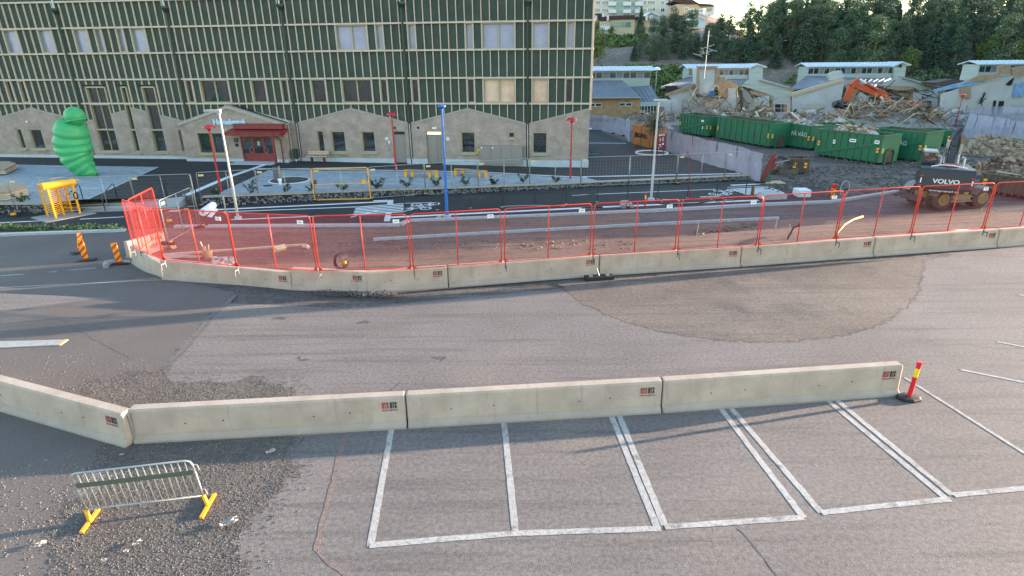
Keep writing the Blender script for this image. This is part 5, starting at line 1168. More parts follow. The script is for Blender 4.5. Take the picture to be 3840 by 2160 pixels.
m_ = MB(); m_.tube([(L+.0+.1*math.cos(i*.63), -.08, 1.15+.2*math.sin(i*.63)) for i in range(10)], .03, 6, closed=True); part('hanging_cable', m_, MT['black'], t_)
# sculpture
bl, br = GP(*kx('K0', 910, 845)), GP(*kx('K0', 1095, 832)); bc = (bl+br)/2; r0 = (br-bl).length/2; print('SCULPT', r0)
t_ = thing('sculpture', 'tall leaning bright green ringed sculpture standing on the paving at the left', 'sculpture', bc)
m_ = MB(); lob = [(990, 800, 108), (938, 735, 142), (880, 655, 172), (838, 575, 185), (815, 480, 185), (803, 385, 170), (800, 290, 165)]; prof = []
K2 = lambda x, y: atY(*kx('K0', x, y), bc.y)
cs = [(K2(x, y), r) for x, y, r in lob]; sc_ = (K2(900, 500)-K2(800, 500)).length/100
cs = [(bc+Vector((0, 0, .02)), 88)]+cs; rings = []
N = 28
def ringpt(c, ax, r): 
    q = ax.to_track_quat('Z', 'Y').to_matrix(); return [c+q @ Vector((r*math.cos(6.2832*i/N), r*.9*math.sin(6.2832*i/N), 0)) for i in range(N)]
path = []
for i in range(len(cs)-1):
    (a, ra), (b, rb) = cs[i], cs[i+1]
    for j in range(8):
        t = j/8; path.append((a.lerp(b, t), (ra*(1-t)+rb*t)*sc_*(1+.0)*(1.03-.085*abs(math.cos(math.pi*t))**2.4)))
path.append((cs[-1][0], cs[-1][1]*sc_*.95)); e = K2(805, 215)
for t, r in ((.35, 148), (.7, 125), (1, 70)): path.append((cs[-1][0].lerp(e, t), r*sc_))
vs_ = []
for i, (c, r) in enumerate(path):
    a = path[max(0, i-1)][0]; b = path[min(len(path)-1, i+1)][0]; ax = (b-a).normalized(); ax = (ax+Vector((-.20+.3*(i/len(path)), -.12, 0))*(1 if i > 6 else 0)).normalized() if i > 3 else Vector((0, 0, 1)); vs_ += ringpt(c, ax, r)
fs = [(i*N+k_, i*N+(k_+1) % N, (i+1)*N+(k_+1) % N, (i+1)*N+k_) for i in range(len(path)-1) for k_ in range(N)]; fs.append(tuple((len(path)-1)*N+k_ for k_ in range(N)))
m_.add(vs_, fs); grn = mat('satin_green', (.05, .40, .14), .5, coat=.05, col2=(.045, .34, .12), scale=.6); part('body', m_, grn, t_, world=True, smooth=True)
m_ = MB(); hc = K2(842, 168); m_.lathe(hc-Vector((0, 0, 104*sc_)), [(max(.02, 104*sc_*math.sin(math.pi*j/12)*(1.0)), 104*sc_*(1-math.cos(math.pi*j/12))) for j in range(13)], 24); part('head', m_, grn, t_, world=True, smooth=True)
m_ = MB(); m_.tube([hc+Vector((.02+106*sc_*.98*math.cos(6.2832*i/24), -.0+106*sc_*.98*math.sin(6.2832*i/24), -.28+.12*math.cos(6.2832*i/24))) for i in range(24)], .07, 8, closed=True); part('head_rim', m_, grn, t_, world=True, smooth=True)
# timber decks at left
def deck(K, pts, z0, n, h, label):
    P_ = [GP(*kx(K, x, y)) for x, y in pts]; t_ = thing('timber_deck', label, 'deck', P_[0])
    for i in range(n):
        s_ = 1+.0*i; m_ = MB(); m_.prism([(p.x, p.y, p.z+z0+h*i) for p in P_], (0, 0, h*.82)); part('board_layer', m_, MT['wood_pale'] if i < n-1 else MT['wood'], t_, world=True)
    return t_
deck('K0', [(-300, 850), (75, 830), (190, 770), (195, 760), (120, 735), (-300, 745)], .1, 3, .13, 'stepped round timber deck cut off by the left frame edge')
deck('K0', [(-300, 1140), (80, 1120), (330, 1060), (300, 1030), (60, 1020), (-300, 1040)], .05, 4, .14, 'stack of timber seating boards behind the fence at the left')
# plants
lf = fol2 = None
def plant(b, h, seed, label, group, n=70):
    rnd = random.Random(seed); t_ = thing('shrub', label, 'shrub', b, 0, group); m_ = MB(); st = MB()
    for s_ in range(5):
        a = rnd.uniform(0, 6.3); L = h*rnd.uniform(.5, 1.1); e = rnd.uniform(.35, 1.); tip = Vector((math.cos(a)*L*.6, math.sin(a)*L*.4, L*e)); st.tube([(0, 0, 0), tip*.5+Vector((0, 0, L*.12)), tip], .012, 4)
        for q in range(n//5):
            t = rnd.uniform(.2, 1); p = tip*t+Vector((0, 0, L*.25*t*(1-t)))+Vector((rnd.gauss(0, .05), rnd.gauss(0, .05), rnd.gauss(0, .05))); u = Vector((rnd.gauss(0, 1), rnd.gauss(0, 1), rnd.gauss(0, .5))).normalized()*.12; w_ = u.cross(Vector((rnd.gauss(0, 1), 0, 1))).normalized()*.08
            m_.add([p-u, p+w_, p+u, p-w_], [(0, 1, 2, 3)])
    part('leaves', m_, MT['leaf'], t_, kind='stuff'); part('stems', st, bark0, t_, kind='stuff')
MT['leaf'] = mat('shrub_leaf', (.022, .05, .02), .6, col2=(.06, .10, .03), scale=4, world=True); bark0 = mat('stem', (.08, .05, .035), .9)
for i, (K, x, y, h) in enumerate((('K6', 600, 1058, .7), ('K6', 960, 1045, 1.2), ('K6', 1330, 1030, .7), ('K6', 1640, 1018, .9), ('K6', 2000, 1005, .7), ('K6', 2370, 985, 1.0), ('K14', 30, 990, 1.1), ('K14', 375, 970, .7), ('K14', 715, 955, .8), ('K14', 1045, 945, 1.0), ('K14', 1360, 932, .55), ('K14', 1680, 918, .8), ('K14', 2050, 902, .5), ('K0', 240, 1150, .8))):
    b = GP(*kx(K, x, y)); b.z = plz(b.x)+.02; plant(b, h, i, 'young leafy shrub planted behind the gabion wall, %s' % ['beside the first red lamp', 'with long arching stems before the white pole', 'below the round planting bed', 'at the left post of the yellow gate', 'behind the yellow gate', 'just right of the yellow gate', 'second right of the yellow gate', 'below the left bench', 'beside the blue pole', 'tall, below the right bench', 'low and round, right of the right bench', 'before the meter cabinet', 'small, nearest the last red lamp', 'on the short wall at the left edge'][i], 'young shrubs behind the gabion walls')
# low planted strip
rnd = random.Random(4); m_ = MB()
for i in range(85):
    b = G(rnd.uniform(-60, 465), rnd.uniform(856, 866))
    if rnd.random() > 1.1-(b.x+24)*.03: continue
    for q in range(20):
        p = b+Vector((rnd.gauss(0, .2), rnd.gauss(0, .12), abs(rnd.gauss(0, .11)))); u = Vector((rnd.gauss(0, 1), rnd.gauss(0, 1), rnd.gauss(0, .5))).normalized()*.08; w_ = u.cross(Vector((rnd.gauss(0, 1), 0, 1))).normalized()*.05; m_.add([p-u, p+w_, p+u, p-w_], [(0, 1, 2, 3)])
o = link('ground_cover_plants', m_.mesh('ground_cover_plants', mat('light_leaf', (.07, .13, .03), .6, col2=(.14, .2, .06), scale=3, world=True))); o['kind'] = 'stuff'
# tree in round kerb + sign
c = G(*kx('K21', 790, 585), -.3); rx = (G(*kx('K21', 968, 585), -.3)-G(*kx('K21', 612, 585), -.3)).length/2
N = 32; t_ = thing('tree_ring', 'round pale kerb ring with dark soil around the young tree', 'kerb', c)
m_ = MB(); m_.tube([(rx*math.cos(6.2832*i/N), rx*math.sin(6.2832*i/N), .05) for i in range(N)], .09, 6, closed=True); part('kerb_ring', m_, lm, t_)
m_ = MB(); m_.lathe((0, 0, 0), [(rx-.08, 0), (rx-.08, .03), (.3, .12), (.02, .13)], 28); part('soil', m_, GM['pcirc'], t_)
H = zat((c.x, c.y), kx('K21', 800, 110)[1])-c.z; t_ = thing('young_tree', 'slim young tree with a grey green crown in the round kerb ring', 'tree', (c.x, c.y, c.z+.05)); m_ = MB(); m_.tube([(0, 0, 0), (.03, 0, H*.5), (0, 0, H*.9)], [.06, .045, .02], 7)
for i in range(10): a = i*2.4; m_.tube([(0, 0, H*(.45+.04*i)), (math.cos(a)*.7, math.sin(a)*.7, H*(.55+.045*i))], [.025, .01], 4)
part('trunk', m_, bark0, t_); rnd = random.Random(8); m_ = MB()
for q in range(1500):
    v = Vector((rnd.gauss(0, .42), rnd.gauss(0, .42), rnd.gauss(0, H*.14)+H*.68)); u = Vector((rnd.gauss(0, 1), rnd.gauss(0, 1), rnd.gauss(0, 1))).normalized()*.09; w_ = u.cross(Vector((rnd.gauss(0, 1), 0, 1))).normalized()*.05; m_.add([v-u, v+w_, v+u, v-w_], [(0, 1, 2, 3)])
part('crown', m_, mat('grey_green_leaf', (.07, .09, .05), .6, col2=(.13, .14, .09), scale=3), t_)
a, b = G(*kx('K21', 845, 625), -.35), G(*kx('K21', 922, 618), -.35); zt = zat((a.x, a.y), kx('K21', 850, 365)[1]); zb = zat((a.x, a.y), kx('K21', 850, 550)[1]); dd = b-a; L = dd.length
t_ = thing('info_sign', 'maroon information board with white map and text on two posts beside the young tree', 'sign', a, math.atan2(dd.y, dd.x)); mar = mat('maroon', (.17, .02, .035), .5)
for x in (.03, L-.03): m_ = MB(); m_.b2((x-.04, 0, 0), (x+.04, .06, zt-a.z)); part('post', m_, mar, t_)
m_ = MB(); m_.b2((-.1, -.05, zb-a.z), (L+.15, -.01, zt-a.z)); o = part('board', m_, mar, t_)
m_ = MB(); Hb = zt-zb
for x0, x1, z0, z1 in ((.05, .15, .88, .96), (.2, .9, .9, .94), (.1, .2, .1, .18), (.15, .45, .3, .36), (.6, .85, .32, .42), (.25, .3, .5, .75), (.65, .7, .5, .8), (.2, .4, .62, .66), (.6, .8, .6, .64), (.3, .5, .2, .24)): m_.b2((L*x0, -.056, zb-a.z+Hb*z0), (L*x1, -.051, zb-a.z+Hb*z1))
sub('print', m_, MT['white'], o)
b = G(*kx('K14', 2410, 440), -.35); t_ = thing('display_table', 'small white topped table on dark legs at the building corner', 'table', b); m_ = MB(); m_.b2((-.35, -.25, 1.25), (.35, .25, 1.33)); part('table_top', m_, MT['white'], t_)
for x in (-.1, .1): m_ = MB(); m_.b2((x-.02, -.02, 0), (x+.02, .02, 1.25)); part('leg', m_, MT['darkred'], t_)
b = G(*kx('K14', 2430, 210), -.35); t_ = thing('red_awning', 'dark red sloping canopy edge projecting behind the building corner', 'canopy', (b.x, b.y, 0)); zz = zat((b.x, b.y), kx('K14', 2430, 200)[1]); m_ = MB(); m_.prism([(-2.2, 0, zz+.5), (1.0, 0, zz+.1), (1.0, 0, zz-.25), (-2.2, 0, zz-.05)], (0, 1.2, 0)); part('canopy', m_, MT['darkred'], t_)
m_ = MB(); m_.b2((-2, 1.0, -.35), (-1.85, 1.15, zz)); part('post', m_, MT['darkred'], t_)
b = G(*kx('K14', 2425, 612), -.35); m_ = MB(); rnd = random.Random(2)
for i in range(14): m_.bar((b.x+rnd.uniform(-.9, .5), b.y+rnd.uniform(-.3, .3), b.z+rnd.uniform(.02, .3)), (b.x+rnd.uniform(-.5, 1.), b.y+rnd.uniform(-.3, .3), b.z+rnd.uniform(.02, .2)), .06)
solo('blue_hose_heap', m_, mat('faded_blue', (.06, .16, .25), .7), 'small heap of blue hose and strap at the building corner', 'hose')
# ---- things behind the red fence
def at_(K, x, y): return G(*kx(K, x, y))
b = at_('L4', 2045, 778); t_ = thing('cable_coil', 'standing coil of black cable with a yellow plug behind the red fence', 'cable coil', b); m_ = MB()
for q in range(6): m_.tube([(.26*math.cos(6.2832*i/16)*(1+.06*q)*.7+.02*q, .05*q-.1, .36+.34*math.sin(6.2832*i/16)) for i in range(16)], .016, 5, closed=True)
part('coil', m_, MT['black'], t_); m_ = MB(); m_.b2((.14, -.1, .3), (.3, .0, .4)); part('plug', m_, MT['yellow'], t_)
b = at_('L4', 893, 672); t_ = thing('bucket', 'rusty bucket with tools standing on the soil behind the fence', 'bucket', b); m_ = MB(); m_.lathe((0, 0, 0), [(.17, 0), (.21, .38), (.2, .38), (.16, .05)], 14); part('bucket_body', m_, MT['wood'], t_)
for x, h in ((-.05, .75), (.06, .62), (0, .55)): m_ = MB(); m_.bar((x, 0, .1), (x*3-.1, .05, h), .04); part('tool_handle', m_, MT['wood_pale'], t_)
a, b = at_('L4', 500, 652), at_('L4', 1750, 562); m_ = MB(); n = 12
for i in range(n): p, q = a.lerp(b, i/n), a.lerp(b, (i+1)/n); m_.bar((p.x, p.y, gz(p.x, p.y)+.05), (q.x, q.y, gz(q.x, q.y)+.05), .14, .08)
solo('long_plank', m_, MT['wood_pale'], 'long timber plank lying on the soil behind the left part of the red fence', 'plank')
for i, (x, y, s_) in enumerate(((585, 585, .3), (1525, 612, .38), (1750, 590, .3))):
    b = at_('L4', x, y); m_ = MB(); chunk0(m_, b+Vector((0, 0, s_*.3)), s_, random.Random(i)); solo('wood_block', m_, MT['wood_pale'], ['pale block near the pale mesh panel at the corner', 'pale block lying on the long plank', 'pale upright block at the right end of the long plank'][i], 'block')
m_ = MB(); P_ = [at_('L4', x, y) for x, y in ((510, 690), (500, 650), (640, 640), (760, 660), (860, 668), (820, 682), (660, 678))]; m_.prism([(p.x, p.y, gz(p.x, p.y)+.03) for p in P_], (0, 0, .04)); solo('plastic_sheet', m_, paper, 'pale plastic sheet lying by the fence foot left of the bucket', 'plastic sheet')
m_ = MB(); rnd = random.Random(6)
for i in range(70): b = at_('L4', rnd.uniform(930, 1120), rnd.uniform(670, 760)); chunk0(m_, b+Vector((0, 0, .03)), rnd.uniform(.04, .18), rnd)
o = solo('concrete_crumbs', m_, rub0 if 'rub0' in globals() else mat('crumbs', (.45, .42, .38), .9), 'scatter of pale concrete crumbs on the soil right of the bucket', 'rubble'); o['kind'] = 'stuff'; del o['category']
m_ = MB(); P_ = [at_('M0', x, y) for x, y in ((930, 435), (945, 405), (990, 392), (1060, 385), (1150, 392))]; m_.tube([p+Vector((0, 0, .06)) for p in P_], [.12, .16, .12, .1, .07], 7); solo('cloth_strip', m_, paper, 'crumpled pale cloth strip on the ground left of the corner barrier', 'cloth')
a, b = at_('K6', 430, 1290), at_('K6', 545, 1205); t_ = thing('geotextile_roll', 'thick white roll of geotextile lying on the new road', 'roll', a); m_ = MB(); m_.tube([a+Vector((0, 0, .22)), b+Vector((0, 0, .22))], .22, 18); part('roll', m_, MT['white'], t_, world=True, smooth=False)
P_ = [at_('K6', x, y) for x, y in ((470, 1300), (560, 1205), (602, 1218), (520, 1310))]; m_ = MB(); m_.prism([(p.x, p.y, p.z+.03) for p in P_], (0, 0, .01)); part('loose_end', m_, MT['white'], t_, world=True)
m_ = MB(); m_.lathe(a+Vector((0, 0, .22))+(a-b).normalized()*.005, [(.05, -.02), (.05, .0)], 10, ax=(a-b)); part('core_hole', m_, MT['black'], t_, world=True)
P_ = [at_('L24', 1318, 345)+Vector((0, 0, .15)), at_('L24', 1330, 320)+Vector((0, 0, .35)), at_('L24', 1380, 285)+Vector((0, 0, .4)), at_('L24', 1440, 255)+Vector((0, 0, .4)), at_('L24', 1492, 240)+Vector((0, 0, .35))]
P_ = [G(*kx('L24', 1300, 395), .1), G(*kx('L24', 1325, 340), .4), G(*kx('L24', 1370, 290), .6), G(*kx('L24', 1430, 255), .6), G(*kx('L24', 1493, 236), .55)]
m_ = MB(); m_.tube(P_, .055, 10); solo('yellow_pipe', m_, mat('pipe_yellow', (.34, .19, .006), .6), 'bent yellow plastic pipe sticking up from the soil behind the red fence', 'pipe', smooth=True)
for i, (K, x0, y0, x1, y1, l) in enumerate((('L24', 378, 365, 386, 268, 'thin pale wooden stake, leftmost behind the right half of the fence'), ('L24', 902, 338, 912, 245, 'thin wooden stake beside the end of the narrow pale kerb'), ('L24', 984, 375, 994, 288, 'thin wooden stake just left of the dark elbow pipe'), ('L24', 2280, 220, 2288, 178, 'short wooden stake behind the excavator wheels'), ('L24', 2335, 262, 2345, 198, 'thin wooden stake at the far right behind the fence'))):
    b = at_(K, x0, y0); h = zat((b.x, b.y), kx(K, x1, y1)[1])-b.z; m_ = MB(); m_.bar((b.x, b.y, b.z-.1), (b.x+.06, b.y, b.z+h), .05, .04); solo('wooden_stake', m_, MT['wood_pale'], l, 'stake', 'wooden survey stakes behind the red fence')
b = at_('L24', 990, 388); m_ = MB(); m_.tube([b, b+Vector((.25, .1, .55)), b+Vector((.45, .1, .6)), b+Vector((.5, .1, .75))], .045, 8); solo('elbow_pipe', m_, MT['black'], 'dark bent drain pipe stub with pale tip behind the fence', 'pipe')
m_ = MB(); rnd = random.Random(12)
for i in range(330):
    u = rnd.random(); b = at_('L24', 380+380*u+rnd.gauss(0, 12), 345-45*u+rnd.gauss(0, 7)); chunk0(m_, b+Vector((0, 0, .04)), rnd.uniform(.04, .16), rnd)
for i in range(420):
    b = at_('L24', rnd.uniform(0, 2300), 0) if False else at_('L14', rnd.uniform(-300, 2300), rnd.uniform(520, 600)); b.z = gz(b.x, b.y)
    if noise.noise(Vector((b.x, b.y, 0))) > -.1: chunk0(m_, b+Vector((0, 0, .02)), rnd.uniform(.03, .09), rnd)
o = link('soil_clods', m_.mesh('soil_clods', mat('soil_clod', (.13, .08, .06), .9, col2=(.24, .18, .14), scale=3, world=True))); o['kind'] = 'stuff'
mc = MB(); rnd = random.Random(55)
for i in range(3200):
    b = G(rnd.uniform(2860, 3900), rnd.uniform(585, 735), -.45)
    if noise.noise(Vector((b.x*.35, b.y*.35, 7))) > -.12+rnd.uniform(-.2, .1): chunk0(mc, b+Vector((0, 0, .02)), rnd.uniform(.04, .16)*(1 if rnd.random() > .05 else 2), rnd)
o = link('mud_clods', mc.mesh('mud_clods', mat('mud_clod', (.07, .062, .056), .9, col2=(.17, .15, .135), scale=2, world=True))); o['kind'] = 'stuff'
# misc on the road
b = at_('K21', 500, 1195); t_ = thing('bag', 'crumpled pink white plastic bag on the kerb behind the fence', 'bag', b); m_ = MB(); rnd = random.Random(1)
for i in range(7): chunk0(m_, (rnd.uniform(-.25, .25), rnd.uniform(-.15, .15), rnd.uniform(.08, .28)), .3, rnd)
part('bag_body', m_, paper, t_, kind='stuff')
b = at_('K21', 1215, 1100); t_ = thing('measuring_tripod', 'thin reddish tripod stand with a long rod on the kerb', 'tripod', b)
m_ = MB(); m_.bar((0, 0, .5), (-.35, .2, 3.0), .04); part('rod', m_, MT['darkred'], t_)
for x, y in ((-.2, -.15), (.3, -.1), (.05, .3)): m_ = MB(); m_.bar((0, 0, .55), (x, y, 0), .04); part('leg', m_, MT['darkred'], t_)
def slab(K, x0, y0, x1, y1, w_, h_, label, mt, name='slab', ribs=0):
    a, b = at_(K, x0, y0), at_(K, x1, y1); t_ = thing(name, label, 'concrete slab' if name == 'slab' else name.replace('_', ' '), a); m_ = MB(); m_.bar(a+Vector((0, 0, h_/2)), b+Vector((0, 0, h_/2)), w_, h_); part('body', m_, mt, t_, world=True)
    if ribs:
        dd = (b-a)
        for i in range(ribs): p = a+dd*(i+.5)/ribs; m_ = MB(); m_.box(p+Vector((0, 0, h_+.03)), (.1, w_*.95, .06), rz=math.atan2(dd.y, dd.x)); part('rib', m_, mt, t_, world=True)
slab('K21', 2010, 1095, 2260, 1085, .9, .28, 'ribbed grey concrete drain channel block on the kerb', MT['kerb'], ribs=9); slab('K21', 2400, 1062, 2540, 1062, .9, .45, 'pale grey concrete blocks stacked at the end of the crossing', lm)
slab('K14', 545, 1328, 700, 1322, .2, .06, 'short pale timber board left of the blue pole foot', MT['wood_pale'], 'board'); slab('K14', 700, 1325, 780, 1290, .12, .08, 'small pale plank leaning at the blue pole foot', MT['wood_pale'], 'plank_piece'); slab('K21', 1330, 1080, 1545, 1072, .15, .05, 'thin timber batten lying beside the cycle path', MT['wood_pale'], 'timber_batten')
b = at_('K21', 1915, 1075); solo('bollard_stub', MB().lathe((b.x, b.y, b.z), [(.12, 0), (.10, .6), (.08, .68), (.01, .7)], 10), MT['rust0'] if 'rust0' in MT else mat('rusty_stub', (.12, .06, .03), .8), 'short rusty stub post at the right crossing', 'post')
def hose(K, pts, r, label, mt, z=.04):
    P_ = [at_(K, x, y) for x, y in pts]; m_ = MB(); m_.tube([Vector((p.x, p.y, gz(p.x, p.y)+z)) for p in P_], r, 6); solo('hose', m_, mt, label, 'hose', smooth=True)
hose('K21', [(900, 1140), (920, 1110), (1100, 1115), (1300, 1105), (1430, 1095), (1500, 1130), (1600, 1150), (1620, 1110), (1700, 1110), (1720, 1140)], .03, 'thin pale hose snaking along the kerb near the tripod', MT['galv'])
hose('K14', [(1430, 1200), (1500, 1185), (1800, 1175), (2150, 1185)], .03, 'pale cable looped on the road in front of the railing', MT['galv'])
hose('K21', [(860, 1130), (900, 1160), (1000, 1165), (1300, 1155), (1600, 1100), (1900, 1070)], .05, 'black hose lying along the white line by the kerb', MT['black'])
b = at_('K29', 545, 1075); m_ = MB(); m_.tube([(b.x+.35*math.cos(6.2832*i/14)*.8, b.y, b.z+.55+.5*math.sin(6.2832*i/14)) for i in range(14)], .03, 6, closed=True); solo('pipe_loop', m_, MT['galv'], 'standing loop of pale green pipe behind the red fence', 'pipe')
b = at_('K29', 420, 1078); t_ = thing('marker_post', 'red marker post with dark yellow stripes behind the right part of the red fence', 'marker post', b, 0, 'red marker tubes'); h = zat((b.x, b.y), kx('K29', 435, 930)[1])-b.z
m_ = MB(); m_.b2((-.12, -.05, 0), (.12, .05, h*.7)); part('striped_board', m_, st, t_) if False else part('striped_board', m_, bpy.data.materials['red_yellow_stripes'], t_); m_ = MB(); m_.b2((-.13, -.06, h*.7), (.13, .06, h)); part('cap', m_, MT['tube_red'], t_)
# gravel spill at the foot of the short far barrier
m_ = MB(); rnd = random.Random(31)
for i in range(2200):
    u = rnd.random(); p = Vector((0, 0, 0)); q = G(1180+300*u+rnd.gauss(0, 14), 1100+8*u+rnd.gauss(0, 5)); stone(m_, (q.x, q.y-.02, .01+rnd.random()**3*.1), rnd.uniform(.01, .035), rnd)
o = link('gravel_spill', m_.mesh('gravel_spill', pebm[0])); o['kind'] = 'stuff'
# ================= DEMOLITION SITE =================

MT['skipg'] = mat('skip_green', (.014, .135, .062), .6, col2=(.03, .095, .05), scale=1.1, detail=9, mixpos=(.5, .68), world=True)
MT['rust'] = mat('rusty_inside', (.09, .045, .03), .85, col2=(.14, .08, .06), scale=2)
MT['brownskip'] = mat('brown_muddy_steel', (.09, .065, .045), .8, col2=(.14, .105, .075), scale=2)
MT['roofblue'] = mat('grey_blue_sheet_roof', (.13, .15, .18), .5, col2=(.17, .19, .22), scale=.6)
MT['roofpale'] = mat('pale_sheet_roof', (.42, .52, .60), .45, col2=(.52, .60, .66), scale=.8)
MT['sage'] = mat('sage_board', (.32, .38, .36), .75, col2=(.40, .45, .43), scale=.8, stretch=(.3, .3, 6))
MT['tan'] = brick_mat('tan_brick', (.42, .26, .12), (.34, .21, .10), (.38, .28, .18))
MT['ply'] = mat('raw_sheathing', (.42, .29, .18), .85, col2=(.30, .20, .13), scale=2.5)
MT['whitewall'] = mat('stained_white_wall', (.55, .56, .55), .85, col2=(.44, .44, .42), scale=.5, detail=8)
MT['orange'] = mat('excavator_orange', (.55, .085, .02), .45, col2=(.42, .06, .02), scale=3)
MT['dkgrey'] = mat('charcoal_paint', (.035, .036, .04), .5)
MT['tyre'] = mat('dusty_tyre', (.045, .038, .034), .9, col2=(.10, .08, .065), scale=6)
MT['net'] = net_mat('lilac_dust_net', (.40, .40, .52), .62)
MT['yellow2'] = mat('dull_yellow', (.34, .22, .08), .7, col2=(.20, .14, .07), scale=4)
MT['hazard'] = mat('hazard_sticker', (.8, .5, .03), .5)
MT['hazred'] = mat('hazard_red', (.7, .05, .03), .5)
def pl3(pts, th, off=(0, 1, 0)):
    m_ = MB(); m_.prism(pts, Vector(off)*th); return m_
# ---- low school modules
def module(label, base):
    return thing('low_school_module', label, 'building', base, 0, 'low school modules being demolished')
def face(K, pts, Y, th=.25):  # wall polygon standing on plane Y
    return pl3([A(K, x, y, Y) for x, y in pts], th)
def lantern(t_, K, l, r, y0, y1, yb, Y, nwin, gable=None, yl=None):
    """roof strip, window band and sage wall; l/r: px; y0 roof top, y1 eave, yb base"""
    a, b = A(K, l, y1, Y), A(K, r, y1, Y); zb = min(A(K, l, yb, Y).z, A(K, r, yb, Y).z)-1; H = (a.z+b.z)/2; W_ = 3.6
    m_ = MB(); m_.b2((a.x, Y, zb), (b.x, Y+W_, H-.05)); o = part('lantern_wall', m_, MT['sage'], t_, world=True)
    rz_ = A(K, (l+r)/2, y0, Y+W_/2).z
    for s_, (q0, q1) in enumerate(((Y-.5, Y+W_/2), (Y+W_/2, Y+W_+.5))):
        z0, z1 = (H, rz_) if s_ == 0 else (rz_, H)
        m_ = MB(); m_.prism([(a.x-.6, q0, z0), (b.x+.6, q0, z0), (b.x+.6, q1, z1), (a.x-.6, q1, z1)], (0, 0, -.12)); ro = part('lantern_roof', m_, MT['roofpale'], t_, world=True)
        if s_ == 0:
            ribs = MB(); n = int((b.x-a.x)/.6)
            for i in range(n+1):
                x = a.x-.55+(b.x-a.x+1.1)*i/n; ribs.bar((x, q0, z0+.03), (x, q1, z1+.03), .06, .06)
            o2 = part('roof_seams', ribs, MT['roofpale'], t_, world=True, kind='stuff')
    hw = (H-zb-1)*.0
    zt, zw = H-.35, H-1.15
    n = nwin; wx = (b.x-a.x)/n
    for i in range(n):
        m_ = MB(); m_.b2((a.x+wx*i+.08, Y-.05, zw), (a.x+wx*(i+1)-.08, Y-.01, zt)); o = part('lantern_window', m_, MT['glass_dark'] if (i*7) % 5 < 3 else MT['louvre'], t_, world=True)
    return a, b, zb, H, rz_
MT['louvre'] = mat('grey_louvre', (.16, .18, .22), .6)
# module 1 (intact, tan brick)
Yw = 92.
b0 = A('KA', 360, 1310, Yw)
t_ = module('intact low school wing with tan brick wall and ribbed roof beside the green building', (b0.x, Yw, -.45))
m_ = face('KA', [(-300, 1345), (660, 1330), (660, 1100), (-300, 1105)], Yw, 6); part('brick_wall', m_, MT['tan'], t_, world=True)
def roof(t_, K, e0, e1, r1, r0, Ye, Yr, mt, rib=.55, name='roof'):
    P0, P1, P2, P3 = A(K, *e0, Ye), A(K, *e1, Ye), A(K, *r1, Yr), A(K, *r0, Yr)
    m_ = MB(); m_.prism([P0, P1, P2, P3], (0, 0, -.15)); o = part(name, m_, mt, t_, world=True)
    if rib:
        rb = MB(); n = max(2, int((P1-P0).length/rib))
        for i in range(n+1):
            u = i/n; rb.bar(P0.lerp(P1, u)+Vector((0, 0, .03)), P3.lerp(P2, u)+Vector((0, 0, .03)), .05, .07)
        part('roof_seams', rb, mt, t_, world=True, kind='stuff')
    return P0, P1, P2, P3
roof(t_, 'KA', (-300, 1105), (672, 1095), (455, 903), (-300, 908), Yw-.6, Yw+6, MT['roofblue'])
roof(t_, 'KA', (668, 1145), (880, 1135), (780, 960), (540, 975), Yw+.5, Yw+6, MT['roofblue'])
m_ = MB(); q0, q1 = A('KA', -300, 1108, Yw-.7), A('KA', 672, 1098, Yw-.7); m_.tube([q0, q1], .09, 6); part('gutter', m_, MT['coping'], t_, world=True)
lantern(t_, 'KA', -300, 780, 745, 790, 965, Yw+7, 14)
for (l, r, t0, b1) in ((80, 230, 1155, 1202), (422, 570, 1150, 1195)):
    P0, P1 = A('KA', l, b1, Yw-.03), A('KA', r, t0, Yw-.03); m_ = MB(); m_.b2((P0.x, Yw-.10, P0.z), (P1.x, Yw, P1.z)); o = part('window', m_, MT['whitewall'], t_, world=True)
    for i in range(2):
        w_ = (P1.x-P0.x)/2; m_ = MB(); m_.b2((P0.x+w_*i+.12-b0.x, -.13, P0.z+.12+.45), (P0.x+w_*(i+1)-.12-b0.x, -.105, P1.z-.12+.45)); sub('pane', m_, MT['glass_dark'], o)
P0, P1 = A('KA', 665, 1320, Yw+.3), A('KA', 850, 1150, Yw+.3); m_ = MB(); m_.b2((P0.x, Yw+.3, P0.z), (P1.x, Yw+4, P1.z)); part('glazed_entry', m_, MT['glass_dark'], t_, world=True)
m_ = MB(); n = 5
for i in range(n+1): x = P0.x+(P1.x-P0.x)*i/n; m_.b2((x-.06, Yw+.2, P0.z), (x+.06, Yw+.29, P1.z))
m_.b2((P0.x, Yw+.2, P1.z-.5), (P1.x, Yw+.28, P1.z-.4)); part('entry_frame', m_, MT['sage'], t_, world=True, kind='stuff')
m_ = face('KA', [(660, 1195), (860, 1190), (860, 1145), (660, 1150)], Yw+.1, .3); part('entry_fascia', m_, MT['sage'], t_, world=True)
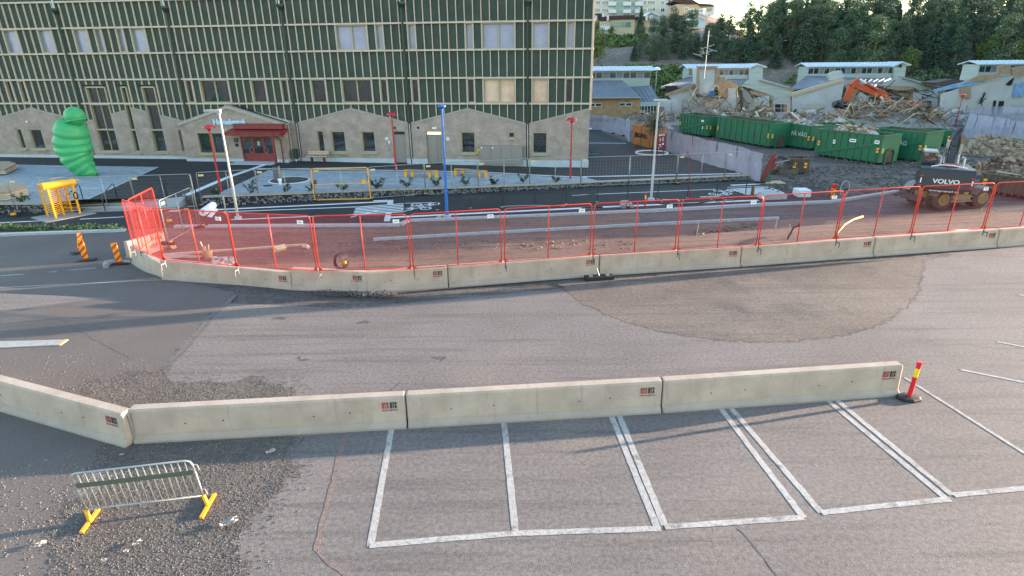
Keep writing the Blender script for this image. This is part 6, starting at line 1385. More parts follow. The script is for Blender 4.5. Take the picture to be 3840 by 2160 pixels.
# module 2 (torn open, white tower)
Y2 = 96.
b0 = A('KA', 1500, 1300, Y2); t_ = module('half demolished school wing torn open around a white stair tower', (b0.x, Y2, -.45))
lantern(t_, 'KA', 1210, 1890, 718, 758, 905, Y2+7, 12)
m_ = pl3([A('KA', 1885, 905, Y2+6.5), A('KA', 2035, 900, Y2+6.5), A('KA', 2040, 755, Y2+6.5), A('KA', 1975, 722, Y2+6.5), A('KA', 1885, 760, Y2+6.5)], 3.5); part('lantern_gable', m_, MT['sage'], t_, world=True)
m_ = pl3([A('KA', 1880, 762, Y2+6.3), A('KA', 1978, 712, Y2+6.3), A('KA', 2088, 748, Y2+6.3), A('KA', 2085, 762, Y2+6.3), A('KA', 1978, 728, Y2+6.3), A('KA', 1885, 776, Y2+6.3)], 4); part('lantern_roof', m_, MT['roofpale'], t_, world=True)
roof(t_, 'KA', (880, 985), (1300, 970), (1300, 866), (1200, 866), Y2+.5, Y2+6, MT['roofblue'])
roof(t_, 'KA', (1640, 905), (1900, 950), (1900, 885), (1640, 885), Y2+3, Y2+6, MT['roofblue'], rib=0)
m_ = face('KA', [(1800, 960), (1900, 885), (2030, 885), (2410, 1000), (2330, 1060), (1960, 1010)], Y2+3, .4); part('green_gable', m_, MT['sage'], t_, world=True)
m_ = pl3([A('KA', 2015, 888, Y2+2.6), A('KA', 2400, 992, Y2+2.6), A('KA', 2395, 1008, Y2+2.6), A('KA', 2010, 905, Y2+2.6)], 1.5); part('eave_flashing', m_, MT['galv'], t_, world=True)
m_ = face('KA', [(1965, 1010), (2350, 1030), (2350, 1300), (2160, 1300), (2160, 1080)], Y2+1.5, .4); part('green_wall', m_, MT['sage'], t_, world=True)
for i in range(2):
    for j in range(2):
        m_ = face('KA', [(2178+72*i, 1170+48*j), (2240+72*i, 1170+48*j), (2240+72*i, 1210+48*j), (2178+72*i, 1210+48*j)], Y2+1.4, .05); part('window_pane', m_, MT['glass_dark'], t_, world=True)
m_ = face('KA', [(2165, 1160), (2325, 1160), (2325, 1270), (2165, 1270)], Y2+1.47, .02); part('window_frame', m_, MT['whitewall'], t_, world=True)
m_ = face('KA', [(1320, 770), (1520, 765), (1525, 880), (1500, 960), (1480, 1060), (1330, 1060)], Y2-1.5, 3.5); part('white_tower', m_, MT['whitewall'], t_, world=True)
for pts in ([(1305, 765), (1325, 760), (1330, 1060), (1300, 1060)], [(1520, 760), (1560, 780), (1540, 960), (1500, 980)], [(1300, 745), (1530, 740), (1530, 770), (1310, 772)], [(1540, 865), (1620, 870), (1610, 960), (1540, 960)]):
    m_ = face('KA', pts, Y2-1.8, .5); part('torn_board', m_, MT['ply'], t_, world=True)
for pts, mt in (([(960, 1060), (1290, 960), (1290, 1200), (1130, 1210), (1130, 1110), (1010, 1120)], 'whitewall'), ([(1010, 1105), (1130, 1100), (1125, 1320), (1010, 1320)], 'whitewall'), ([(860, 1110), (1010, 1120), (1000, 1330), (940, 1330), (930, 1200), (870, 1200)], 'whitewall'),
        ([(1350, 1110), (1640, 1110), (1640, 1330), (1200, 1330)], 'whitewall'), ([(1640, 1100), (1740, 1100), (1735, 1300), (1640, 1300)], 'whitewall'), ([(1960, 1100), (2110, 1075), (2110, 1300), (1960, 1300)], 'whitewall'), ([(1540, 960), (1655, 965), (1650, 1110), (1550, 1080)], 'ply'), ([(1655, 985), (1740, 990), (1735, 1110), (1650, 1100)], 'whitewall'), ([(1610, 890), (1760, 945), (1730, 990), (1610, 960)], 'ply'), ([(1900, 1020), (2150, 1075), (2150, 1120), (1920, 1060)], 'ply')):
    m_ = face('KA', pts, Y2-random.Random(len(pts)+pts[0][0]).uniform(0, 1.5), .3); part('torn_wall', m_, MT[mt], t_, world=True)
m_ = pl3([A('KA', 940, 1055, Y2-.5), A('KA', 1280, 940, Y2-.5), A('KA', 1285, 975, Y2-.5), A('KA', 950, 1080, Y2-.5)], .5); part('roof_edge_beam', m_, MT['ply'], t_, world=True)
m_ = pl3([A('KA', 950, 965, Y2-.2), A('KA', 1080, 965, Y2-.2), A('KA', 1080, 1000, Y2-.2), A('KA', 960, 1040, Y2-.2)], .5); part('dark_roof_underside', m_, MT['black'], t_, world=True)
rnd = random.Random(5)
for (x0, y0, x1, y1, w_) in ((1160, 1270, 1520, 950, .38), (1165, 1200, 1300, 980, .25), (1230, 1260, 1340, 1090, .22), (1180, 1180, 1240, 1050, .18), (1745, 950, 1755, 1310, .3), (1480, 1210, 1550, 1290, .12), (1770, 950, 2090, 1050, .22), (2090, 1045, 2160, 1120, .18), (1790, 990, 1990, 1120, .12), (1410, 1100, 1380, 1200, .2), (1310, 1080, 1600, 1085, .3), (1300, 1115, 1645, 1120, .16), (2135, 1070, 2150, 1230, .3)):
    m_ = MB(); m_.bar(A('KA', x0, y0, Y2-2.2), A('KA', x1, y1, Y2-2.2+rnd.uniform(-.8, .8)), w_, w_*.4); part('hanging_beam', m_, MT['wood_pale'] if w_ > .2 and w_ != .3 else MT['wood'], t_, world=True)
for i, (x, y) in enumerate(((1395, 1180), (1440, 1185), (1490, 1190))):
    m_ = face('KA', [(x, y-60), (x+42, y-55), (x+36, y+20), (x-8, y+12)], Y2-2.4, .1); part('loose_panel', m_, MT['wood_pale'], t_, world=True)
for pts in ([(1420, 1080), (1440, 1030), (1490, 1010), (1500, 1060), (1450, 1090)],):
    m_ = face('KA', pts, Y2-2.6, .2); part('blue_rag', m_, mat('blue_tarp', (.05, .16, .42), .6), t_, world=True)
rnd = random.Random(41)
for i in range(75):
    x, y = rnd.uniform(1150, 2130), rnd.uniform(1060, 1310)
    if y < 1060+.12*abs(x-1500)-60: continue
    a_ = rnd.uniform(-1.3, 1.3); L = rnd.uniform(20, 85); w_ = rnd.uniform(.06, .3); c_ = A('KA', x, y, Y2-2-rnd.random()); m_ = MB(); dx = Vector((math.cos(a_), rnd.uniform(-.5, .2), math.sin(a_)))*L*.018; m_.bar(c_-dx, c_+dx, w_, .05); part('debris_board', m_, rnd.choice((MT['wood'], MT['wood_pale'], MT['ply'], MT['black'], MT['whitewall'], MT['rust'])), t_, world=True)
# module 3
Y3 = 97.
b0 = A('KB', 700, 1250, Y3); t_ = module('half demolished school wing with big blank white wall behind the orange excavator', (b0.x, Y3, -.45))
lantern(t_, 'KB', 160, 1120, 700, 742, 900, Y3+7, 16)
m_ = pl3([A('KB', 1115, 900, Y3+6.5), A('KB', 1235, 890, Y3+6.5), A('KB', 1255, 735, Y3+6.5), A('KB', 1200, 700, Y3+6.5), A('KB', 1115, 740, Y3+6.5)], 3.5); part('lantern_gable', m_, MT['sage'], t_, world=True)
m_ = pl3([A('KB', 1100, 740, Y3+6.2), A('KB', 1215, 690, Y3+6.2), A('KB', 1312, 722, Y3+6.2), A('KB', 1310, 736, Y3+6.2), A('KB', 1212, 706, Y3+6.2), A('KB', 1105, 756, Y3+6.2)], 4); part('lantern_roof', m_, MT['roofpale'], t_, world=True)
m_ = face('KB', [(1175, 725), (1205, 722), (1205, 755), (1175, 758)], Y3+6.4, .05); part('vent_hole', m_, MT['black'], t_, world=True)
roof(t_, 'KB', (-50, 1000), (380, 960), (350, 855), (140, 850), Y3+.5, Y3+6, MT['roofblue'])
roof(t_, 'KB', (560, 960), (900, 960), (1085, 880), (560, 868), Y3+.5, Y3+6, MT['roofblue'])
m_ = face('KB', [(880, 965), (1110, 885), (1230, 868), (1640, 975), (1400, 1020), (1320, 965)], Y3+3, .4); part('green_gable', m_, MT['sage'], t_, world=True)
m_ = pl3([A('KB', 1225, 862, Y3+2.6), A('KB', 1600, 962, Y3+2.6), A('KB', 1600, 985, Y3+2.6), A('KB', 1222, 882, Y3+2.6)], 1.5); part('eave_flashing', m_, MT['galv'], t_, world=True)
m_ = face('KB', [(-20, 1075), (560, 900), (520, 1150), (460, 1300), (-20, 1310)], Y3-1.5, .4); part('blank_white_wall', m_, MT['whitewall'], t_, world=True)
m_ = face('KB', [(125, 1165), (350, 1160), (345, 1280), (125, 1280)], Y3-1.56, .05); part('wall_patch', m_, mat('cream_patch', (.5, .47, .36), .8), t_, world=True)
m_ = pl3([A('KB', -30, 1045, Y3-1.8), A('KB', 545, 885, Y3-1.8), A('KB', 555, 910, Y3-1.8), A('KB', -30, 1085, Y3-1.8)], .7); part('roof_edge_beam', m_, MT['wood_pale'], t_, world=True)
for pts, mt in (([(370, 830), (440, 800), (500, 790), (560, 860), (470, 890), (400, 900)], 'whitewall'), ([(470, 830), (530, 790), (560, 850), (520, 870)], 'bluefilm'), ([(620, 900), (740, 980), (700, 1130), (600, 1190), (590, 940)], 'ply'), ([(660, 1000), (830, 1080), (830, 1180), (660, 1190)], 'whitewall'), ([(1320, 1030), (1610, 1030), (1600, 1260), (1320, 1260)], 'whitewall'),
        ([(1010, 975), (1320, 965), (1330, 1010), (1010, 1000)], 'ply'), ([(880, 1010), (1330, 1040), (1330, 1110), (1000, 1080)], 'ply'), ([(1600, 1020), (1690, 1010), (1720, 1100), (1640, 1260), (1570, 1260), (1610, 1120)], 'ply')):
    if mt == 'bluefilm' and 'bluefilm' not in MT: MT['bluefilm'] = mat('blue_film', (.12, .30, .55), .5, col2=(.3, .45, .6), scale=2)
    m_ = face('KB', pts, Y3-1.2-random.Random(pts[0][0]).uniform(0, .8), .3); part('torn_wall', m_, MT[mt], t_, world=True)
for i in range(2):
    for j in range(2):
        m_ = face('KB', [(1425+62*i, 1135+50*j), (1475+62*i, 1135+50*j), (1475+62*i, 1175+50*j), (1425+62*i, 1175+50*j)], Y3-2.25, .05); part('window_pane', m_, MT['glass_dark'], t_, world=True)
for (x0, y0, x1, y1, w_) in ((930, 990, 1330, 1010, .25), (1000, 1030, 1560, 1035, .2), (980, 1050, 1300, 1075, .25), (1320, 960, 1330, 1020, .25), (1430, 1060, 1600, 1100, .18), (1440, 1080, 1420, 1190, .18), (900, 1000, 1100, 1090, .2)):
    m_ = MB(); m_.bar(A('KB', x0, y0, Y3-2.6), A('KB', x1, y1, Y3-2.6), w_, w_*.5); part('broken_beam', m_, MT['wood'] if w_ > .22 else MT['black'], t_, world=True)
for i in range(60):
    x, y = rnd.uniform(620, 1640), rnd.uniform(960, 1240); a_ = rnd.gauss(0, .5); L = rnd.uniform(20, 110); w_ = rnd.uniform(.06, .28); c_ = A('KB', x, y, Y3-2.8-rnd.random()*.6); m_ = MB(); dx = Vector((math.cos(a_), rnd.uniform(-.4, .2), math.sin(a_)))*L*.018; m_.bar(c_-dx, c_+dx, w_, .05); part('debris_board', m_, rnd.choice((MT['wood'], MT['wood_pale'], MT['ply'], MT['black'], MT['black'], MT['rust'])), t_, world=True)
# module 4 right
Y4 = 90.
b0 = A('KB', 2200, 1250, Y4); t_ = module('white walled school wing with doorway and blue film at the right frame edge', (b0.x, Y4, -.45))
lantern(t_, 'KB', 2085, 2900, 675, 715, 900, Y4+6, 12)
m_ = face('KB', [(1660, 1060), (2130, 910), (2470, 860), (2900, 860), (2900, 1270), (1640, 1280)], Y4, .4); part('white_wall', m_, MT['whitewall'], t_, world=True)
m_ = face('KB', [(1560, 1010), (1840, 935), (2140, 905), (2130, 925), (1840, 985), (1570, 1030)], Y4-.3, .2); part('blue_film', m_, MT.get('bluefilm'), t_, world=True)
m_ = face('KB', [(2480, 940), (2590, 920), (2580, 1080), (2450, 1090)], Y4-.3, .2); part('blue_film', m_, MT.get('bluefilm'), t_, world=True)
for pts in ([(1930, 915), (2060, 850), (2300, 830), (2330, 870), (2130, 910)], [(2290, 740), (2430, 725), (2420, 830), (2300, 830)], [(2440, 760), (2600, 740), (2600, 850), (2450, 850)], [(1870, 990), (1980, 960), (1975, 1110), (1880, 1090)]):
    m_ = face('KB', pts, Y4-.5, .4); part('torn_board', m_, MT['ply'], t_, world=True)
for pts in ([(2235, 1130), (2268, 1128), (2240, 1275), (2212, 1275)], [(2300, 1135), (2355, 1135), (2330, 1275), (2265, 1275)], [(2370, 950), (2420, 900), (2470, 870), (2440, 950), (2410, 965)]):
    m_ = face('KB', pts, Y4-.06, .1); part('doorway', m_, MT['black'], t_, world=True)
for pts in ([(1560, 930), (1780, 890), (1920, 905), (1760, 965), (1600, 970)],):
    m_ = face('KB', pts, Y4+6, 3); part('distant_brown_roof', m_, mat('brown_roof_tile', (.10, .07, .07), .8), t_, world=True)
m_ = MB(); c = A('KB', 2100, 1130, Y4-.5)
for a_ in range(9): m_.bar(c, c+Vector((math.sin(a_*2.4)*.5*(1+.5*math.sin(a_*5)), -.1, math.cos(a_*2.4)*.8*(1+.5*math.cos(a_*7)))), .10)
part('black_roots', m_, MT['black'], t_, world=True, kind='stuff')
# ---- TV antenna
Ya = 92.; mb_ = A('KA', 1395, 720, Ya); tp = A('KA', 1398, 345, Ya); t_ = thing('tv_antenna', 'tall thin TV antenna mast above the torn white tower', 'antenna', (mb_.x, Ya, mb_.z-2))
m_ = MB(); m_.tube([(mb_.x, Ya, mb_.z-2), (mb_.x, Ya, A('KA', 1395, 520, Ya).z)], .05, 6); part('mast', m_, MT['galv'], t_, world=True)
m_ = MB(); m_.tube([(mb_.x, Ya, A('KA', 1395, 520, Ya).z), (mb_.x, Ya, tp.z)], .045, 6); part('top_tube', m_, MT['galv'], t_, world=True)
for (x0, y0, x1, y1) in ((1345, 550, 1495, 502), (1255, 600, 1360, 635), (1310, 620, 1480, 565), (1330, 578, 1440, 610), (1430, 548, 1525, 578), (1345, 530, 1375, 585)):
    m_ = MB(); m_.bar(A('KA', x0, y0, Ya), A('KA', x1, y1, Ya), .10); part('antenna_arm', m_, MT['galv'], t_, world=True)
# ---- skips
def skip(K, p, q, ytop, label, mt, group, Wd=2.4, ribs=True, brace=True, load=None, z=-.45, name='skip', text=None, end_rot=0):
    P, Q = G(*kx(K, *p), z), G(*kx(K, *q), z); d = Q-P; L = d.length; rz = math.atan2(d.y, d.x); H = zat((P.x, P.y), kx(K, p[0], ytop)[1])-z
    print('SKIP', round(L, 2), round(H, 2), [round(c, 1) for c in P])
    t_ = thing(name, label, 'skip', (P.x, P.y, z), rz, group); w = .07; b = .18
    m_ = MB()
    m_.b2((0, 0, b), (L, w, H)); part('near_side', m_, mt, t_); m_ = MB(); m_.b2((0, Wd-w, b), (L, Wd, H)); part('far_side', m_, mt, t_)
    m_ = MB(); m_.b2((0, w, b), (w, Wd-w, H)); part('end_wall', m_, mt, t_)
    m_ = MB(); m_.b2((L-w, w, b), (L, Wd-w, H)); e = part('end_wall', m_, mt, t_)
    m_ = MB(); m_.b2((w, w, b), (L-w, Wd-w, b+.08)); part('floor', m_, MT['rust'], t_)
    m_ = MB(); m_.b2((w+.005, w+.005, b+.1), (L-w-.005, w+.02, H-.02)); m_.b2((w+.005, Wd-w-.02, b+.1), (L-w-.005, Wd-w-.005, H-.02)); m_.b2((w+.005, w+.02, b+.1), (w+.02, Wd-w-.02, H-.02)); m_.b2((L-w-.02, w+.02, b+.1), (L-w-.005, Wd-w-.02, H-.02)); part('inner_lining', m_, MT['rust'], t_)
    m_ = MB(); r = .09
    for a_, b_ in (((0, 0), (L, 0)), ((0, Wd), (L, Wd)), ((0, 0), (0, Wd)), ((L, 0), (L, Wd))): m_.bar((*a_, H+.02), (*b_, H+.02), r+.04, r)
    part('rim', m_, mt, t_, kind='stuff')
    m_ = MB(); m_.b2((.3, .3, 0), (L-.3, .5, b)); m_.b2((.3, Wd-.5, 0), (L-.3, Wd-.3, b)); part('skids', m_, MT['black'], t_, kind='stuff')
    n = 9
    for i in range(n):
        x = L*(i+.5)/n; zt = H-.05; z0 = b
        m_ = MB(); m_.b2((x-.05, -.06, z0-.1), (x+.05, -.002, zt)); part('rib', m_, mt, t_)
    if brace: m_ = MB(); m_.prism([(0.05, -.075, b+.05), (0.05, -.075, b+.35), (L*.93, -.075, H*.74), (L*.93, -.075, H*.66)], (0, .07, 0)); part('diagonal_brace', m_, mt, t_)
    # hook arch on the end wall
    m_ = MB(); c = Wd/2
    for a_, b_ in (((c-.55, .0), (c-.55, .95)), ((c-.55, .95), (c-.3, 1.25)), ((c-.3, 1.25), (c+.3, 1.25)), ((c+.3, 1.25), (c+.55, .95)), ((c+.55, .95), (c+.55, .0))): m_.bar((L+.06, *a_), (L+.06, *b_), .12, .1)
    part('hook_frame', m_, mt, t_, kind='stuff')
    m_ = MB(); m_.b2((L+.001, c-.45, .1), (L+.01, c+.45, 1.1)); part('hook_recess', m_, MT['rust'], t_)
    for x, y in ((.25, -.08), (L-.35, -.08)):
        for j, mm in enumerate(('hazard', 'hazred', 'hazard')): m_ = MB(); m_.b2((x, y-.012, H*.42+.13*j), (x+.22, y, H*.42+.13*(j+1))); part('hazard_sticker', m_, MT[mm], t_)
    m_ = MB(); m_.b2((L+.002, .15, H*.40), (L+.012, .33, H*.58)); part('hazard_sticker', m_, MT['hazard'], t_)
    return t_, L, H, Wd
gs_ = 'green roll-off skips on the demolition site'
SK = {}
SK[1] = skip('K21', (1090, 352), (1420, 408), 138, 'dark green skip farthest left, its right end hidden behind the next skip', MT['skipg'], gs_)
SK[2] = skip('K21', (1505, 418), (2105, 528), 175, 'green skip with heavy ribs, second from the left', MT['skipg'], gs_, brace=False)
SK[3] = skip('K21', (2040, 470), (2560, 552), 225, 'green skip with white lettering heaped with pale rubble, third from the left', MT['skipg'], gs_)
SK[4] = skip('K29', (130, 430), (640, 440), 240, 'green skip mostly hidden behind the others, pale rubble showing over its rim', MT['skipg'], gs_, brace=False)
SK[5] = skip('K29', (215, 608), (935, 715), 315, 'front green skip with long diagonal brace and a dented right corner', MT['skipg'], gs_)
SK[6] = skip('K29', (830, 610), (1410, 690), 300, 'green skip with rusty empty inside, right of the front skip', MT['skipg'], gs_)
SK[7] = skip('K29', (1380, 500), (1730, 505), 330, 'small far green skip behind the excavator arm', MT['skipg'], gs_, brace=False)
SK[8] = skip('K29', (2045, 1010), (2700, 1120), 805, 'muddy brown skip behind the excavator at the right frame edge', MT['brownskip'], None, brace=False)
SK[9] = skip('K21', (2320, 812), (2535, 815), 650, 'small muddy brown steel box beside the grapples', MT['brownskip'], None, brace=False, Wd=1.4)
white_l = mat('white_lettering', (.6, .63, .6), .6)
t_, L, H, Wd = SK[3]; put_text('lettering', 'PÅ VÄG', .55, white_l, t_, Matrix.Translation((L*.76, -.08, H*.62)) @ RX, ext=.005, width=1.9, bold=.01)
t_, L, H, Wd = SK[6]; put_text('lettering', 'ÄG', .5, white_l, t_, Matrix.Translation((L*.62, -.08, H*.58)) @ RX, ext=.005, bold=.01)
t_, L, H, Wd = SK[5]
for x, z, w_, h_ in ((L*.30, H*.62, .22, .34), (L*.58, H*.74, .6, .26), (L*.93, H*.78, .42, .28)):
    m_ = MB(); m_.b2((x-w_/2, -.085, z-h_/2), (x+w_/2, -.07, z+h_/2)); o = part('sticker', m_, MT['white'], t_); m_ = MB(); m_.b2((x-w_*.36, -.09, z-.03), (x+w_*.36, -.086, z+.05)); sub('print', m_, MT['dkgrey'], o)
t_, L, H, Wd = SK[1]
for x, z, w_, h_ in ((L*.80, H*.78, .5, .2), (L*.82, H*.45, .2, .3)): m_ = MB(); m_.b2((x-w_/2, -.085, z-h_/2), (x+w_/2, -.07, z+h_/2)); part('sticker', m_, MT['white'], t_)
# loads and heaps
rub = [mat('pale_rubble', (.38, .36, .33), .9, col2=(.52, .50, .46), scale=3, world=True), mat('brown_rubble', (.20, .15, .11), .9, col2=(.30, .24, .18), scale=3, world=True), mat('grey_rubble', (.22, .21, .21), .9, col2=(.34, .33, .32), scale=3, world=True), mat('rust_scrap', (.20, .06, .04), .8)]
def chunk(m_, c, s_, rnd):
    R = Matrix.Rotation(rnd.uniform(0, 6.3), 3, 'Z') @ Matrix.Rotation(rnd.uniform(-.7, .7), 3, 'X') @ Matrix.Rotation(rnd.uniform(-.7, .7), 3, 'Y')
    m_.box(c, (s_*rnd.uniform(.6, 1.5), s_*rnd.uniform(.5, 1), s_*rnd.uniform(.25, .7)), R=R)
    n = len(m_.v)-8
    for i in range(n, n+8):
        v = m_.v[i]; m_.v[i] = (v[0]+rnd.uniform(-.12, .12)*s_, v[1]+rnd.uniform(-.12, .12)*s_, v[2]+rnd.uniform(-.12, .12)*s_)
def heap_h(u, v): return max(0, 1-u*u-v*v)**.7
def mound(name, label, cat, c, rx, ry, H, seed, ms, nbig=60, sb=.5, nplank=0, plk=3., rz=0, partname='chunk', group=None, base_m=None):
    rnd = random.Random(seed); t_ = thing(name, label, cat, c, rz, group)
    g = MB(); N = 14
    for j in range(N+1):
        for i in range(N+1):
            u, v = i/N*2-1, j/N*2-1; z = heap_h(u, v)*H*.82*(1+.35*noise.noise(Vector((u*3+seed, v*3, 0)))); g.v.append((u*rx, v*ry, z-.03))
    g.f = [(j*(N+1)+i, j*(N+1)+i+1, (j+1)*(N+1)+i+1, (j+1)*(N+1)+i) for i in range(N) for j in range(N)]
    part('heap_core', g, base_m or ms[-1], t_)
    small = [MB() for _ in ms]
    for i in range(nbig*12):
        u, v = rnd.uniform(-1.05, 1.05), rnd.uniform(-1.05, 1.05)
        if u*u+v*v > 1.1: continue
        chunk(small[rnd.randrange(len(ms))], (u*rx, v*ry, heap_h(u, v)*H*.9+rnd.uniform(-.05, .1)), sb*rnd.uniform(.15, .45), rnd)
    for s_, mm in zip(small, ms): part('small_rubble', s_, mm, t_, kind='stuff')
    for i in range(nbig):
        a_ = rnd.uniform(0, 6.283); r_ = math.sqrt(rnd.random()); u, v = r_*math.cos(a_), r_*math.sin(a_)*.999; m_ = MB(); chunk(m_, (u*rx, v*ry, heap_h(u, v)*H*.92), sb*rnd.uniform(.6, 1.3), rnd); part(partname, m_, ms[rnd.randrange(len(ms))], t_)
    for i in range(nplank):
        a_ = rnd.uniform(0, 6.283); r_ = math.sqrt(rnd.random())*.9; u, v = r_*math.cos(a_), r_*math.sin(a_); c0 = Vector((u*rx, v*ry, heap_h(u, v)*H+rnd.uniform(0, .35)))
        dv = Vector((rnd.gauss(0, 1), rnd.gauss(0, .6), rnd.gauss(.0, .35))).normalized()*plk*rnd.uniform(.3, .75); m_ = MB(); w_ = rnd.choice((.1, .14, .2, .35)); m_.bar(c0-dv/2, c0+dv/2, w_, rnd.choice((.04, .05, .09))); part('plank', m_, rnd.choice((MT['wood'], MT['wood_pale'], MT['wood_dark'], MT['ply'], MT['wood_dark'])), t_)
    return t_
def in_skip(i, ms, n, nplank, label, seed, frac=1.0):
    t_, L, H, Wd = SK[i]; M_ = PM[t_.name]; c = M_ @ Vector((L*frac/2+.1, Wd/2, H-.35)); return mound('rubble_load', label, 'rubble', c, L*frac/2-.15, Wd/2-.12, .75, seed, ms, n, .45, nplank, 2., t_.rotation_euler[2])
in_skip(3, [rub[0], rub[2]], 40, 14, 'pale rubble heaped in the lettered green skip', 11); in_skip(4, [rub[0], rub[1]], 30, 12, 'pale and brown rubble in the hidden green skip', 12); in_skip(5, [rub[1], rub[0]], 30, 16, 'boards and rubble in the left part of the front green skip', 13, .8); in_skip(8, [rub[1]], 20, 4, 'brown soil heap in the muddy skip', 14)
c = G(*kx('K29', 1000, 300), -.45); mound('timber_pile', 'big jumbled pile of broken roof timbers behind the green skips', 'debris pile', c, 8.5, 4.0, 3.0, 21, [rub[1], rub[2]], 60, .6, 230, 4.2)
c = G(*kx('K29', 1450, 225), -.45); mound('debris_pile', 'flat grey and white demolition debris right of the timber pile', 'debris pile', c, 9, 4, 1.2, 22, [rub[0], rub[2], rub[3]], 70, .7, 60, 3.5)
c = G(*kx('K29', 2230, 575), -.45); mound('rubble_heap', 'tall heap of brown broken brick and concrete at the right, before the netting', 'rubble heap', c, 4.6, 1.9, 1.5, 23, [rub[1], mat('tan_rubble', (.27, .21, .15), .9, col2=(.38, .31, .23), scale=3, world=True)], 170, .5, 4, 2.)
c = G(*kx('K29', 2520, 850), -.45); mound('soil_heap', 'dark soil lumps behind the brown skip at the right edge', 'soil heap', (c.x, c.y+1, c.z), 3, 1.6, 1.4, 24, [rub[1], MT['rust']], 30, .6)
c = G(*kx('KA', 680, 1440), -.45); mound('scrap_heap', 'tangle of pale metal and board scrap above the orange container', 'debris pile', (c.x, c.y, c.z), 4.0, 2.2, 1.9, 25, [rub[0], rub[2]], 30, .5, 60, 2.6)
c = G(*kx('KA', 1030, 1390), -.45); mound('debris_pile', 'brown board debris at the foot of the white wall left of the first skip', 'debris pile', c, 4, 2, 1.3, 26, [rub[1], rub[2]], 40, .6, 40, 2.5)
c = A('KB', 200, 1330, 84.); mound('debris_pile', 'pale and blue rubble at the foot of the blank white wall', 'debris pile', (c.x, 84., -.4), 6, 3, 1.8, 27, [rub[0], rub[2]], 60, .6, 30, 2.5)
c = A('KB', 1650, 1320, 84.); mound('debris_pile', 'grey rubble below the torn white wing at the right', 'debris pile', (c.x, 84., -.4), 7, 3, 1.8, 28, [rub[0], rub[2]], 70, .7, 20, 3)
c = A('KA', 1750, 1370, 84.); mound('debris_pile', 'debris around the dark excavator arm behind the second skip', 'debris pile', (c.x, 84., -.4), 6, 3, 2.2, 29, [rub[0], rub[1]], 50, .6, 50, 3)
# ---- generic excavator bits
def limb(m_, pts, w_, hs):
    """box-section arm through points in a vertical plane, heights hs"""
    for i in range(len(pts)-1):
        a, b = Vector(pts[i]), Vector(pts[i+1]); t = (b-a).normalized(); s_ = t.cross(Vector((0, 0, 1)));
        s_ = s_.normalized() if s_.length > .05 else Vector((0, 1, 0)); u = s_.cross(t).normalized()
        v = []
        for p, h in ((a, hs[i]), (b, hs[i+1])):
            for sy in (-1, 1):
                for su in (-1, 1): v.append(p+s_*sy*w_/2+u*su*h/2)
        m_.add(v, [(0, 1, 3, 2), (4, 6, 7, 5), (0, 4, 5, 1), (2, 3, 7, 6), (0, 2, 6, 4), (1, 5, 7, 3)])
    for p in pts[1:-1]: m_.lathe(Vector(p)+s_*(-w_/2-.03), [(.16, 0), (.16, w_+.06)], 10, ax=s_)
    return m_
# wheeled excavator
n0, n1 = G(*kx('K29', 1610, 1212), -.45), G(*kx('K29', 2045, 1192), -.45)
dv = (n1-n0).normalized(); wb = (n1-n0).length; nv = Vector((-dv.y, dv.x, 0)); cen = (n0+n1)/2+nv*.95
rz = math.atan2(dv.y, dv.x); print('EXC wheelbase', wb, cen)
t_ = thing('wheeled_excavator', 'charcoal wheeled excavator parked with its counterweight towards the camera and arm raised', 'excavator', cen, rz)
def wheel(x, y):
    m_ = MB(); R_ = .60; s_ = 1 if y > 0 else -1
    for yo in (0, .36):
        yy = y+s_*yo*-1
        m_.lathe((x, yy+.15, R_), [(.30, -.0), (.46, -.0), (R_, -.05), (R_, -.25), (.46, -.30), (.30, -.30)], 24, ax=(0, -1, 0)) if False else m_.lathe((x, yy-.15, R_), [(.30, 0), (.5, .0), (R_, .05), (R_, .25), (.5, .30), (.30, .30)], 24, ax=(0, 1, 0))
    o = part('wheel', m_, MT['tyre'], t_); h = MB(); yy = y+s_*.155
    h.lathe((x, yy if s_ < 0 else yy-.0, R_), [(.34, 0), (.34, .03), (.24, .035), (.2, -.02), (.14, -.03), (.12, .02), (.02, .02)], 20, ax=(0, s_, 0)); sub('rim', h, MT['yellow2'], o)
for x in (-wb/2, wb/2):
    for y in (-1.0, 1.0): wheel(x, y)
m_ = MB(); m_.b2((-wb/2-.5, -.45, .45), (wb/2+.5, .45, .95)); m_.b2((-.6, -1.05, .5), (.6, -.45, .95)); part('chassis', m_, MT['yellow2'], t_)
m_ = MB(); m_.b2((-.75, -1.1, .42), (.75, -1.0, .48)); m_.b2((-.75, -1.1, .70), (.75, -1.05, .74)); part('step', m_, MT['greybrown'], t_)
for x in (-wb/2, wb/2):
    for y in (-1.0, 1.0):
        m_ = MB(); pts = [(x+.70*math.cos(rad(a)), 0, .60+.70*math.sin(rad(a))) for a in (20, 55, 90, 125, 160)]
        for a, b in zip(pts, pts[1:]): m_.bar((a[0], y, a[2]), (b[0], y, b[2]), .5, .03, up=(0, 1, 0)) if False else m_.prism([(a[0], y-.3, a[2]), (b[0], y-.3, b[2]), (b[0], y-.3, b[2]+.03), (a[0], y-.3, a[2]+.03)], (0, .6, 0))
        part('mudguard', m_, MT['greybrown'], t_)
m_ = MB(); m_.prism([(-wb/2-.95, -.6, .35), (-wb/2-.85, -.6, .35), (-wb/2-.75, -.6, .65), (-wb/2-.85, -.6, .7)], (0, 1.6, 0)); part('dozer_blade', m_, MT['dkgrey'], t_)
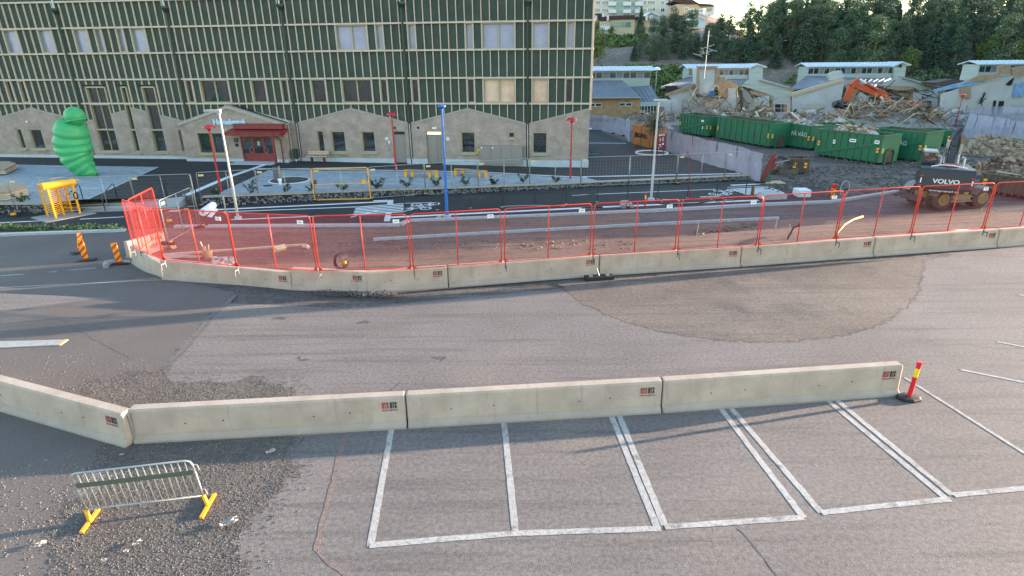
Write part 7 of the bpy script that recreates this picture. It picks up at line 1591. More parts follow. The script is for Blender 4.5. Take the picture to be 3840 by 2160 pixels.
# upper body local frame: tail towards the camera (-y), own rotation
ub = Matrix.Rotation(rad(-30)-rz, 4, 'Z'); cxu = (kx('K29', 1720, 900)); 
ctr = G(*kx('K29', 1690, 940), 1.15); off = PM[t_.name].inverted() @ Vector((ctr.x+.93, ctr.y+1.6, 0)); TU = Matrix.Translation((off.x, off.y, 0)) @ ub
def up_(name, m_, mt, smooth=False):
    m_.v = [tuple(TU @ Vector(p)) for p in m_.v]; return part(name, m_, mt, t_, smooth=smooth)
Wb = 1.28
m_ = MB(); prof = [(-1.75, 1.15), (-1.85, 1.4), (-1.82, 2.25), (-1.6, 2.45), (-.6, 2.45), (-.6, 1.15)]
m_.prism([(-Wb, y, z) for y, z in prof], (2*Wb, 0, 0)); o = up_('counterweight', m_, MT['dkgrey'])
m_ = MB(); m_.b2((-Wb+.05, -.6, 1.15), (Wb-.05, 1.3, 1.9)); up_('deck', m_, MT['dkgrey'])
m_ = MB(); m_.b2((-.1, -.6, 1.9), (Wb-.1, .9, 2.45)); up_('engine_hood', m_, MT['dkgrey'])
m_ = MB(); m_.lathe((0, 0, .95), [(.55, 0), (.55, .22)], 20); up_('slew_ring', m_, MT['black'])
m_ = MB(); m_.b2((-Wb+.05, .0, 1.9), (-.45, 1.6, 1.95)); m_.b2((-Wb+.05, -.05, 3.0), (-.42, 1.65, 3.12))
for x in (-Wb+.08, -.5):
    for y in (0, 1.5): m_.b2((x-.04, y-.0, 1.95), (x+.04, y+.09, 3.0))
up_('cab_frame', m_, MT['dkgrey'])
m_ = MB(); m_.b2((-Wb+.12, .03, 2.0), (-.54, .05, 2.98)); m_.b2((-Wb+.06, .1, 2.0), (-Wb+.08, 1.5, 2.98)); m_.b2((-.5, .1, 2.0), (-.48, 1.5, 2.98)); up_('cab_glass', m_, MT['glass_dark'])
m_ = MB(); m_.b2((-Wb+.1, .1, 3.12), (-.5, 1.3, 3.2)); up_('cab_roof_rack', m_, MT['galv'])
for x in (-Wb+.12, -.62): m_ = MB(); m_.b2((x, -.1, 2.95), (x+.2, .0, 3.1)); up_('work_lamp', m_, MT['yellow2'])
for x in (-.35, .75): m_ = MB(); m_.tube([(x, -.5, 2.45), (x, -.5, 2.95)], .05, 8); m_.tube([(x, -.5, 2.95), (x-.15, -.5, 3.02)], .06, 8); up_('exhaust_pipe' if x > 0 else 'mirror_stem', m_, MT['galv'])
m_ = MB(); m_.tube([(-.8, -1.2, 2.5), (-.4, -1.25, 2.62), (.2, -1.25, 2.62), (.9, -1.2, 2.5)], .03, 6); up_('handrail', m_, MT['white'])
m_ = MB(); m_.b2((-.1, -.7, 2.46), (.55, -.2, 2.6)); up_('red_cover', m_, MT['darkred'])
m_ = MB(); m_.tube([(1.5, -.9, 2.4), (1.5, -.9, 2.7), (1.5, .4, 2.7), (1.5, .5, 2.1)], .03, 6); up_('side_rail', m_, MT['yellow2'])
for x in (-1.2, 1.2):
    m_ = MB(); m_.b2((x-.03, -1.90, 1.65), (x+.03, -1.85, 1.92)); up_('tail_lamp', m_, MT['white'])
    m_ = MB(); s_ = 1 if x > 0 else -1; m_.b2((x-.1, -1.885, 2.03), (x+.08, -1.855, 2.06)); m_.b2((x-.1, -1.885, 1.50), (x+.08, -1.855, 1.53)); up_('red_reflector', m_, MT['hazred'])
for x in (-1.1, 1.05): m_ = MB(); m_.b2((x-.1, -1.85, 1.18), (x+.1, -1.83, 1.3)); up_('yellow_plate', m_, MT['yellow2'])
put_text('lettering', 'VOLVO', .34, MT['white'], t_, TU @ Matrix.Translation((0, -1.87, 1.78)) @ RX, ext=.004, width=1.25, bold=.012)
put_text('lettering', 'entreprenad ab', .16, MT['white'], t_, TU @ Matrix.Translation((0, -1.87, 1.25)) @ RX, ext=.003, width=1.4)
m_ = MB(); limb(m_, [(.25, .6, 2.1), (.3, 1.2, 3.3), (.4, 1.9, 3.95)], .26, [.4, .45, .3]); up_('boom', m_, MT['dkgrey'])
m_ = MB(); limb(m_, [(.55, 1.85, 4.0), (.7, 1.7, 2.9)], .25, [.35, .25]); up_('stick', m_, MT['brownskip'])
for x in (-.1, .62): m_ = MB(); m_.tube([(x, .9, 1.9), (x, 1.2, 3.0)], .07, 8); up_('cylinder', m_, MT['galv'])
m_ = MB()
for i in range(5): m_.tube([(.1+.08*i, .9, 2.4), (.1+.09*i, 1.2, 2.9+.1*i), (.15+.09*i, 1.7, 3.5), (.3+.06*i, 1.9, 4.1+.1*i)], .03, 5)
up_('hoses', m_, MT['black']); 
m_ = MB(); m_.b2((-.05, 1.4, 3.3), (.1, 1.7, 3.7)); m_.b2((.62, 1.5, 3.0), (.78, 1.7, 3.5)); up_('hydraulic_lines', m_, MT['galv'])
# orange tracked excavator
Yo = 86.
def ox(x, y, dy=0): return A('KB', x, y, Yo+dy)
b = ox(1290, 1330); t_ = thing('orange_excavator', 'orange tracked excavator working behind the timber pile, arm bent over', 'excavator', (b.x, Yo, -.45))
m_ = MB(); limb(m_, [ox(1075, 1170), ox(960, 1050), ox(700, 965)], .6, [.8, 1.2, .7]); part('boom', m_, MT['orange'], t_, world=True)
m_ = MB(); limb(m_, [ox(730, 880), ox(645, 975), ox(560, 1150)], .5, [.5, 1.1, .5]); part('stick', m_, MT['orange'], t_, world=True)
m_ = MB(); m_.tube([ox(735, 890, -.4), ox(800, 935, -.4)], .14, 8); part('cylinder_rod', m_, MT['white'], t_, world=True)
m_ = MB(); m_.tube([ox(800, 935, -.4), ox(930, 1010, -.4)], .2, 8); part('cylinder', m_, MT['orange'], t_, world=True)
m_ = MB(); m_.tube([ox(965, 1085, -.4), ox(1010, 1150, -.4)], .15, 8); part('cylinder_rod', m_, MT['white'], t_, world=True)
m_ = MB(); rnd = random.Random(3)
for i in range(14): p = ox(rnd.uniform(440, 600), rnd.uniform(1150, 1320)); chunk(m_, p, 1.0, rnd)
part('grapple', m_, MT['dkgrey'], t_, world=True, kind='stuff')
P0, P1 = ox(1200, 1245), ox(1420, 1150); m_ = MB(); m_.b2((P0.x, Yo, P0.z), (P1.x, Yo+2.6, P1.z-.2)); m_.b2((P0.x+(P1.x-P0.x)*.25, Yo+.2, P1.z-.2), (P0.x+(P1.x-P0.x)*.55, Yo+2.2, P1.z+.15)); m_.b2((P0.x+(P1.x-P0.x)*.78, Yo+.1, P1.z-.2), (P1.x, Yo+2.2, P1.z+.1)); part('engine_body', m_, MT['orange'], t_, world=True)
P0, P1 = ox(1070, 1230), ox(1195, 1090); m_ = MB(); m_.b2((P0.x, Yo-.2, P0.z), (P1.x, Yo+1.6, P1.z)); part('cab', m_, MT['dkgrey'], t_, world=True)
P0, P1 = ox(1060, 1330), ox(1420, 1260); m_ = MB(); m_.b2((P0.x, Yo-.3, -.45), (P1.x, Yo+.4, P1.z)); m_.b2((P0.x, Yo+2, -.45), (P1.x, Yo+2.7, P1.z)); part('tracks', m_, MT['black'], t_, world=True, kind='stuff')
m_ = MB(); P0, P1 = ox(835, 1195), ox(945, 1150); m_.prism([ox(835, 1150), ox(945, 1150), ox(915, 1200), ox(860, 1200)], (0, .9, 0)); part('bucket', m_, MT['dkgrey'], t_, world=True)
# brown excavator among debris behind second skip
Yb_ = 84.
def bx_(x, y, dy=0): return A('KA', x, y, Yb_+dy)
b = bx_(1830, 1380); t_ = thing('brown_excavator', 'dark brown excavator with a curved arm, half hidden behind the second green skip', 'excavator', (b.x, Yb_, -.45))
m_ = MB(); limb(m_, [bx_(1800, 1010), bx_(1850, 1080), bx_(1900, 1150), bx_(1910, 1290)], .5, [.5, .9, .8, .6]); part('boom', m_, MT['greybrown'], t_, world=True)
m_ = MB(); limb(m_, [bx_(1790, 1010, -.3), bx_(1800, 1150, -.3), bx_(1810, 1250, -.3)], .3, [.3, .35, .3]); part('stick', m_, MT['dkgrey'], t_, world=True)
m_ = MB(); m_.tube([bx_(1940, 1100), bx_(1945, 1290)], .12, 8); part('cylinder', m_, MT['galv'], t_, world=True)
P0, P1 = bx_(1780, 1335), bx_(1865, 1250); m_ = MB(); m_.b2((P0.x, Yb_, P0.z), (P1.x, Yb_+1.5, P1.z)); part('yellow_body', m_, MT['yellow2'], t_, world=True)
P0, P1 = bx_(1965, 1340), bx_(2055, 1200); m_ = MB(); m_.b2((P0.x, Yb_, P0.z), (P1.x, Yb_+1.8, P1.z)); part('cab', m_, MT['greybrown'], t_, world=True)
m_ = MB(); m_.tube([bx_(1965, 1195, -.2), bx_(2050, 1185, -.2), bx_(2110, 1200, -.2), bx_(2105, 1330, -.2)], .12, 8); part('guard_rail', m_, MT['yellow2'], t_, world=True)
P0, P1 = bx_(1790, 1260), bx_(1960, 1360); m_ = MB(); m_.b2((P0.x, Yb_-.2, -.45), (P1.x+1.5, Yb_+.5, .6)); part('track', m_, MT['black'], t_, world=True)
# ---- orange container with lettering
P, Q = G(*kx('K21', 572, 478), -.35), G(*kx('K21', 760, 528), -.35); d = Q-P; L = d.length; rz = math.atan2(d.y, d.x); H = zat((P.x, P.y), kx('K21', 555, 262)[1])+.35; print('BG', L, H)
t_ = thing('orange_container', 'orange-brown open container lettered in black, full of scrap, beside the dust netting', 'container', (P.x, P.y, -.35), rz); og = mat('container_orange', (.42, .16, .035), .6, col2=(.33, .13, .04), scale=1.5)
m_ = MB(); m_.prism([(.1, 0, 0), (L, 0, 0), (L+.15, 0, H), (-.25, 0, H)], (0, .06, 0)); part('front_side', m_, og, t_)
m_ = MB(); m_.prism([(.1, 0, 0), (-.25, 0, H), (-.25, 1.8, H), (.1, 1.8, 0)], (.06, 0, 0)); part('end_wall', m_, og, t_)
m_ = MB(); m_.prism([(L, 0, 0), (L+.15, 0, H), (L+.15, 1.8, H), (L, 1.8, 0)], (-.06, 0, 0)); part('end_wall', m_, og, t_)
m_ = MB(); m_.prism([(.1, 1.8, 0), (L, 1.8, 0), (L+.15, 1.8, H), (-.25, 1.8, H)], (0, .06, 0)); m_.b2((.1, .06, .1), (L, 1.8, H*.85)); part('load_and_back', m_, MT['rust'], t_)
m_ = MB(); m_.b2((L*.48, -.03, .1), (L*.51, 0, H)); part('seam', m_, MT['brownskip'], t_)
put_text('lettering', '|BGFIX!', .62, MT['black'], t_, Matrix.Translation((L*.5, -.04, H*.52)) @ RX, ext=.01, width=L*.72, bold=.02)
m_ = MB(); m_.bar((L*1.0, -.1, H*.45), (L*.55, -1.2, .0), .06); part('yellow_strut', m_, MT['yellow2'], t_)
# ---- dust nets
def net_fence(pts, H, label, z=-.4, group='dust netting fences', n=1, seed=0, foot=True, endpost=True):
    P_ = [G(*p, z) for p in pts]
    t_ = thing('netting_fence', label, 'netting fence', (P_[0].x, P_[0].y, z), 0, group)
    rnd = random.Random(seed)
    for a, b in zip(P_, P_[1:]):
        N = max(2, int((b-a).length/.45)); m_ = MB(); M2 = 6; nrm = (b-a).cross(Vector((0, 0, 1))).normalized()
        for j in range(M2+1):
            for i in range(N+1):
                p = a.lerp(b, i/N); sag = .05*math.sin(i*1.7+j)+.06*noise.noise(Vector((i*.6, j*.7, seed)))
                m_.v.append(tuple(p+nrm*(sag+.03)+Vector((0, 0, .03+(H-.04)*j/M2+(.04*math.sin(i*.9) if j == M2 else 0)))))
        m_.f = [(j*(N+1)+i, j*(N+1)+i+1, (j+1)*(N+1)+i+1, (j+1)*(N+1)+i) for i in range(N) for j in range(M2)]
        part('net', m_, MT['net'], t_, world=True, smooth=True)
    for a, b in zip(P_, P_[1:]):
        m_ = MB(); c = (a+b)/2; m_.tube([a, a+Vector((0, 0, H))], .024, 6); m_.tube([a+Vector((0, 0, H)), b+Vector((0, 0, H))], .02, 6); m_.tube([a+Vector((0, 0, .1)), b+Vector((0, 0, .1))], .02, 6); m_.tube([b, b+Vector((0, 0, H))], .024, 6); m_.tube([c, c+Vector((0, 0, H))], .018, 6); part('frame', m_, galvd, t_, world=True)
    for a in P_:
        m_ = MB(); m_.b2((a.x-.35, a.y-.13, z), (a.x+.35, a.y+.13, z+.13)); part('fence_foot', m_, MT['black'], t_, world=True)
    return t_
net_fence([kx('K21', 40, 325), kx('K21', 225, 335), kx('K21', 370, 365), kx('K21', 490, 390), kx('K21', 545, 470)], 2.0, 'lilac white dust net fence between the school corner and the orange container', seed=1)
net_fence([kx('K21', 900, 545), kx('K21', 1000, 585), kx('K21', 1228, 655), kx('K21', 1500, 742), kx('K21', 1720, 797), kx('K21', 2003, 918)], 2.05, 'lilac white dust net fence running from the maroon sign towards the road end', seed=2)
net_fence([A('K29', 1880, 480, 66) and kx('K29', 1885, 410), kx('K29', 1985, 430), kx('K29', 2170, 455), kx('K29', 2300, 480), kx('K29', 2400, 520), kx('K29', 2640, 590)], 2.6, 'nearer lilac dust net fence at the right, behind the brown rubble heap', seed=3)
net_fence([kx('K29', 1900, 330), kx('K29', 2060, 300), kx('K29', 2250, 290), kx('K29', 2650, 295)], 2.6, 'farther lilac dust net fence at the right frame edge', seed=4)
b = G(*kx('K21', 2080, 915), -.45); t_ = thing('leaning_panel', 'red panel and green post leaning at the end of the dust net', 'panel', b)
tt_ = zat((b.x, b.y), kx('K21', 2130, 575)[1])-b.z
m_ = MB(); m_.prism([(-.55, 0, .05), (-.2, 0, .05), (.42, 0, tt_*.97), (.1, 0, tt_*.93)], (0, .08, 0)); part('red_panel', m_, MT['darkred'], t_)
m_ = MB(); m_.prism([(-.3, .1, .05), (.35, .1, .05), (.2, .1, .55), (.36, .1, tt_), (.26, .1, tt_)], (0, .1, 0)); part('green_frame', m_, MT['skipg'], t_)
m_ = MB(); 
for i in range(4): m_.b2((-.7, -.45+i*.28, .0), (1.2, -.3+i*.28, .06))
part('pallet', m_, MT['wood_pale'], t_, kind='stuff')
# grapples beside the brown box
b = G(*kx('K21', 2260, 810), -.45); t_ = thing('grapple_attachments', 'two worn excavator grab attachments lying on the mud beside a brown steel box', 'excavator attachment', b); rnd = random.Random(9)
for (x0, y0, z0, x1, y1, z1, w_, mt) in ((-1.3, .2, .5, -.4, .1, 1.3, .35, 'dkgrey'), (-.4, .1, 1.3, .3, 0, .9, .3, 'dkgrey'), (-1.1, -.2, .1, -.6, -.1, 1.2, .2, 'darkred'), (-.1, -.3, .1, .6, -.2, .9, .3, 'dkgrey'), (.3, 0, .9, 1.0, 0, .2, .3, 'brownskip'), (-.9, .4, .0, .9, .4, .4, .5, 'brownskip'), (-.9, -.4, .9, .2, -.4, 1.1, .08, 'galv')):
    m_ = MB(); m_.bar((x0, y0, z0), (x1, y1, z1), w_, w_*.8); part('arm_piece', m_, MT[mt], t_)
m_ = MB(); m_.prism([(-.5, -.5, .0), (.9, -.5, .0), (1.1, -.5, .5), (.2, -.5, .35), (-.3, -.5, .5)], (0, .9, 0)); part('jaw', m_, MT['brownskip'], t_)
# ================= HILL, TREES, HOUSES =================
HP_ = [(106, -.6), (112, .8), (120, 4.5), (128, 7.5), (140, 11.0), (150, 12.8), (160, 14.3), (185, 16.3), (215, 20.5), (230, 23.5), (300, 25), (420, 28), (800, 34)]
def hz_(x, y):
    yy = y-max(0, (x-55))*.0+4*noise.noise(Vector((x*.03, y*.03, 0)))
    if x > 68: yy = max(yy, 106+min(14, (x-68)*.5)) if y > .24*x+30 else yy
    f_ = 1-ss(.30, .40, x/max(1, y))
    for (a, za), (b, zb) in zip(HP_, HP_[1:]):
        if yy <= b: 
            t = max(0, (yy-a)/(b-a)); z = za+(zb-za)*t; z = z if z < 12 else 12+(z-12)*(.22+.78*f_); return z+(.5*noise.noise(Vector((x*.12, y*.12, 3))) if t > 0 else 0)
    return HP_[-1][1]
m_ = MB(); xs = [-200, -100, -40]+[-20+5*i for i in range(50)]+[260, 320, 420, 600]; ys = [48+4*i for i in range(55)]+[280, 320, 380, 460, 600]
xs = sorted(set(xs)); nx = len(xs)
m_.v = [(x, y, hz_(x, y)) for y in ys for x in xs]; m_.f = [(j*nx+i, j*nx+i+1, (j+1)*nx+i+1, (j+1)*nx+i) for j in range(len(ys)-1) for i in range(nx-1)]
hm = ground_mat('hillside_soil', (.15, .115, .09), (.22, .18, .15), speck=.4, fine=1.5, big=.06, dirt=(.08, .09, .04), dirtscale=.05, dirtmin=.52, bump=.8)
struct('hillside', m_, hm, True)
def crown_mesh(kind, seed, H):
    rnd = random.Random(seed); m_ = MB()
    def leaf(p, s_, up=0.0):
        a = rnd.uniform(0, 6.28); e = rnd.uniform(-.6, .6); u = Vector((math.cos(a), math.sin(a), e*.7)).normalized(); w_ = Vector((rnd.gauss(0, 1), rnd.gauss(0, 1), rnd.gauss(0, .7))).cross(u).normalized()
        m_.add([p-u*s_*.5, p+w_*s_*.35, p+u*s_*.55, p-w_*s_*.3], [(0, 1, 2, 3)])
    if kind == 'spruce':
        n = 46; R0 = H*.24
        for i in range(n):
            f = i/n; z = H*(.08+.9*f); r = R0*(1-f)**.8+.15; nb = max(4, int(9*(1-f)+4))
            for b in range(nb):
                a = rnd.uniform(0, 6.28); L = r*rnd.uniform(.65, 1.15)
                for q in range(int(4+L*5)):
                    t = (q+.5)/(4+L*5); p = Vector((math.cos(a)*L*t, math.sin(a)*L*t, z-L*.35*t*t+rnd.uniform(-.1, .1))); leaf(p+Vector((rnd.gauss(0, .12), rnd.gauss(0, .12), 0)), .42*(1-.3*t)+.1)
    elif kind == 'pine':
        cl = [(rnd.uniform(-1, 1)*H*.16, rnd.uniform(-1, 1)*H*.16, H*rnd.uniform(.08, .97), H*rnd.uniform(.07, .12)) for _ in range(42)]
        for cx, cy, cz, cr in cl:
            f = (1.05-cz/H)**.6*1.5; cx *= f; cy *= f
            for q in range(125):
                v = Vector((rnd.gauss(0, 1), rnd.gauss(0, 1), rnd.gauss(0, 1))).normalized()*cr*rnd.uniform(.5, 1.1); v.z *= .7; leaf(Vector((cx, cy, cz))+v, .33)
    elif kind == 'tall':
        cl = [(rnd.uniform(-1, 1)*H*.15, rnd.uniform(-1, 1)*H*.15, H*rnd.uniform(.55, 1.0), H*rnd.uniform(.05, .09)) for _ in range(20)]
        for cx, cy, cz, cr in cl:
            for q in range(70):
                v = Vector((rnd.gauss(0, 1), rnd.gauss(0, 1), rnd.gauss(0, 1))).normalized()*cr*rnd.uniform(.4, 1.15); v.z *= .6; leaf(Vector((cx, cy, cz))+v, .5)
    else:
        cl = [(rnd.uniform(-1, 1)*H*.27, rnd.uniform(-1, 1)*H*.27, H*rnd.uniform(.22, .92), H*rnd.uniform(.09, .15)) for _ in range(30)]
        for cx, cy, cz, cr in cl:
            f = max(.3, 1-abs(cz/H-.5)*1.3); cx *= f; cy *= f
            for q in range(95):
                v = Vector((rnd.gauss(0, 1), rnd.gauss(0, 1), rnd.gauss(0, 1))).normalized()*cr*rnd.uniform(.5, 1.1); leaf(Vector((cx, cy, cz))+v, .42)
    return m_
def fol(name, c1, c2):
    m = bpy.data.materials.new(name); m.use_nodes = True; t = m.node_tree; b = t.nodes['Principled BSDF']; b.inputs['Roughness'].default_value = .7; b.inputs['Specular IOR Level'].default_value = .2
    g = t.nodes.new('ShaderNodeNewGeometry'); oi = t.nodes.new('ShaderNodeObjectInfo'); n = t.nodes.new('ShaderNodeTexNoise'); n.inputs['Scale'].default_value = .8; t.links.new(g.outputs['Position'], n.inputs['Vector'])
    ad = t.nodes.new('ShaderNodeMath'); ad.operation = 'MULTIPLY_ADD'; t.links.new(oi.outputs['Random'], ad.inputs[0]); ad.inputs[1].default_value = .45; t.links.new(n.outputs['Fac'], ad.inputs[2])
    r = t.nodes.new('ShaderNodeValToRGB'); r.color_ramp.elements[0].position = .35; r.color_ramp.elements[1].position = 1.0; r.color_ramp.elements[0].color = (*c1, 1); r.color_ramp.elements[1].color = (*c2, 1)
    t.links.new(ad.outputs[0], r.inputs[0]); t.links.new(r.outputs[0], b.inputs['Base Color']); return m
fm = {'spruce': fol('spruce_needles', (.048, .085, .066), (.10, .145, .088)), 'pine': fol('pine_needles', (.055, .095, .066), (.125, .175, .095)), 'tall': fol('tall_pine_needles', (.055, .085, .05), (.11, .15, .075)), 'leafy': fol('leafy_green', (.07, .12, .045), (.17, .22, .075))}
bark = mat('bark', (.10, .07, .05), .9, col2=(.17, .12, .09), scale=3)
TM = {}
for kd, hs_ in (('spruce', (12, 10, 13.5)), ('pine', (11, 12.5)), ('tall', (15, 17)), ('leafy', (8, 9.5))):
    TM[kd] = []
    for i, H in enumerate(hs_):
        c = crown_mesh(kd, 100+i, H).mesh('crown', fm[kd]); tr = MB(); tr.tube([(0, 0, -1), (0, 0, H*.3), (.1, .05, H*.6), (0, 0, H*.93)], [H*.022, H*.018, H*.012, .03], 7)
        rr = random.Random(i)
        for j in range(7): a = rr.uniform(0, 6.3); z = H*rr.uniform(.45, .85); tr.tube([(0, 0, z), (math.cos(a)*H*.12, math.sin(a)*H*.12, z+H*.05)], [.07, .02], 4)
        TM[kd].append((c, tr.mesh('trunk', bark), H))
TL = {'spruce': ('dark dense spruce tree in the wood on the hillside', 'spruces on the wooded hill'), 'pine': ('bushy pine tree in the wood on the hillside', 'bushy pines on the wooded hill'), 'tall': ('tall bare stemmed pine on the ridge with sky between the branches', 'tall pines on the ridge'), 'leafy': ('round light green leafy tree among the conifers', 'leafy trees on the hill')}
def tree(kd, x, y, s_=1., seed=0, z=None, label=None):
    rnd = random.Random(seed); c, tr, H = TM[kd][rnd.randrange(len(TM[kd]))]
    t_ = thing({'spruce': 'spruce_tree', 'pine': 'pine_tree', 'tall': 'tall_pine_tree', 'leafy': 'leafy_tree'}[kd], label or TL[kd][0], 'tree', (x, y, hz_(x, y) if z is None else z), rnd.uniform(0, 6.28), None if label else TL[kd][1]); t_.scale = (s_, s_, s_*rnd.uniform(.92, 1.08))
    link('crown', c, t_); link('trunk', tr, t_); return t_
def hillpt(px, Yd):
    d = ray(px, 200); return d.x/d.y*Yd
rnd = random.Random(77); placed = []
def tryp(x, y, r):
    if all((x-a)**2+(y-b)**2 > r*r for a, b in placed): placed.append((x, y)); return True
    return False
nT = 0
# front edge of the wood: pixel columns -> distance of the first row
def front_y(px): return 133 if px < 2800 else (128 if px < 3100 else 122)
for row in range(9):
    for i in range(34):
        px = 2370+(4000-2370)*(i+rnd.uniform(-.4, .4))/33; y = front_y(px)+row*5.2+rnd.uniform(-2, 2); x = hillpt(px, y)
        if px < 2870: continue
        if 2330 < px < 2400 and row < 1: continue
        if not tryp(x, y, 3.3): continue
        kd = rnd.choices(['spruce', 'pine', 'leafy'], [.42, .5, .08 if row else .12])[0]
        s_ = rnd.uniform(.72, 1.0)*(.78 if px < 2480 else .95)
        tree(kd, x, y, s_, nT+1000); nT += 1
def tree_top(px, ytop, Y, kd, seed, label=None):
    x = hillpt(px, Y); z0 = hz_(x, Y); zt = zat((x, Y), ytop); c, tr, H = TM[kd][seed % len(TM[kd])]; placed.append((x, Y))
    return tree(kd, x, Y, max(.25, (zt-z0)/H), seed, label=label)
for i, (px, yt, Y, kd) in enumerate(((2400, 105, 131, 'pine'), (2380, 150, 129, 'spruce'), (2445, 80, 134, 'pine'), (2480, 48, 137, 'pine'), (2520, 28, 139, 'pine'), (2552, 32, 136, 'pine'), (2585, 66, 134, 'pine'), (2500, 120, 130, 'pine'), (2560, 125, 130, 'spruce'), (2455, 140, 129, 'spruce'), (2612, 120, 133, 'pine'),
        (2650, 78, 137, 'pine'), (2690, 38, 140, 'pine'), (2640, 130, 131, 'spruce'), (2725, 48, 138, 'pine'), (2765, 75, 133, 'pine'), (2795, 15, 142, 'pine'), (2700, 125, 130, 'pine'), (2832, 22, 139, 'pine'), (2800, 110, 130, 'spruce'), (2850, 95, 131, 'pine'), (2870, 10, 143, 'pine'), (2672, 95, 134, 'pine'), (2745, 120, 130, 'pine'))): tree_top(px, yt, Y, kd, 300+i); nT += 1
for i in range(30):
    px = 3250+rnd.uniform(0, 1)*760; y = rnd.uniform(172, 190); x = hillpt(px, y)
    if tryp(x, y, 3): tree('tall', x, y, rnd.uniform(.85, 1.1), 5000+i); nT += 1
for (px, y, kd, s_, l) in ((2205+40, 128, 'leafy', .8, 'leafy tree pressed against the right edge of the green building'), (2232, 150, 'leafy', .55, 'small yellow green tree before the terrace houses beside the building corner'),
        (2395, 152, 'spruce', .55, 'narrow small conifer in front of the yellow terrace house'), (2290, 154, 'leafy', .3, 'low round garden shrub under the white balcony')):
    tree(kd, hillpt(px, y), y, s_, 1, label=l)
# shading belt right of the frame (the wood goes on there)
for i in range(95):
    x = rnd.uniform(72, 125); y = rnd.uniform(.24*x+28, 108)
    if x < .93*y+6: continue
    if tryp(x, y, 3.6): tree(rnd.choice(['spruce', 'pine', 'spruce']), x, y, rnd.uniform(1.0, 1.35), 7000+i); nT += 1
print('TREES', nT)
# bushes below the wood, one mass of ground cover
def bushes(name, fpts, n, s0, s1, mt, seed):
    rnd = random.Random(seed); m_ = MB()
    for _ in range(n):
        px, y = rnd.uniform(*fpts[0]), rnd.uniform(*fpts[1]); x = hillpt(px, y); r = rnd.uniform(s0, s1); z = hz_(x, y)
        for q in range(60):
            v = Vector((rnd.gauss(0, 1), rnd.gauss(0, 1), abs(rnd.gauss(0, .8)))).normalized()*r*rnd.uniform(.6, 1.1); p = Vector((x, y, z))+v
            a = rnd.uniform(0, 6.28); u = Vector((math.cos(a), math.sin(a), rnd.uniform(-.5, .5)))*.35; w_ = Vector((rnd.gauss(0, 1), rnd.gauss(0, 1), rnd.gauss(0, 1))).cross(u).normalized()*.22
            m_.add([p-u, p+w_, p+u, p-w_], [(0, 1, 2, 3)])
    o = link(name, m_.mesh(name, mt)); o['kind'] = 'stuff'
bushes('hillside_scrub', ((2170, 2600), (112, 124)), 230, .8, 1.6, fm['leafy'], 1)
bushes('hillside_scrub', ((2580, 3000), (113, 122)), 45, .5, 1.0, fm['leafy'], 2)
bushes('hillside_scrub', ((3000, 3900), (113, 123)), 150, .7, 1.5, fm['pine'], 3)
bushes('hillside_scrub', ((2180, 2420), (140, 152)), 70, .5, 1.2, fm['leafy'], 4)
# ---- buildings on the hill
aw = mat('apartment_cream', (.50, .50, .46), .85, col2=(.58, .57, .52), scale=.2); aw2 = mat('apartment_green', (.34, .40, .36), .8); pch = mat('peach_render', (.55, .40, .27), .85); wht = mat('house_white', (.62, .64, .66), .8); drf = mat('dark_tile_roof', (.06, .03, .03), .8); gb = mat('balcony_white', (.6, .66, .68), .6); yw = mat('house_yellow', (.5, .42, .27), .85); grw = mat('house_grey', (.30, .34, .40), .85)
def block(t_, K, x0, y0, x1, y1, Y, depth, mt, name='wall'):
    a, b = A(K, x0, y0, Y), A(K, x1, y1, Y); m_ = MB(); m_.b2((a.x, Y, b.z), (b.x, Y+depth, a.z)); return part(name, m_, mt, t_, world=True)
def wnd(t_, K, x0, y0, x1, y1, Y, mull=1):
    a, b = A(K, x0, y0, Y), A(K, x1, y1, Y); m_ = MB(); fw = .12; m_.b2((a.x-fw, Y-.06, b.z-fw), (b.x+fw, Y-.002, a.z+fw)); o = part('window', m_, MT['white'], t_, world=True)
    n = mull+1; w_ = (b.x-a.x)/n; mi = PM[t_.name].inverted()
    for i in range(n):
        g = MB(); g.b2((a.x+w_*i+.06, Y-.09, b.z), (a.x+w_*(i+1)-.06, Y-.065, a.z)); g.v = [tuple(mi @ Vector(p)) for p in g.v]; sub('pane', g, MT['glass_dark'], o)
Yt = 230.; c = A('KA', 500, 170, Yt)
t_ = thing('apartment_building', 'long pale apartment block with pale green stair bays on top of the hill', 'building', (c.x, Yt, c.z))
block(t_, 'KA', 60, -260, 980, 190, Yt, 14, aw)
m_ = pl3([A('KA', 980, -30, Yt), A('KA', 1110, 40, Yt), A('KA', 1110, 190, Yt), A('KA', 980, 190, Yt)], 12); part('wall', m_, aw, t_, world=True)
m_ = pl3([A('KA', 960, -40, Yt-.5), A('KA', 1125, 48, Yt-.5), A('KA', 1125, 36, Yt-.5), A('KA', 960, -55, Yt-.5)], 14); part('roof', m_, drf, t_, world=True)
for r in (-150, -70, 10, 95):
    for x0, x1 in ((140, 215), (232, 300), (425, 467), (745, 825), (700, 735), (895, 932)):
        if x0 > 880 and r < 0: continue
        wnd(t_, 'KA', x0, r, x1, r+38, Yt, 2 if x1-x0 > 60 else 1)
    for x0, x1, mt in ((308, 392, aw2), (472, 560, aw2), (608, 688, yw)):
        block(t_, 'KA', x0, r+12, x1, r+52, Yt-1.6, 1.5, gb if x0 != 608 else gb, 'balcony')
block(t_, 'KA', 400, -260, 480, 190, Yt-.6, .5, aw2, 'stair_bay'); block(t_, 'KA', 560, -260, 600, 190, Yt-.6, .5, aw2, 'stair_bay')
Yt = 215.; c = A('KA', 1280, 150, Yt)
t_ = thing('hill_house', 'peach rendered house with brown tiled roof and rounded white balconies on the hill', 'house', (c.x, Yt, c.z))
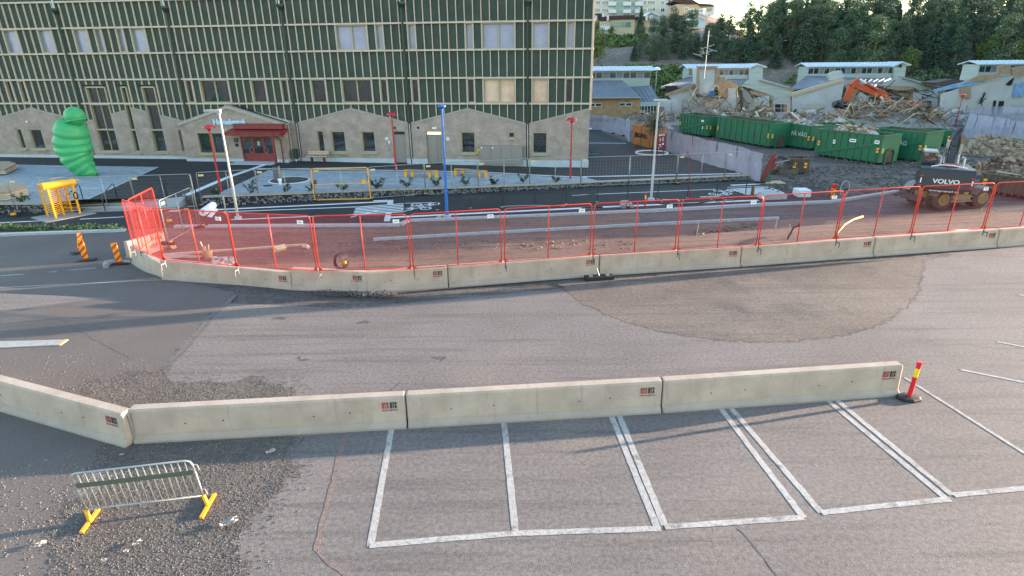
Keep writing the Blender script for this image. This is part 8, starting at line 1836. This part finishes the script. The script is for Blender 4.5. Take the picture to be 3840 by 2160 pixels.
block(t_, 'KA', 1070, 45, 1320, 170, Yt, 9, pch); block(t_, 'KA', 1320, 62, 1490, 170, Yt+2, 9, wht)
for pts in ([(1030, 15), (1060, -8), (1250, -5), (1330, 42), (1180, 48)], [(1300, 38), (1460, 45), (1505, 66), (1330, 62)]):
    m_ = pl3([A('KA', x, y, Yt-.6) for x, y in pts], 11); part('roof', m_, drf, t_, world=True)
for x in (1245, 1362):
    a, b = A('KA', x-42, 150, Yt-1), A('KA', x+42, 75, Yt-1)
    for zz in (0, 1):
        m_ = MB(); z0 = a.z+(b.z-a.z)*.5*zz; m_.lathe(((a.x+b.x)/2, Yt+.3, z0), [((b.x-a.x)/2, 0), ((b.x-a.x)/2, (b.z-a.z)*.25)], 16); part('balcony', m_, gb, t_, world=True)
wnd(t_, 'KA', 1160, 85, 1195, 120, Yt); wnd(t_, 'KA', 1410, 95, 1465, 130, Yt+2)
Yt = 160.; c = A('KA', 400, 340, Yt)
t_ = thing('terrace_house', 'low terrace house with dark brown roofs, white balcony and yellow glazed wall below the apartments', 'house', (c.x, Yt, c.z-2))
block(t_, 'KA', 100, 235, 320, 380, Yt+.5, 7, wht); block(t_, 'KA', 318, 220, 590, 390, Yt, 7, yw); block(t_, 'KA', 590, 225, 760, 380, Yt+1.5, 7, pch)
for pts in ([(100, 150), (250, 150), (255, 185), (100, 188)], [(165, 190), (300, 185), (320, 222), (180, 236)], [(298, 178), (600, 168), (610, 208), (320, 220)], [(640, 185), (730, 180), (770, 215), (650, 218)]):
    m_ = pl3([A('KA', x, y, Yt-.5) for x, y in pts], 8, (0, 1, 0)); part('roof', m_, drf, t_, world=True)
for x in (168, 300, 735, 245): block(t_, 'KA', x-9, 175 if x != 245 else 150, x+9, 230 if x != 245 else 190, Yt-1, .6, wht, 'gable_edge')
block(t_, 'KA', 190, 295, 320, 338, Yt-1.2, 1.2, wht, 'balcony'); wnd(t_, 'KA', 215, 250, 305, 292, Yt+.4, 3)
for x0, x1 in ((332, 455), (468, 552)):
    a, b = A('KA', x0, 248, Yt-.05), A('KA', x1, 302, Yt-.05); m_ = MB(); m_.b2((a.x, Yt-.15, b.z), (b.x, Yt-.02, a.z)); part('glazed_front', m_, mat('teal_glass', (.10, .20, .21), .15, spec=.8) if 'teal_glass' not in bpy.data.materials else bpy.data.materials['teal_glass'], t_, world=True)
def gable_house(K, x0, x1, ye, xa, ya, yb, Y, mt, label):
    c = A(K, (x0+x1)/2, yb, Y); t_ = thing('hill_house', label, 'house', (c.x, Y, c.z))
    m_ = pl3([A(K, x0, yb, Y), A(K, x1, yb, Y), A(K, x1, ye, Y), A(K, xa, ya, Y), A(K, x0, ye, Y)], 8); part('wall', m_, mt, t_, world=True)
    for xs_, s_ in ((x0, -1), (x1, 1)): m_ = pl3([A(K, xs_+s_*14, ye+8, Y-.5), A(K, xa, ya-2, Y-.5), A(K, xa, ya-12, Y-.5), A(K, xs_+s_*14, ye-2, Y-.5)], 9); part('roof', m_, wht, t_, world=True)
    wnd(t_, K, xa-12, ye, xa+12, ye+45, Y, 0)
gable_house('KA', 735, 880, 178, 785, 140, 300, 185., grw, 'grey gabled house partly behind the tall conifers, below the apartments')
gable_house('KA', 1232, 1385, 222, 1300, 185, 320, 180., wht, 'white gabled house showing between two clumps of conifers')
gable_house('KA', 1240, 1420, 180, 1290, 152, 215, 200., aw, 'pale house roof just above the white gabled house among the conifers')
print('OBJS', len(bpy.data.objects))
